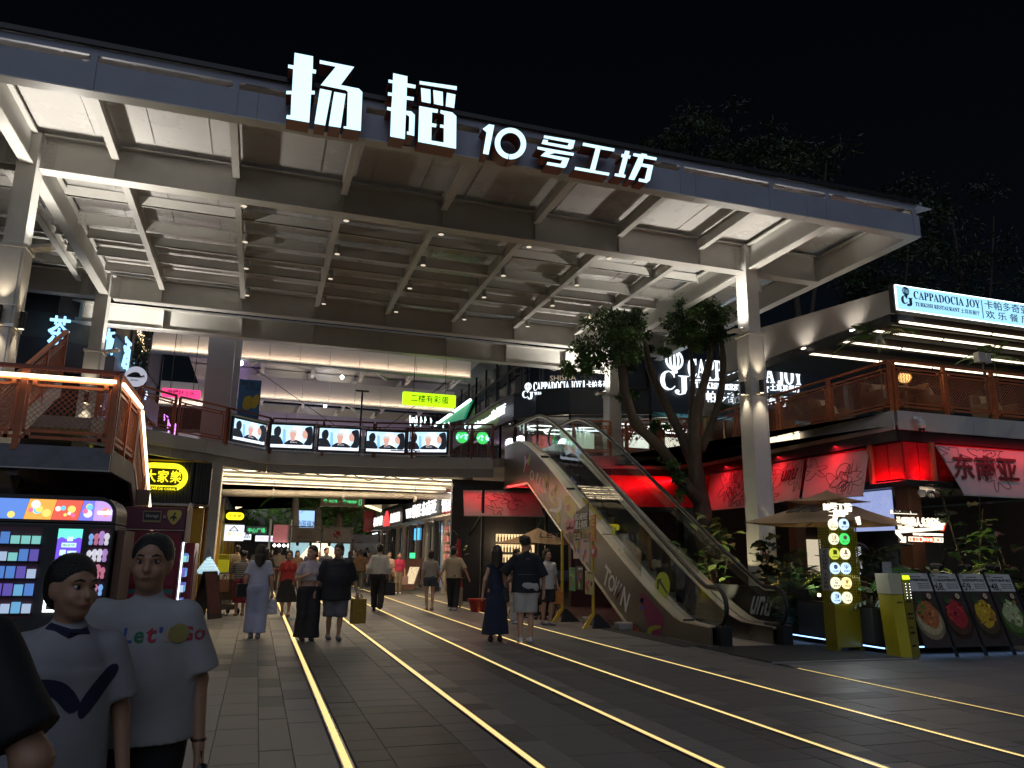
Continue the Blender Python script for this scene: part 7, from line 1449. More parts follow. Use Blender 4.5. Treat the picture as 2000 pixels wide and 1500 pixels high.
rel(mb.build('light_points', glow('fairy_warm', (1, .72, .4), 3.5), None, kind='stuff'), t)
# dark trees behind the canopy
DKL = [leafmat('far_leaf', (.045, .07, .025)), leafmat('far_leaf_dark', (.02, .035, .015))]
for i, (px, py, Y, s, lab) in enumerate(((1420, 300, 33, 3.6, 'dark tree with a broad crown behind the canopy, right of the roof sign'), (1530, 330, 30, 3.8, 'dark tall tree rising behind the right end of the canopy'), (1690, 470, 31, 4.2, 'dark tree behind the blue signboard corner'), (1860, 430, 34, 4.8, 'very dark tree at the upper right above the blue signboard'), (1300, 318, 36, 2.0, 'small dark treetop just above the last roof sign character'))):
    c = YP(px, py, Y); tree('dark_tree', lab, [([(c.x, Y, 0), (c.x+.3, Y, c.z*.5), (c.x, Y, c.z)], [.3, .22, .08]), ([(c.x+.2, Y, c.z*.45), (c.x+s*.4, Y-.4, c.z*.8), (c.x+s*.6, Y-.5, c.z+.5)], [.15, .1, .04])], [((c.x, Y, c.z), (s, s*.8, s*.75), 2600), ((c.x-s*.5, Y-.5, c.z-s*.5), (s*.7, s*.6, s*.5), 1000), ((c.x+s*.5, Y, c.z-s*.8), (s*.7, s*.7, s*.6), 1000)], DKL, 30+i, .15, group='dark trees behind the canopy')

# ================================================================== far end of the passage
ms_ = thing('market_stall', 'framed market stall with pale curtains and two beige banners', 'market stall', (2.9, 38, 0))
MX = [YP(568, 1030, 38).x, YP(628, 1030, 38).x, YP(688, 1030, 38).x]
for x in MX:
    wb('frame_post', INOXD, MB().bar((x, 38, 0), (x, 38, 2.75), .07), ms_); wb('frame_post', INOXD, MB().bar((x, 40, 0), (x, 40, 2.75), .06), ms_)
for z in (2.72, 2.0): wb('frame_bar', INOXD, MB().bar((MX[0]-.1, 38, z), (MX[2]+.1, 38, z), .05), ms_)
for i in (0, 1): wb('banner_panel', mat('banner_beige', (.42, .36, .31), .6), MB().box(MX[i]+.08, MX[i+1]-.08, 37.95, 37.97, 2.05, 2.68), ms_)
for s, x0, x1, z0, z1 in (('YOUNG', .38, .98, 2.38, 2.55), ('MARKET', .34, 1.02, 2.16, 2.34)): rel(text(s, (MX[0]+x0, 37.94, z0), X3, Z3, x1-x0, z1-z0, mat('banner_ink_grey', (.26, .23, .2), .6), None, .004, .02), ms_)
for k in range(16): a = rng.uniform(0, 2*PI); q = rng.uniform(.05, .3); rel(MB().tube([(MX[1]+.7+q*math.cos(a), 37.945-.001*k, 2.37+q*.8*math.sin(a)), (MX[1]+.7+q*math.cos(a), 37.94-.001*k, 2.37+q*.8*math.sin(a))], rng.uniform(.02, .09) if k > 8 else .022, 10).build('banner_print', mat('print_cherry', (.35, .02, .03), .5)), ms_)
CUR = mat('sheer_curtain', (.6, .75, .78), .8, emit=(.55, .9, 1), es=.45)
for x0, s in ((MX[0]+.05, 1), (MX[2]-.05, -1)):
    mb = MB(); n = 12
    for i in range(n+1):
        for j in range(9): z = 2.0-1.3*j/8; w_ = .85*(1-j/8)**1.6+.18; mb.v.append((x0+s*w_*i/n, 38.1+.05*math.sin(i*2.1), z))
    for i in range(n):
        for j in range(8): mb.f.append((i*9+j, i*9+j+1, (i+1)*9+j+1, (i+1)*9+j))
    wb('curtain', CUR, mb, ms_, smooth=True)
wb('back_cloth', mat('stall_back_lit', (.5, .45, .35), .7, emit=(1, .85, .6), es=.7), MB().box(MX[0]+.1, MX[2]-.1, 40.0, 40.05, .6, 2.0), ms_); wb('counter', WOODD, MB().box(MX[0]+.3, MX[2]-.3, 38.4, 39.2, 0, .9), ms_)
r = random.Random(2)
for k in range(26): x, z = r.uniform(MX[0]+.5, MX[2]-.4), r.uniform(.95, 1.4); wb('goods', mat('goods_%d' % (k % 4), [(.5, .3, .1), (.3, .5, .2), (.6, .5, .4), (.4, .1, .1)][k % 4], .5), MB().box(x, x+.09, 38.6, 38.7, .9, z), ms_)
for k, x in enumerate((MX[0]+.35, MX[0]+.95, MX[1]+.4, MX[1]+1.0)):
    wb('stall_spot', BLK, MB().lathe((x, 37.9, 1.9), [(.04, .1), (.07, .06), (.06, -.06)], 10), ms_)
for k in range(6): x = MX[0]+.2+k*.45; wb('stall_bulb', glow('stall_bulb', (1, .95, .85), 5), MB().lathe((x, 38.2, 1.72+.05*(k % 2)), [(.02, .06), (.06, 0), (.02, -.05)], 8), ms_)
lamp('stall_light', 'POINT', (MX[1], 38.8, 1.8), 60, (1, .9, .72), ms_, .3); lamp('stall_front_light', 'AREA', (MX[1], 37.6, 2.0), 35, (1, .92, .8), ms_, 2.2, (MX[1], 34, 0), size_y=.3)
s2_ = thing('pink_stall', 'pale stall with a dusty pink panel left of the market stall', 'market stall', (.9, 40, 0)); a = YP(533, 1048, 40); b = YP(562, 1090, 40)
wb('pink_panel', mat('dusty_pink', (.45, .16, .18), .6, emit=(1, .3, .3), es=.12), MB().box(a.x, b.x, 40, 40.05, 2.0, 2.85), s2_); wb('frame_post', STEEL, MB().bar((a.x-.15, 39.9, 0), (a.x-.15, 39.9, 3.1), .1).bar((b.x+.05, 39.9, 0), (b.x+.05, 39.9, 3.1), .06), s2_); wb('counter', WOODD, MB().box(a.x, b.x, 40, 40.6, 0, .95), s2_)
for k in range(4): wb('stall_bulb', glow('stall_bulb', (1, .95, .85), 5), MB().lathe((a.x+.1+k*.22, 39.9, 1.85), [(.02, .08), (.09, 0), (.02, -.07)], 8), s2_)
for k, (px, lab) in enumerate(((575, 'left'), (620, 'middle'), (660, 'right'))):
    c = YP(px, 1000, 42+k*2); plant('palm_tree', 'tall palm with arching fronds, %s of three behind the market stall' % lab, (c.x, c.y, 0), ['palm'], 14, 4.6, .05, 40+k, 1.25, 'crown', 'tree', stems=1, group='palms behind the market stall')
    wb('trunk', mat('palm_trunk', (.22, .19, .15), .8, var=.2), MB().tube([(c.x, c.y, 0), (c.x+.1, c.y, 2.5), (c.x, c.y, 4.5)], [.3, .22, .16], 10), bpy.data.objects[bpy.context.scene.objects[-1].name] if False else [o for o in COL.objects if o.name.startswith('palm_tree')][-1])
stp = thing('white_steps', 'broad white seating steps with wooden treads at the far right of the passage', 'steps', (6.2, 48, 0))
for i in range(5): wb('step_block', mat('white_step', (.5, .48, .45), .6), MB().box(4.9, 8.5, 47+i*1.1, 48.1+i*1.1, 0, .55+i*.55), stp); wb('wood_tread', mat('step_wood', (.25, .12, .06), .6), MB().box(4.95, 6.4, 46.98+i*1.1, 47.8+i*1.1, .56+i*.55, .60+i*.55), stp)
t = thing('white_tub_planter', 'white tapered planter with spiky leaves on the far steps', 'planter', (6.6, 46, 0)); MB().lathe((0, 0, .0), [(.35, 0), (.5, .95), (.46, .96)], 4).build('tub', STEEL, t); 
for k in range(16): o = bpy.data.objects.new('leaf', LM['rubberd']); COL.objects.link(o); o.parent = t; o.matrix_local = aim((0, 0, .95), (math.cos(k*2.4)*.6, math.sin(k*2.4)*.6, .8), 0, 2.2)
arc = thing('lit_arch_bridge', 'far curved footbridge outlined with warm light', 'bridge', (3, 55, 4)); mb = MB(); mb2 = MB()
def arcp(t, dz, Y=55): p0 = YP(460, 992, Y); p1 = YP(600, 968, Y); p2 = YP(745, 998, Y); u = (1-t)**2*p0+2*t*(1-t)*Vector((p1.x, p1.y, 2*p1.z-(p0.z+p2.z)/2))+t*t*p2; return u+Z3*dz
mb.tube([arcp(t, .0) for t in np.linspace(0, 1, 20)], .1, 5); mb.tube([arcp(t, .55) for t in np.linspace(0, 1, 20)], .08, 5); rel(mb.build('light_lines', glow('arch_warm', (1, .82, .45), 1.6)), arc)
n = 20
for i in range(n): t0, t1 = i/n, (i+1)/n; mb2.hexa([arcp(t0, .08), arcp(t1, .08), arcp(t1, .08)+Y3*2, arcp(t0, .08)+Y3*2], [arcp(t0, .5), arcp(t1, .5), arcp(t1, .5)+Y3*2, arcp(t0, .5)+Y3*2])
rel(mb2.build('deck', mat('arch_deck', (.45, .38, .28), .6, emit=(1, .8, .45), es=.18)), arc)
t = boxsign('far_blue_sign', 'pale blue lit sign with dark characters behind the palm trunks', YP(575, 1028, 50).x, YP(622, 1010, 50).x, 50, 3.0, 4.1, glow('far_blue', (.35, .6, 1), 1.1), [('杨国福竹', .05, .95, .1, .45, SB)], SB)
neon('far_white_neon', 'white neon ring far above the passage', 515, 950, .9, .1, 50, (.9, .95, 1), 7, 21); neon('far_blue_neon', 'deep blue neon shape far above the passage', 537, 952, 1.0, .1, 50, (.08, .1, 1), 8, 22); neon('far_yellow_neon', 'small yellow green neon stroke far above the passage', 561, 951, .3, .1, 50, (.8, 1, .4), 3, 23)
gw = thing('green_wall', 'dark green planted wall closing the far end of the passage', 'wall', (3, 60, 0)); mb = MB(); r = random.Random(77)
wb('backing', DARK, MB().box(-6, 12, 60, 60.2, 0, 8), gw)
for k in range(2600): c = Vector((r.uniform(-5, 11), 59.9+r.uniform(-.3, .1), r.uniform(2.4, 7.5))); u = Vector((r.gauss(0, 1), r.gauss(0, .6), r.gauss(0, 1))).normalized()*.25; v = u.orthogonal().normalized()*.1; mb.quad(c-u, c+v, c+u, c-v)
wb('wall_leaves', G1, mb, gw, kind='stuff')
for i, (x, y, p_, c) in enumerate(((1, 45, 420, (1, .85, .62)), (4, 50, 420, (1, .85, .62)), (0, 56, 380, (.9, .95, 1)))):
    t = thing('passage_lamp', 'round ceiling lamp over the passage, %s' % ['nearest the stalls', 'over the steps', 'farthest'][i], 'ceiling light', (x, y, 5.2), group='lamps over the far passage'); MB().lathe((0, 0, 0), [(.05, .1), (.2, 0), (.05, -.06)], 12).build('lamp_head', glow('passage_lamp_glow', (1, .9, .75), 4), t); MB().bar((0, 0, .1), (0, 0, 4), .02).build('cord', BLK, t); lamp('passage_light', 'POINT', (x, y, 4.9), p_, c, t, .3)
# ================================================================== PEOPLE (smooth distance-field bodies meshed in code)
def capsule(a, b, ra, rb=None): return ('c', np.array(a, float), np.array(b, float), ra, ra if rb is None else rb)
def colm(a, b, ra, rb, sy): return ('k', np.array(a, float), np.array(b, float), ra, rb, sy)
def flatcap(a, b, ra, rb): return ('f', np.array(a, float), np.array(b, float), ra, rb)
def ellip(c, r, R=None): return ('e', np.array(c, float), np.array(r, float), R)
def field(prims, h, k=.03, noise_amp=0, seed=0, cuts=()):
    los, his = [], []
    for p in prims:
        if p[0] in 'ckf': m = max(p[3], p[4]); los.append(np.minimum(p[1], p[2])-m); his.append(np.maximum(p[1], p[2])+m)
        else: m = p[2].max() if p[3] is not None else p[2]; los.append(p[1]-m); his.append(p[1]+m)
    lo = np.min(los, 0)-3*h-.01; hi = np.max(his, 0)+3*h+.01; n = np.ceil((hi-lo)/h).astype(int)+1
    F = np.full(n, .3, np.float32); ax = [lo[i]+h*np.arange(n[i]) for i in range(3)]
    for p, l, q in zip(prims, los, his):
        mg = .07; i0 = np.maximum(((l-mg-lo)/h).astype(int), 0); i1 = np.minimum(((q+mg-lo)/h).astype(int)+2, n)
        X, Y, Z = np.meshgrid(ax[0][i0[0]:i1[0]], ax[1][i0[1]:i1[1]], ax[2][i0[2]:i1[2]], indexing='ij')
        if p[0] == 'k':
            a, b, ra, rb, sy = p[1:]; t = np.clip((Z-a[2])/(b[2]-a[2]), 0, 1); rr = ra+(rb-ra)*t; ey = (Y-(a[1]+(b[1]-a[1])*t))/sy; q_ = np.sqrt((X-a[0])**2+ey**2); D = np.maximum((q_-rr)*(sy+(1-sy)*np.abs(X-a[0])/np.maximum(q_, 1e-4)), np.maximum(a[2]-Z, Z-b[2]) if a[2] < b[2] else np.maximum(b[2]-Z, Z-a[2]))
        elif p[0] in 'cf':
            a, b, ra, rb = p[1:]; d = b-a; L2 = max(d.dot(d), 1e-9); t = np.clip(((X-a[0])*d[0]+(Y-a[1])*d[1]+(Z-a[2])*d[2])/L2, 0, 1)
            D = np.sqrt((X-a[0]-t*d[0])**2+(Y-a[1]-t*d[1])**2+(Z-a[2]-t*d[2])**2)-(ra+(rb-ra)*t)
            if p[0] == 'f': dn = d/np.sqrt(L2); D = np.maximum(D, (X-b[0])*dn[0]+(Y-b[1])*dn[1]+(Z-b[2])*dn[2])
        else:
            c, r, R = p[1:]; x, y, z = X-c[0], Y-c[1], Z-c[2]
            if R is not None: x, y, z = [R[0][i]*x+R[1][i]*y+R[2][i]*z for i in range(3)]
            D = (np.sqrt((x/r[0])**2+(y/r[1])**2+(z/r[2])**2)-1)*r.min()
        S = F[i0[0]:i1[0], i0[1]:i1[1], i0[2]:i1[2]]; hh = np.clip(.5+.5*(S-D)/k, 0, 1); F[i0[0]:i1[0], i0[1]:i1[1], i0[2]:i1[2]] = S*(1-hh)+D*hh-k*hh*(1-hh)
    if noise_amp or cuts:
        X, Y, Z = np.meshgrid(*ax, indexing='ij')
        if noise_amp:
            r = np.random.RandomState(seed); N = 0
            for i in range(7): v = r.normal(0, 1, 3); v[2] *= .55; v = v/np.linalg.norm(v)*r.uniform(14, 48); N = N+np.sin(v[0]*X+v[1]*Y+v[2]*Z+r.uniform(0, 6))*14/np.linalg.norm(v)
            F = F+noise_amp*N.astype(np.float32)
        for (pt, nn) in cuts:
            nn = np.array(nn, float)/np.linalg.norm(nn); F = np.maximum(F, ((X-pt[0])*nn[0]+(Y-pt[1])*nn[1]+(Z-pt[2])*nn[2]).astype(np.float32))
    return F, lo, h
def surfnet(F, lo, h):
    s = F < 0; nx, ny, nz = F.shape
    cor = [(i, j, k) for i in (0, 1) for j in (0, 1) for k in (0, 1)]
    sub = lambda A, c: A[c[0]:nx-1+c[0], c[1]:ny-1+c[1], c[2]:nz-1+c[2]]
    cnt = sum(sub(s, c).astype(np.int8) for c in cor); act = (cnt > 0) & (cnt < 8); idx = -np.ones(act.shape, int); ii = np.argwhere(act); idx[act] = np.arange(len(ii))
    vals = {c: sub(F, c)[act] for c in cor}; P = np.zeros((len(ii), 3)); W = np.zeros(len(ii))
    for a in cor:
        for d in range(3):
            if a[d] == 0:
                b = list(a); b[d] = 1; b = tuple(b); fa, fb = vals[a], vals[b]; m = (fa < 0) != (fb < 0); t = np.zeros_like(fa); t[m] = fa[m]/(fa[m]-fb[m]); q = np.array(a, float)[None].repeat(len(ii), 0); q[:, d] += t; P[m] += q[m]; W[m] += 1
    V = lo+(ii+P/W[:, None])*h; Q = []
    for d in range(3):
        e = [slice(1, -1)]*3; e[d] = slice(0, -1); a = s[tuple(slice(0, -1) if i == d else slice(1, -1) for i in range(3))]; b = s[tuple(slice(1, None) if i == d else slice(1, -1) for i in range(3))]
        for (mk, fl) in ((a & ~b, False), (~a & b, True)):
            g = np.argwhere(mk)
            if not len(g): continue
            for i in range(3):
                if i != d: g[:, i] += 1
            u, v = (d+1) % 3, (d+2) % 3; o = np.zeros(3, int)
            def at_(du, dv): q = g.copy(); q[:, u] -= du; q[:, v] -= dv; return idx[q[:, 0], q[:, 1], q[:, 2]]
            quad = np.stack([at_(1, 1), at_(0, 1), at_(0, 0), at_(1, 0)], 1); Q.append(quad[:, ::-1] if fl else quad)
    return V, np.concatenate(Q)
def sdfmesh(name, prims, m, parent, h=.014, k=.03, noise_amp=0, seed=0, cuts=(), relax=1):
    F, lo, h = field(prims, h, k, noise_amp, seed, cuts); V, Q = surfnet(F, lo, h); ok = (Q >= 0).all(1); Q = Q[ok]
    me = bpy.data.meshes.new(name); me.vertices.add(len(V)); me.vertices.foreach_set('co', V.astype(np.float32).ravel()); me.loops.add(len(Q)*4); me.loops.foreach_set('vertex_index', Q.astype(np.int32).ravel()); me.polygons.add(len(Q))
    me.polygons.foreach_set('loop_start', np.arange(0, len(Q)*4, 4, dtype=np.int32)); me.polygons.foreach_set('loop_total', np.full(len(Q), 4, np.int32)); me.polygons.foreach_set('use_smooth', np.ones(len(Q), bool)); me.update(calc_edges=True); me.materials.append(m)
    return put(bpy.data.objects.new(name, me), parent)
def skinm(nm, c): return mat('skin_'+nm, c, .5, var=.06, scale=20, sss=.12)
SK_L = skinm('light', (.50, .29, .20)); SK_M = skinm('mid', (.40, .22, .14)); SK_D = skinm('tan', (.30, .16, .10))
HAIRK = mat('hair_black', (.012, .010, .009), .38, var=.3, scale=60, bump=.5, bscale=160); HAIRB = mat('hair_dark_brown', (.03, .018, .012), .4, var=.3, scale=60, bump=.5, bscale=160)
LIP = mat('lip_tone', (.30, .10, .08), .45, var=0); EYEW = mat('eye_white', (.55, .53, .5), .3, var=0); EYEK = mat('eye_dark', (.015, .01, .008), .2, var=0)
def cloth(nm, c, r=.8, v=.1): return mat('cloth_'+nm, c, r, var=v, scale=6, bump=.15, bscale=120)
def V_(x, y, z): return np.array([x, y, z], float)
def person(label, x, y, rz, H=1.68, skin=SK_L, hair='short', hairm=HAIRK, top=None, bottom=None, shoes=None, bw=1.0, arms=None, walk=.0, detail=.015, female=False, head_turn=0, sit=False, chestprint=None, belly=0, name='person', lean=0):
    """faces -Y at rz = 0; x of the figure is its left-right axis (its own right hand at -x)"""
    S = H/1.70; t = thing(name, label, 'person', (x, y, 0), rz)
    sw = (.165 if female else .19)*bw*S; hw = .088*bw*S
    hipz, kz, az = .88*S, .47*S, .075*S; shz, nz, hz = 1.385*S, 1.44*S, 1.575*S
    if sit: drop = .40*S; hipz -= drop; shz -= drop; nz -= drop; hz -= drop
    sk = lambda a: V_(a[0], a[1]-lean*max(0, a[2]-hipz), a[2])
    # legs
    ft = {}; legs = {}
    for s in (-1, 1):
        st_ = walk*s*S
        hip = V_(s*hw, .0, hipz)
        if sit: kn = V_(s*.12*S, -.42*S, hipz+.02); an = V_(s*.12*S, -.42*S, az)
        else:
            an = V_(s*(.085 if walk == 0 else .07)*S, -st_, az+(.05*S if st_ < -.1*S else 0)); kn = V_(s*.09*S, -st_*.5-.025*S-(abs(st_)*.25), kz+.0)
        legs[s] = (hip, kn, an); ft[s] = an
    # arms: (elbow, hand) offsets from the shoulder
    A = {-1: ((-.06, .03, -.28), (-.09, -.05, -.53)), 1: ((.06, .03, -.28), (.09, -.05, -.53))}
    if arms: A.update(arms)
    arm = {}
    for s in (-1, 1):
        sh = sk(V_(s*sw, 0, shz-.02*S)); el = sh+V_(*A[s][0])*S; ha = sh+V_(*A[s][1])*S; arm[s] = (sh, el, ha)
    hc = sk(V_(0, -.01*S, hz)); ct, sn = math.cos(head_turn), math.sin(head_turn)
    hr_ = lambda v: hc+V_(v[0]*ct-v[1]*sn, v[0]*sn+v[1]*ct, v[2])*S*1.05
    Rh = [V_(ct, sn, 0), V_(-sn, ct, 0), V_(0, 0, 1)]; Rm = np.array([[ct, -sn, 0], [sn, ct, 0], [0, 0, 1]])
    b = []
    # head and neck
    b += [ellip(hr_((0, .015, .03)), V_(.078, .094, .092)*S, Rm), ellip(hr_((0, -.015, -.035)), V_(.066, .074, .082)*S, Rm), ellip(hr_((0, -.05, -.088)), V_(.034, .034, .026)*S, Rm), capsule(hr_((0, -.088, .012)), hr_((0, -.106, -.028)), .008*S, .014*S), capsule(sk(V_(0, .012, nz-.05*S)), hr_((0, .02, -.06)), .056*S*bw**.5, .05*S*bw**.5)]
    for s in (-1, 1): b += [ellip(hr_((s*.076, .012, -.012)), V_(.010, .020, .030)*S, Rm), ellip(hr_((s*.034, -.062, -.03)), V_(.026, .026, .024)*S, Rm), ellip(hr_((s*.030, -.078, .028)), V_(.026, .014, .010)*S, Rm)]
    b += [ellip(hr_((0, -.090, -.058)), V_(.022, .010, .007)*S, Rm)]
    # torso (skin under the clothes)
    b += [ellip(sk(V_(0, .01, shz-.17*S)), V_(sw*.84, .09*S*bw, .17*S)), capsule(sk(V_(0, .02, nz-.05*S)), sk(V_(-sw*.7, .01, shz-.06*S)), .045*S, .04*S), capsule(sk(V_(0, .02, nz-.05*S)), sk(V_(sw*.7, .01, shz-.06*S)), .045*S, .04*S), ellip(sk(V_(0, -.005, (hipz+shz)/2-.02)), V_(sw*.78, .095*S*bw+belly, .22*S)), ellip(V_(0, .01, hipz+.03*S), V_(.165*S*bw, .115*S*bw, .13*S))]
    for s in (-1, 1):
        sh, el, ha = arm[s]; b += [capsule(sh+V_(-s*.02, 0, -.03)*S, el, .040*S*bw**.6, .037*S*bw**.6), capsule(el, ha, .038*S*bw**.6, .026*S)]
        d = (ha-el)/np.linalg.norm(ha-el); sd = np.cross(d, V_(0, 1, 0)); sd = sd/(np.linalg.norm(sd)+1e-6); fw_ = np.cross(sd, d)
        pc = ha+d*.045*S; R3 = np.stack([fw_, sd, d], 1)
        b.append(ellip(pc, V_(.040, .020, .05)*S, R3))
        for f in range(4):
            p0 = pc+d*.035*S+fw_*(.027-.018*f)*S; L = (.062, .074, .07, .054)[f]*S; cu = -sd*s*.35; p1 = p0+(d+cu*.5)*L*.5; p2 = p1+(d*.8+cu*1.6)*L*.45; b += [capsule(p0, p1, .0105*S, .0095*S), capsule(p1, p2, .0095*S, .008*S)]
        p0 = pc+fw_*.03*S-d*.02*S; p1 = p0+fw_*.022*S+d*.025*S-sd*s*.012*S; b += [capsule(p0, p1, .0125*S, .011*S), capsule(p1, p1+d*.032*S, .011*S, .009*S)]
        hip, kn, an = legs[s]; b += [capsule(hip, kn, .082*S*bw**.7, .052*S*bw**.4), capsule(kn, an+V_(0, .005, .03), .05*S*bw**.4, .034*S), ellip(kn*.62+an*.38+V_(0, .022*S, 0), V_(.047, .048, .12)*S), capsule(an, an+V_(0, -.12*S, -.04*S), .036*S, .026*S)]
    sdfmesh('body', b, skin, t, detail, .022*S)
    # face details
    for s in (-1, 1):
        e = hr_((s*.031, -.0735, .008)); MB().lathe(e, [(.001, -.009*S), (.011*S, -.005*S), (.0135*S, 0), (.011*S, .005*S), (.001, .008*S)], 8).build('eye', EYEK if detail > .011 else EYEW, t, smooth=True)
        if detail <= .011: q = hr_((s*.031, -.0815, .008)); MB().lathe(q, [(.001, -.0075*S), (.0072*S, -.004*S), (.0072*S, .004*S), (.001, .0075*S)], 8).build('iris', EYEK, t, smooth=True)
        MB().tube([hr_((s*.014, -.094, .030)), hr_((s*.032, -.093, .036)), hr_((s*.05, -.08, .030))], [.003*S, .0045*S, .002*S], 5).build('eyebrow', hairm, t)
    MB().tube([hr_((-.021, -.089, -.060)), hr_((-.008, -.099, -.0565)), hr_((.008, -.099, -.0565)), hr_((.021, -.089, -.060))], [.002*S, .0055*S, .0055*S, .002*S], 6).build('mouth', LIP, t)
    # hair
    hp = [ellip(hr_((0, .026, .048)), V_(.090, .100, .096)*S, Rm), ellip(hr_((0, .06, -.005)), V_(.082, .062, .09)*S, Rm)]
    if hair == 'bun': hp = [ellip(hr_((0, .026, .044)), V_(.090, .098, .095)*S, Rm), ellip(hr_((0, .055, .0)), V_(.083, .062, .085)*S, Rm), ellip(hr_((0, .10, -.03)), V_(.045, .04, .045)*S, Rm)]
    if hair == 'bob': hp += [ellip(hr_((s*.068, .02, -.02)), V_(.026, .06, .085)*S, Rm) for s in (-1, 1)]+[ellip(hr_((0, .07, -.05)), V_(.078, .05, .07)*S, Rm)]
    if hair == 'long': hp += [capsule(hr_((s*.05, .05, .0)), hr_((s*.06, .09, -.25)), .05*S, .045*S) for s in (-1, 1)]+[capsule(hr_((0, .07, .0)), hr_((0, .115, -.42)), .07*S, .035*S), capsule(hr_((0, .08, -.1)), hr_((0, .12, -.30)), .085*S, .06*S)]
    if hair == 'verylong': hp += [capsule(hr_((s*.05, .05, .0)), hr_((s*.08, .10, -.55)), .055*S, .05*S) for s in (-1, 1)]+[capsule(hr_((0, .07, .0)), hr_((0, .125, -.66)), .085*S, .06*S)]
    if hair == 'side': hp += [capsule(hr_((-.055, .04, .0)), hr_((-.09, -.045, -.28)), .042*S, .03*S), ellip(hr_((0, .06, -.03)), V_(.08, .05, .09)*S, Rm)]
    if hair == 'curly': hp = [ellip(hr_((random.Random(i).uniform(-.06, .06), .03+random.Random(i+9).uniform(-.06, .07), .06+random.Random(i+5).uniform(-.04, .05))), V_(.045, .045, .04)*S, Rm) for i in range(16)]+[ellip(hr_((0, .035, .045)), V_(.086, .093, .085)*S, Rm)]
    fcut = hr_((0, -.046, .030)); fn = V_(sn*.9, -ct*.9, -.62)
    sdfmesh('hair', hp, hairm, t, max(detail*.8, .008), .02*S, .0016 if hair != 'curly' else .003, 3, [(fcut, fn)] if hair not in ('side', ) else [(fcut, fn)])
    # clothes
    if top:
        m, sl, hem, loose = top['m'], top.get('sleeve', .5), top.get('hem', .86)*S, top.get('loose', .02)
        if sit: hem = hipz-.02
        hw2 = max(.182*S*bw+belly*.4, sw*.86)+loose
        c = [ellip(sk(V_(0, 0, shz-.10*S)), V_(sw*.93+loose*.5, .105*S*bw+loose*.6, .15*S)), capsule(sk(V_(-.05*S, .008, nz-.075*S)), sk(V_(-sw*.90, .005, shz-.055*S)), .056*S*bw**.3, .050*S*bw**.5+loose*.15), capsule(sk(V_(.05*S, .008, nz-.075*S)), sk(V_(sw*.90, .005, shz-.055*S)), .056*S*bw**.3, .050*S*bw**.5+loose*.15), capsule(sk(V_(0, .012, nz+.0*S)), sk(V_(0, .008, shz-.06*S)), .060*S*bw**.5, .085*S), colm(sk(V_(0, -belly*.5, hem-.03)), sk(V_(0, 0, shz-.13*S)), hw2, sw*.90+loose*.7, (.66+belly*1.5))]
        if belly: c.append(ellip(sk(V_(0, -belly*.8, (hipz+shz)/2-.06*S)), V_(sw*.86+loose, .10*S*bw+loose+belly, .26*S)))
        if female: c += [ellip(sk(V_(s*.07*S, -.075*S*bw, shz-.17*S)), V_(.07, .062, .07)*S) for s in (-1, 1)]
        cuts = [((0, 0, hem), (0, 0, -1)), ((0, -.03, nz+.0*S), (0, -.45, 1))]
        for s in (-1, 1):
            sh, el, ha = arm[s]
            if sl > 0:
                e = sh+(el-sh)*min(1, sl*1.6); c.append(flatcap(sh+V_(-s*.014, 0, -.014)*S, e+(e-sh)/np.linalg.norm(e-sh)*.035, .056*S*bw**.6+loose*.2, .056*S*bw**.6+loose*.6))
                if sl > .7: c.append(capsule(el, el+(ha-el)*min(1, (sl-.625)*2.4), .055*S+loose*.5, .05*S+loose*.5))
        cuts = [q for q in cuts if not isinstance(q[1][0], str)]
        LAST['shirt'] = sdfmesh('shirt', c, m, t, detail, .03*S, top.get('fold', .0035), int(abs(x)*100) % 91, cuts)
    if bottom:
        m, kind, hem, loose = bottom['m'], bottom['kind'], bottom.get('hem', .09)*S, bottom.get('loose', .015); wz = bottom.get('waist', .97)*S
        if sit: wz = hipz+.09*S
        c = [ellip(V_(0, .008, hipz+.03*S), V_(.17*S*bw+loose*.6, .122*S*bw+loose*.6+belly*.6, .15*S))]
        if kind in ('trousers', 'shorts', 'wide'):
            for s in (-1, 1):
                hip, kn, an = legs[s]; fl = bottom.get('flare', 0)
                c += [capsule(hip+V_(0, 0, -.02), kn, .088*S*bw**.7+loose, .062*S*bw**.4+loose*1.2)]
                if hem < kz or sit: c += [capsule(kn, an+V_(0, .005, 0), .060*S*bw**.4+loose*1.2, .050*S+loose+fl)]
            cuts = [((0, 0, hem), (0, 0, -1)), ((0, 0, wz), (0, 0, 1))]
            if sit and kind == 'shorts': cuts = [((0, 0, wz), (0, 0, 1)), ((0, -.36*S, 0), (0, -1, 0))]
        else:
            fl = bottom.get('flare', .05); c += [capsule(V_(0, .0, hipz), V_(0, .0, hem-.03), .15*S*bw, .15*S*bw+fl), capsule(V_(-.06*S, 0, hipz-.1), V_(-.10*S-fl*.6, -.03, hem), .12*S, .12*S+fl*.5), capsule(V_(.06*S, 0, hipz-.1), V_(.10*S+fl*.6, .03, hem), .12*S, .12*S+fl*.5)]
            cuts = [((0, 0, hem), (0, 0, -1)), ((0, 0, wz), (0, 0, 1))]
        sdfmesh({'trousers': 'trousers', 'wide': 'wide_trousers', 'shorts': 'shorts'}.get(kind, 'skirt'), c, m, t, detail, .025*S, bottom.get('fold', .0035), 7+int(abs(y)*100) % 91, cuts)
    if shoes is not None:
        for s in (-1, 1):
            an = ft[s]; z0 = an[2]-.075*S; sdfmesh('shoe', [ellip(V_(an[0], an[1]-.055*S, z0+.035*S), V_(.048, .135, .042)*S), ellip(V_(an[0], an[1]+.01, z0+.06*S), V_(.044, .055, .05)*S)], shoes, t, .014, .02, 0, 0, [((0, 0, z0+.002), (0, 0, -1))])
    return t, arm, hr_
LAST = {}
from mathutils.bvhtree import BVHTree
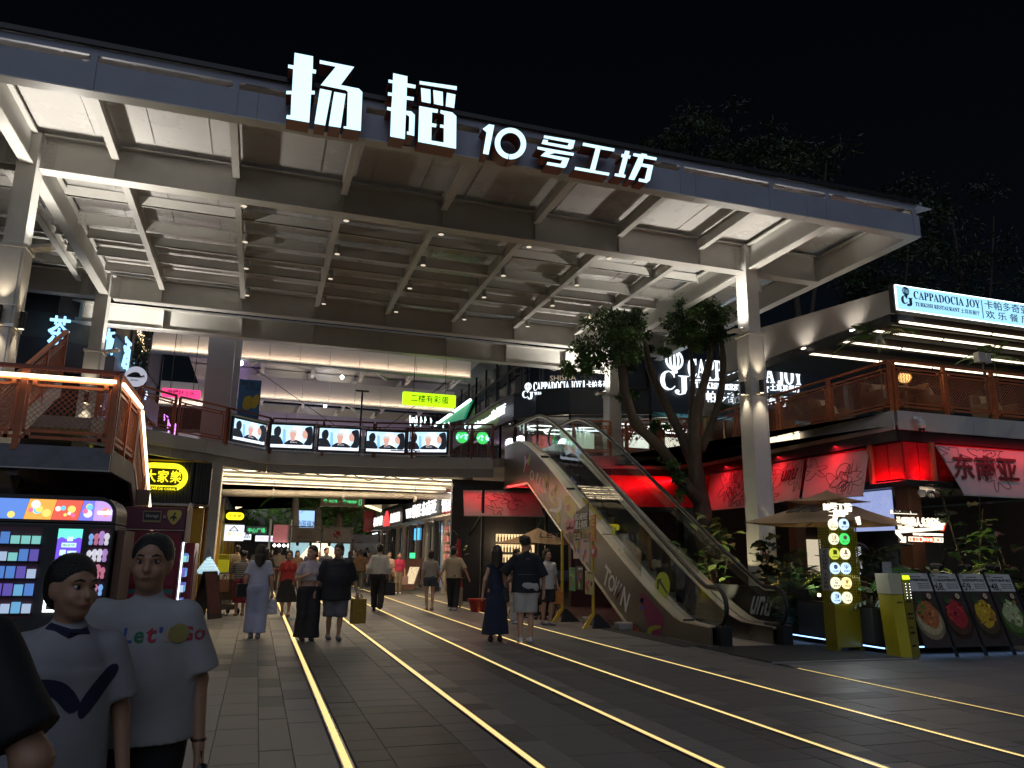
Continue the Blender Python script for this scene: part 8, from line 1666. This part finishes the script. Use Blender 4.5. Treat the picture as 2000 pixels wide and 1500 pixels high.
def stick(o, shirt, back=False, off=.003):
    """lay a thin print onto the cloth of a shirt (both in the figure's own axes)"""
    me = shirt.data; bv = BVHTree.FromPolygons([v.co for v in me.vertices], [p.vertices for p in me.polygons]); sg_ = 1 if back else -1
    ys = [v.co.y for v in o.data.vertices]; mid_ = (min(ys)+max(ys))/2
    for v in o.data.vertices:
        h_ = bv.ray_cast(Vector((v.co.x, sg_*1.0, v.co.z)), Vector((0, -sg_, 0)))
        if h_[0] is not None: v.co.y = h_[0].y+sg_*(off if (v.co.y-mid_)*sg_ > 0 else .0005)
    o.data.update()
def cutfine(mb, name, m, t):
    o = mb.build(name, m, t); bm = bmesh.new(); bm.from_mesh(o.data); bmesh.ops.triangulate(bm, faces=bm.faces[:]); bmesh.ops.subdivide_edges(bm, edges=[e for e in bm.edges if e.calc_length() > .03], cuts=3, use_grid_fill=True); bmesh.ops.triangulate(bm, faces=bm.faces[:]); bm.to_mesh(o.data); bm.free(); return o
def held(t, name, label, cat, mb, m, p, parent_world):
    pass
def wpos(t, v): return Matrix.Translation(t.location) @ Matrix.Rotation(t.rotation_euler.z, 4, 'Z') @ Vector(v)
SHB = mat('shoe_black', (.02, .02, .022), .5); SHW = mat('shoe_white', (.5, .5, .5), .5); SHG = mat('shoe_grey_run', (.14, .14, .15), .5, var=.5, scale=60); SAN = mat('sandal_tan', (.3, .2, .13), .6)
C = cloth; face = PI*0
def bag(name, label, cat, loc, w_, d_, h_, m, strap=.2, taper=.8, rz=0, group=None, strapm=None):
    t = thing(name, label, cat, loc, rz, group); a, b = w_/2, d_/2
    MB().hexa([(-a, -b, 0), (a, -b, 0), (a, b, 0), (-a, b, 0)], [(-a*taper, -b*taper, h_), (a*taper, -b*taper, h_), (a*taper, b*taper, h_), (-a*taper, b*taper, h_)]).build('bag_body', m, t, bevel=.012)
    for s in (-1, 1): MB().tube([(-a*.45, s*b*.6, h_-.01), (-a*.35, s*b*.3, h_+strap*.7), (0, 0, h_+strap), (a*.35, s*b*.3, h_+strap*.7), (a*.45, s*b*.6, h_-.01)], .008, 5).build('bag_handle', strapm or m, t)
    return t
DT = .0145
def atpx(px, py): p = ZP(px, py); return p.x, p.y
def look(dx, dy): return math.atan2(dx, -dy)          # rz so that the figure faces (dx, dy)
AWAY = PI
# ---- near people at the left edge
def near(px, headpy, Hn):
    """ground position whose head top shows at headpy"""
    d = _ray(px, headpy); t_ = (Hn-1.48)/d.z; p = EYE+d*t_; return p.x, p.y
wx, wy = YP(302, 1052, 3.55).x, 3.55
tw, armw, hrw = person('woman in a white tee with colourful lettering and black shorts, walking at the left', wx, wy, R_(-8), H=1.545, skin=SK_M, hair='bun', top=dict(m=C('white_tee', (.36, .36, .38)), sleeve=.46, hem=.84, loose=.045, fold=.005), bottom=dict(m=C('black_short', (.012, .012, .014)), kind='shorts', hem=.46, loose=.03), shoes=SHB, bw=1.16, detail=.0095, female=True, walk=.06, head_turn=R_(6), belly=.02,
   arms={-1: ((-.05, .04, -.29), (-.05, -.08, -.55)), 1: ((.05, .04, -.29), (.09, -.02, -.55))})
wshirt = LAST['shirt']
LT = [((.05, .12, .35), 'L'), ((.02, .15, .08), 'e'), ((.4, .03, .06), 't'), ((.05, .1, .3), "'"), ((.5, .35, .3), 's'), ((.4, .02, .06), 'G'), ((.35, .05, .08), 'o')]
xx = -.035
for i, (c, ch) in enumerate(LT):
    wd = .035 if ch not in "'" else .012
    z_ = 1.135+(.035 if ch == "'" else 0)
    o = text(ch, (xx, -.3, z_), X3, Z3, wd, .055 if ch in 'LtG' else (.02 if ch == "'" else .042), mat('tee_print_%d' % i, c, .7), tw, .02, .02, 'shirt_lettering'); stick(o, wshirt); xx += wd+.006+(.02 if ch == 's' else 0)
stick(cutfine(MB().prism([(.155+.036*math.cos(q), 1.165+.036*math.sin(q)) for q in np.linspace(0, 2*PI, 17)[:-1]], (0, -.3, 0), (1, 0, 0), (0, 0, 1), (0, .01, 0)), 'shirt_badge', mat('tee_badge_olive', (.30, .26, .08), .7, var=.2), tw), wshirt, off=.006)
for s in (-1, 1): h_ = armw[s][2]; e_ = armw[s][1]; q = h_*.93+e_*.07; MB().lathe(tuple(q), [(.028, -.006), (.032, 0), (.028, .006)], 12).build('wristband', mat('bead_dark_red', (.06, .01, .01), .4), tw)
p = wpos(tw, armw[1][2]+V_(.02, -.03, -.11)); t = thing('dark_phone_charm', 'small dark object held in the hand of the woman in the white tee', 'accessory', p); MB().lathe((0, 0, 0), [(.005, -.05), (.03, -.03), (.034, 0), (.026, .04), (.005, .05)], 12).build('object_body', mat('dark_gloss', (.02, .02, .022), .2), t, smooth=True); MB().tube([(0, 0, .045), (0, .0, .09)], .004, 5).build('cord', BLK, t)
bx_, by_ = YP(150, 1100, 3.15).x, 3.15
tb, armb, hrb = person('boy in a white and navy polo shirt with blue shorts beside the woman', bx_, by_, R_(14), H=1.455, skin=SK_M, hair='short', top=dict(m=C('white_polo', (.30, .30, .33)), sleeve=.42, hem=.74, loose=.035, fold=.004), bottom=dict(m=C('blue_short', (.012, .02, .10)), kind='shorts', hem=.42, loose=.03), shoes=SHW, bw=.92, detail=.0095, head_turn=R_(28), walk=-.05)
bshirt = LAST['shirt']
NV = C('navy_trim', (.012, .016, .05))
for pts in ([(-.16, 1.02), (-.10, 1.06), (.0, 1.05), (.06, .98), (.03, .95), (-.04, 1.01), (-.15, .985)], [(.075, .93), (.16, 1.05), (.165, 1.09), (.13, 1.08), (.06, .98)], [(-.035, .84), (-.005, .84), (-.015, .78), (-.04, .77)]):
    mb = MB(); q = curve_poly(pts, 4); mb.prism([(x_, z_-.0) for x_, z_ in q], (0, -.3, 0), (1, 0, 0), (0, 0, 1), (0, .01, 0)); stick(cutfine(mb, 'navy_print', NV, tb), bshirt)
MB().tube([tuple(hrb((.062, .01, -.145))), tuple(hrb((.03, -.065, -.165))), tuple(hrb((-.03, -.065, -.165))), tuple(hrb((-.062, .01, -.145))), tuple(hrb((0, .055, -.135))), tuple(hrb((.062, .01, -.145)))], .017, 6).build('polo_collar', NV, tb)
mx_, my_ = YP(-190, 1150, 2.15).x, 2.15
tm2, armm, hrm = person('man in a black tee with hand on hip at the left edge', mx_, my_, R_(172), H=1.60, skin=SK_M, hair='short', top=dict(m=C('black_tee', (.010, .010, .012)), sleeve=.44, hem=.82, loose=.03), bottom=dict(m=C('black_trousers', (.012, .012, .013)), kind='trousers', loose=.02), shoes=SHB, bw=1.14, detail=.0095, belly=.03, arms={-1: ((-.15, .06, -.27), (-.02, -.12, -.42)), 1: ((.10, .04, -.28), (.06, -.10, -.5))})
# ---- middle distance
def mid(label, px, py, Hp, rz, **k): X_, Y_ = atpx(px, py); return person(label, X_, Y_, rz, H=Hp, detail=k.pop('detail', DT), **k)
WHITE2 = (.52, .52, .60)
tt, aa, hh_ = mid('woman seen from behind in pale blue top and wide trousers with long black hair', 496, 1246, 1.63, AWAY+R_(-4), hair='long', female=True, walk=.05, top=dict(m=C('pale_blue_top', (.42, .45, .55)), sleeve=.42, hem=.95, loose=.015), bottom=dict(m=C('pale_blue_wide', (.36, .40, .54)), kind='wide', hem=.10, loose=.035, flare=.05), shoes=SHW)
p = wpos(tt, (.26, -.02, .70)); bag('black_handbag', 'black handbag hanging at the side of the woman in pale blue', 'bag', p, .26, .13, .24, mat('bag_black', (.015, .016, .022), .4), .14, .9, AWAY+.3)
rel(MB().tube([wpos(tt, (-.12, .05, 1.40)), wpos(tt, (-.02, .14, 1.2)), wpos(tt, (.15, .13, 1.0)), wpos(tt, (.25, .02, .92))], .008, 5).build('bag_strap', BLK, tt), tt) if False else None
p = wpos(tt, aa[-1][2]+V_(-.02, -.02, -.40)); bag('clear_plastic_bag', 'translucent shopping bag carried by the woman in pale blue', 'bag', p, .2, .12, .26, mat('plastic_bag', (.45, .44, .48), .3, var=.5, scale=14), .1, .65)
X_, Y_ = atpx(466, 1203); tt, aa, hh_ = person('person in a brown striped tee and red shorts pushing a stroller', X_, Y_, AWAY+R_(12), H=1.52, hair='curly', hairm=HAIRB, skin=SK_M, detail=DT, bw=1.08, top=dict(m=C('striped_tee', (.2, .17, .14)), sleeve=.5, hem=.78, loose=.03), bottom=dict(m=C('red_shorts', (.20, .012, .02)), kind='shorts', hem=.34, loose=.035), shoes=SAN, arms={1: ((.06, -.15, -.24), (.02, -.38, -.34)), -1: ((-.06, -.15, -.24), (-.02, -.38, -.34))})
nt_ = MATS['cloth_striped_tee'].node_tree; g_ = nt_.nodes.new('ShaderNodeNewGeometry'); sx_ = nt_.nodes.new('ShaderNodeSeparateXYZ'); nt_.links.new(g_.outputs['Position'], sx_.inputs[0]); mm_ = nt_.nodes.new('ShaderNodeMath'); mm_.operation = 'PINGPONG'; mm_.inputs[1].default_value = .022; nt_.links.new(sx_.outputs[2], mm_.inputs[0]); gt = nt_.nodes.new('ShaderNodeMath'); gt.operation = 'GREATER_THAN'; gt.inputs[1].default_value = .011; nt_.links.new(mm_.outputs[0], gt.inputs[0]); mxn = nt_.nodes.new('ShaderNodeMix'); mxn.data_type = 'RGBA'; mxn.inputs[6].default_value = (.06, .045, .04, 1); mxn.inputs[7].default_value = (.34, .3, .26, 1); nt_.links.new(gt.outputs[0], mxn.inputs[0]); nt_.links.new(mxn.outputs[2], nt_.nodes['Principled BSDF'].inputs['Base Color'])
sx0_, sy0_ = X_-.35, Y_+.55
st2 = thing('baby_stroller', 'beige folding stroller with small wheels pushed along the passage', 'stroller', (sx0_, sy0_, 0), R_(20)); BE = mat('stroller_beige', (.22, .17, .10), .7, var=.3, scale=8)
for (wx_, wy_) in ((-.22, -.3), (.22, -.3), (-.2, .35), (.2, .35)): MB().tube([(wx_-.02, wy_, .085), (wx_+.02, wy_, .085)], .085, 14).build('wheel', RUBBER, st2); MB().bar((wx_, wy_, .09), (wx_*.9, wy_*.5, .4), .025).build('wheel_leg', INOXD, st2)
MB().hexa([(-.2, -.22, .36), (.2, -.22, .36), (.2, .2, .32), (-.2, .2, .32)], [(-.2, -.22, .42), (.2, -.22, .42), (.2, .2, .38), (-.2, .2, .38)]).build('seat', BE, st2, bevel=.01); MB().hexa([(-.2, -.24, .4), (.2, -.24, .4), (.2, -.2, .4), (-.2, -.2, .4)], [(-.2, -.42, .85), (.2, -.42, .85), (.2, -.38, .85), (-.2, -.38, .85)]).build('seat_back', BE, st2, bevel=.01)
MB().tube([(-.22, .1, .3), (-.22, -.45, .95), (.22, -.45, .95), (.22, .1, .3)], .013, 6).build('push_bar', INOXD, st2); MB().box(-.18, .18, -.2, .2, .12, .24).build('under_basket', BE, st2, bevel=.02)
bag('orange_tote', 'brown orange bag hanging on the stroller', 'bag', (sx0_-.05, sy0_-.5, .55), .25, .12, .3, mat('tote_rust', (.30, .12, .05), .7, var=.2), .12, .9)
mid('tall man in a tan shirt seen from behind beside the yellow post', 455, 1168, 1.72, AWAY+R_(20), skin=SK_M, top=dict(m=C('tan_shirt', (.2, .16, .11)), sleeve=.5, hem=.8, loose=.03), bottom=dict(m=C('khaki_trousers', (.2, .16, .1)), kind='trousers', loose=.015), shoes=SHB, bw=1.05, arms={-1: ((-.16, .02, -.22), (-.02, -.16, -.3))})
mid('woman in a red tee and black midi skirt walking towards the camera', 556, 1203, 1.55, R_(4), hair='bob', female=True, walk=.09, top=dict(m=C('red_tee', (.42, .035, .03)), sleeve=.42, hem=.90, loose=.012), bottom=dict(m=C('black_skirt', (.014, .013, .013)), kind='skirt', hem=.36, flare=.07), shoes=SAN, bw=.98)
tt, aa, hh_ = mid('young woman in a pale cropped tee and black wide trousers looking sideways', 597, 1251, 1.62, R_(10), hair='side', hairm=HAIRB, female=True, head_turn=R_(-48), walk=.07, top=dict(m=C('mauve_crop', (.44, .38, .40)), sleeve=.38, hem=1.06, loose=.006, fold=.002), bottom=dict(m=C('black_wide', (.013, .013, .016)), kind='wide', hem=.06, loose=.045, flare=.05), shoes=SHB, arms={-1: ((-.09, -.02, -.26), (.04, -.2, -.2)), 1: ((.07, .0, -.28), (.13, -.06, -.52))})
tt, aa, hh_ = mid('heavy man in a black tee and grey shorts holding hands and a gold paper bag', 650, 1250, 1.66, R_(8), skin=SK_M, bw=1.24, belly=.03, walk=.10, head_turn=R_(-35), top=dict(m=C('black_tee2', (.011, .012, .016)), sleeve=.62, hem=.70, loose=.05), bottom=dict(m=C('grey_shorts', (.10, .10, .115)), kind='shorts', hem=.41, loose=.04), shoes=SHG, arms={1: ((.10, .05, -.28), (.15, -.06, -.53)), -1: ((-.09, .04, -.28), (-.15, -.04, -.5))})
p = wpos(tt, aa[1][2]+V_(.03, -.02, -.54)); gb_ = bag('gold_paper_bag', 'tall gold paper shopping bag carried by the heavy man in black', 'bag', p, .27, .12, .43, mat('paper_gold', (.26, .17, .03), .45, var=.1), .1, 1.0, R_(20), strapm=mat('bag_cord_gold', (.25, .17, .05), .6)); text('LA CLEF', (-.06, -.064, .22), X3, Z3, .12, .025, mat('foil_pale', (.5, .42, .2), .4), gb_, .002)
MB().lathe(tuple(aa[1][2]), [(.03, -.012), (.034, 0), (.03, .012)], 12).build('watch', mat('watch_steel', (.5, .5, .5), .3, .8), tt)
tt, aa, hh_ = mid('man in a white shirt and black trousers with a briefcase, seen from behind', 736, 1194, 1.78, AWAY+R_(-6), walk=.13, top=dict(m=C('white_shirt', (.46, .44, .40)), sleeve=.95, hem=.93, loose=.03), bottom=dict(m=C('black_suit', (.012, .012, .013)), kind='trousers', loose=.025), shoes=SHB)
p = wpos(tt, aa[-1][2]+V_(0, 0, -.46)); bag('black_briefcase', 'black briefcase carried by the man in the white shirt', 'bag', p, .34, .1, .34, mat('case_black', (.012, .012, .014), .4), .1, .95, AWAY)
mid('person in a brown tee and dark trousers walking away down the passage', 700, 1155, 1.68, AWAY+R_(5), walk=.14, bw=1.1, top=dict(m=C('brown_tee', (.075, .04, .02)), sleeve=.5, hem=.82, loose=.04), bottom=dict(m=C('olive_dark', (.03, .032, .025)), kind='trousers', loose=.02), shoes=SHW)
tt, aa, hh_ = mid('woman in a cream printed tee and black trousers coming down the passage', 757, 1160, 1.6, R_(2), hair='bob', female=True, walk=.08, top=dict(m=C('cream_tee', (.44, .32, .25)), sleeve=.5, hem=.86, loose=.03), bottom=dict(m=C('black_slim', (.014, .014, .014)), kind='trousers', loose=.008), shoes=SHW)
p = wpos(tt, aa[-1][2]+V_(0, 0, -.42)); bag('pale_paper_bag', 'pale paper bag carried by the woman in the cream tee', 'bag', p, .26, .1, .3, mat('paper_beige', (.38, .3, .26), .6), .1, 1.0)
tt, aa, hh_ = mid('woman in a magenta red tee and khaki trousers coming down the passage', 777, 1160, 1.58, R_(-2), hair='bun', female=True, top=dict(m=C('magenta_tee', (.38, .02, .07)), sleeve=.5, hem=.92, loose=.03), bottom=dict(m=C('khaki_wide', (.2, .155, .105)), kind='wide', hem=.08, loose=.03), shoes=SHW)
p = wpos(tt, aa[1][2]+V_(0, 0, -.42)); bag('pink_paper_bag', 'pinkish bag carried by the woman in the magenta tee', 'bag', p, .26, .1, .32, mat('paper_pink', (.32, .2, .19), .6), .1, 1.0)
mid('woman in a grey tee and denim shorts holding hands, seen from behind', 838, 1192, 1.62, AWAY+R_(-3), hair='bob', hairm=HAIRB, female=True, walk=.05, top=dict(m=C('grey_tee', (.27, .245, .215)), sleeve=.45, hem=.93, loose=.025), bottom=dict(m=C('denim_dark', (.035, .05, .075)), kind='shorts', hem=.68, loose=.02), shoes=SAN, arms={-1: ((-.09, .0, -.27), (-.18, -.02, -.5))})
mid('man in a beige short sleeved shirt and black trousers holding hands, seen from behind', 884, 1192, 1.73, AWAY+R_(-16), walk=.08, head_turn=R_(-30), top=dict(m=C('beige_shirt', (.36, .29, .20)), sleeve=.55, hem=.86, loose=.04), bottom=dict(m=C('black_trs', (.013, .013, .014)), kind='trousers', loose=.025), shoes=SHW, arms={1: ((.10, .0, -.27), (.2, -.02, -.5)), -1: ((-.12, .06, -.26), (-.22, -.03, -.48))})
tt, aa, hh_ = mid('woman with very long hair in a long navy dress, hand on hip, seen from behind', 967, 1253, 1.68, AWAY+R_(-12), hair='verylong', hairm=HAIRB, female=True, bw=.9, top=dict(m=C('navy_dress_top', (.012, .018, .045)), sleeve=0, hem=.92, loose=.004, fold=.001), bottom=dict(m=C('navy_dress', (.012, .018, .045)), kind='skirt', hem=.13, waist=1.02, flare=.03, fold=.004), shoes=SHB, arms={-1: ((-.2, .05, -.22), (-.02, -.06, -.36))})
tt, aa, hh_ = mid('tall man in an oversized black tee and white shorts, back turned', 1026, 1256, 1.84, AWAY+R_(-6), skin=SK_L, hair='curly', head_turn=R_(-40), bw=1.06, top=dict(m=C('black_big_tee', (.010, .012, .018)), sleeve=.62, hem=.80, loose=.055), bottom=dict(m=C('white_shorts', (.44, .43, .42)), kind='shorts', hem=.48, loose=.045), shoes=SHW, arms={1: ((.16, -.04, -.24), (.12, -.2, -.42)), -1: ((-.09, .02, -.28), (-.12, -.06, -.54))})
o1 = text('nothing new · since the street', (.17, .4, 1.17), NX3, Z3, .3, .02, mat('tee_ink', (.22, .23, .26), .7), tt, .03, .0, 'shirt_lettering'); stick(o1, LAST['shirt'], True); o1 = text('PUP', (.035, .4, 1.44), NX3, Z3, .07, .022, mat('tee_ink', (.22, .23, .26), .7), tt, .03, .0, 'shirt_lettering')
stick(o1, LAST['shirt'], True)
MB().tube([tuple(hh_((-.08, -.01, .012))), tuple(hh_((-.07, -.09, .012))), tuple(hh_((-.03, -.105, .012)))], .004, 4).build('glasses', BLK, tt)
p = wpos(tt, aa[1][2]+V_(.02, .0, -.32)); bag('black_drawstring_bag', 'black and white bag dangling from the hand of the tall man', 'bag', p, .2, .1, .24, mat('bag_blackwhite', (.03, .03, .035), .5, var=.9, scale=30), .08, .8)
tt, aa, hh_ = mid('person in a white tee and black shorts facing the camera beside the tall man', 1068, 1221, 1.66, R_(16), skin=SK_M, hairm=HAIRB, hair='bob', top=dict(m=C('white_tee2', (.48, .46, .44)), sleeve=.45, hem=.80, loose=.03), bottom=dict(m=C('black_shorts2', (.014, .014, .015)), kind='shorts', hem=.52, loose=.03), shoes=SHG, bw=1.02, walk=.05)
p = wpos(tt, aa[1][2]+V_(.02, 0, -.36)); bag('orange_shopping_bag', 'orange and white shopping bag held by the person in the white tee', 'bag', p, .2, .1, .28, mat('bag_orange', (.5, .2, .03), .5, var=.5, scale=10), .1, 1.0)
mid('person in pale trousers standing half hidden behind the tall man', 1008, 1218, 1.66, R_(30), skin=SK_L, top=dict(m=C('pale_top', (.3, .34, .36)), sleeve=.5, hem=.86, loose=.03), bottom=dict(m=C('pale_wide', (.42, .39, .36)), kind='wide', hem=.07, loose=.035), shoes=SHW)
X_, Y_ = 6.75, 19.5
person('woman in a pale flowered top sitting at the cafe table below the escalator', 6.95, 18.8, R_(-30), H=1.62, sit=True, hair='long', female=True, detail=DT, lean=.25, top=dict(m=C('flower_top', (.36, .28, .26), .8, .4), sleeve=.5, loose=.03), bottom=dict(m=C('dark_sit', (.02, .02, .024)), kind='trousers', loose=.02), shoes=SHB)
person('person in a grey top sitting in shadow behind the couple', 6.3, 20.2, R_(40), H=1.66, sit=True, detail=DT, top=dict(m=C('shadow_grey', (.2, .21, .21)), sleeve=.5, loose=.03), bottom=dict(m=C('dark_sit', (.02, .02, .024)), kind='trousers', loose=.02), shoes=SHB)
# ---- far people
FARC = [(632, 1166, (.03, .035, .06), (.012, .014, .02), 'dark blue top half hidden behind the heavy man', 1.7, 'short', 0), (513, 1180, (.04, .035, .035), (.03, .03, .03), 'dark top between the striped tee and the pale woman', 1.62, 'long', PI), (540, 1152, (.22, .18, .16), (.05, .05, .06), 'grey brown top behind the woman in red', 1.7, 'short', PI), (576, 1155, (.16, .09, .06), (.06, .05, .05), 'brown top far behind the cropped tee', 1.6, 'long', 0),
        (679, 1150, (.04, .045, .06), (.02, .02, .02), 'dark clothes with long hair deep in the passage', 1.62, 'long', PI), (690, 1148, (.4, .38, .36), (.03, .03, .03), 'white tee deep in the passage', 1.66, 'short', 0), (718, 1146, (.3, .12, .1), (.05, .06, .09), 'reddish top near the steps', 1.64, 'bob', 0), (664, 1146, (.3, .28, .3), (.02, .02, .03), 'pale grey top by the stall', 1.6, 'bun', PI),
        (600, 1146, (.12, .12, .2), (.03, .03, .04), 'slate blue top by the stall counter', 1.66, 'short', PI), (620, 1144, (.35, .2, .14), (.05, .04, .04), 'orange brown top by the stall', 1.58, 'long', 0), (525, 1144, (.05, .05, .055), (.02, .02, .02), 'black clothes far left in the passage', 1.68, 'short', 0), (497, 1150, (.2, .2, .22), (.04, .04, .05), 'grey tee far left in the passage', 1.7, 'short', PI)]
for i, (px, py, c, c2, lab, Hp, hr__, rz) in enumerate(FARC):
    X_, Y_ = atpx(px, py); Y_ = min(Y_, 43); X_ = YP(px, py, Y_).x
    person('distant person in '+lab, X_, Y_, rz+rng.uniform(-.4, .4), H=Hp, hair=hr__, detail=.022, walk=rng.choice([0, .08, .12]), top=dict(m=C('far_top_%d' % i, c), sleeve=.5, hem=.82, loose=.03), bottom=dict(m=C('far_bottom_%d' % i, c2), kind='trousers', loose=.02), shoes=SHB)
for i, (x, y, z, lab) in enumerate(((5.6, 48.9, 1.1, 'person in pale clothes sitting high on the white steps'), (6.3, 47.5, .62, 'person in dark clothes sitting low on the white steps'))):
    t_ = person(lab, x, y, R_(20), H=1.65, sit=True, detail=.022, top=dict(m=C('step_top_%d' % i, ((.3, .26, .2), (.03, .03, .04))[i]), sleeve=.5, loose=.03), bottom=dict(m=C('step_bottom_%d' % i, ((.2, .17, .12), (.3, .2, .14))[i]), kind='trousers', loose=.02), shoes=SHB)[0]; t_.location.z = z-.0
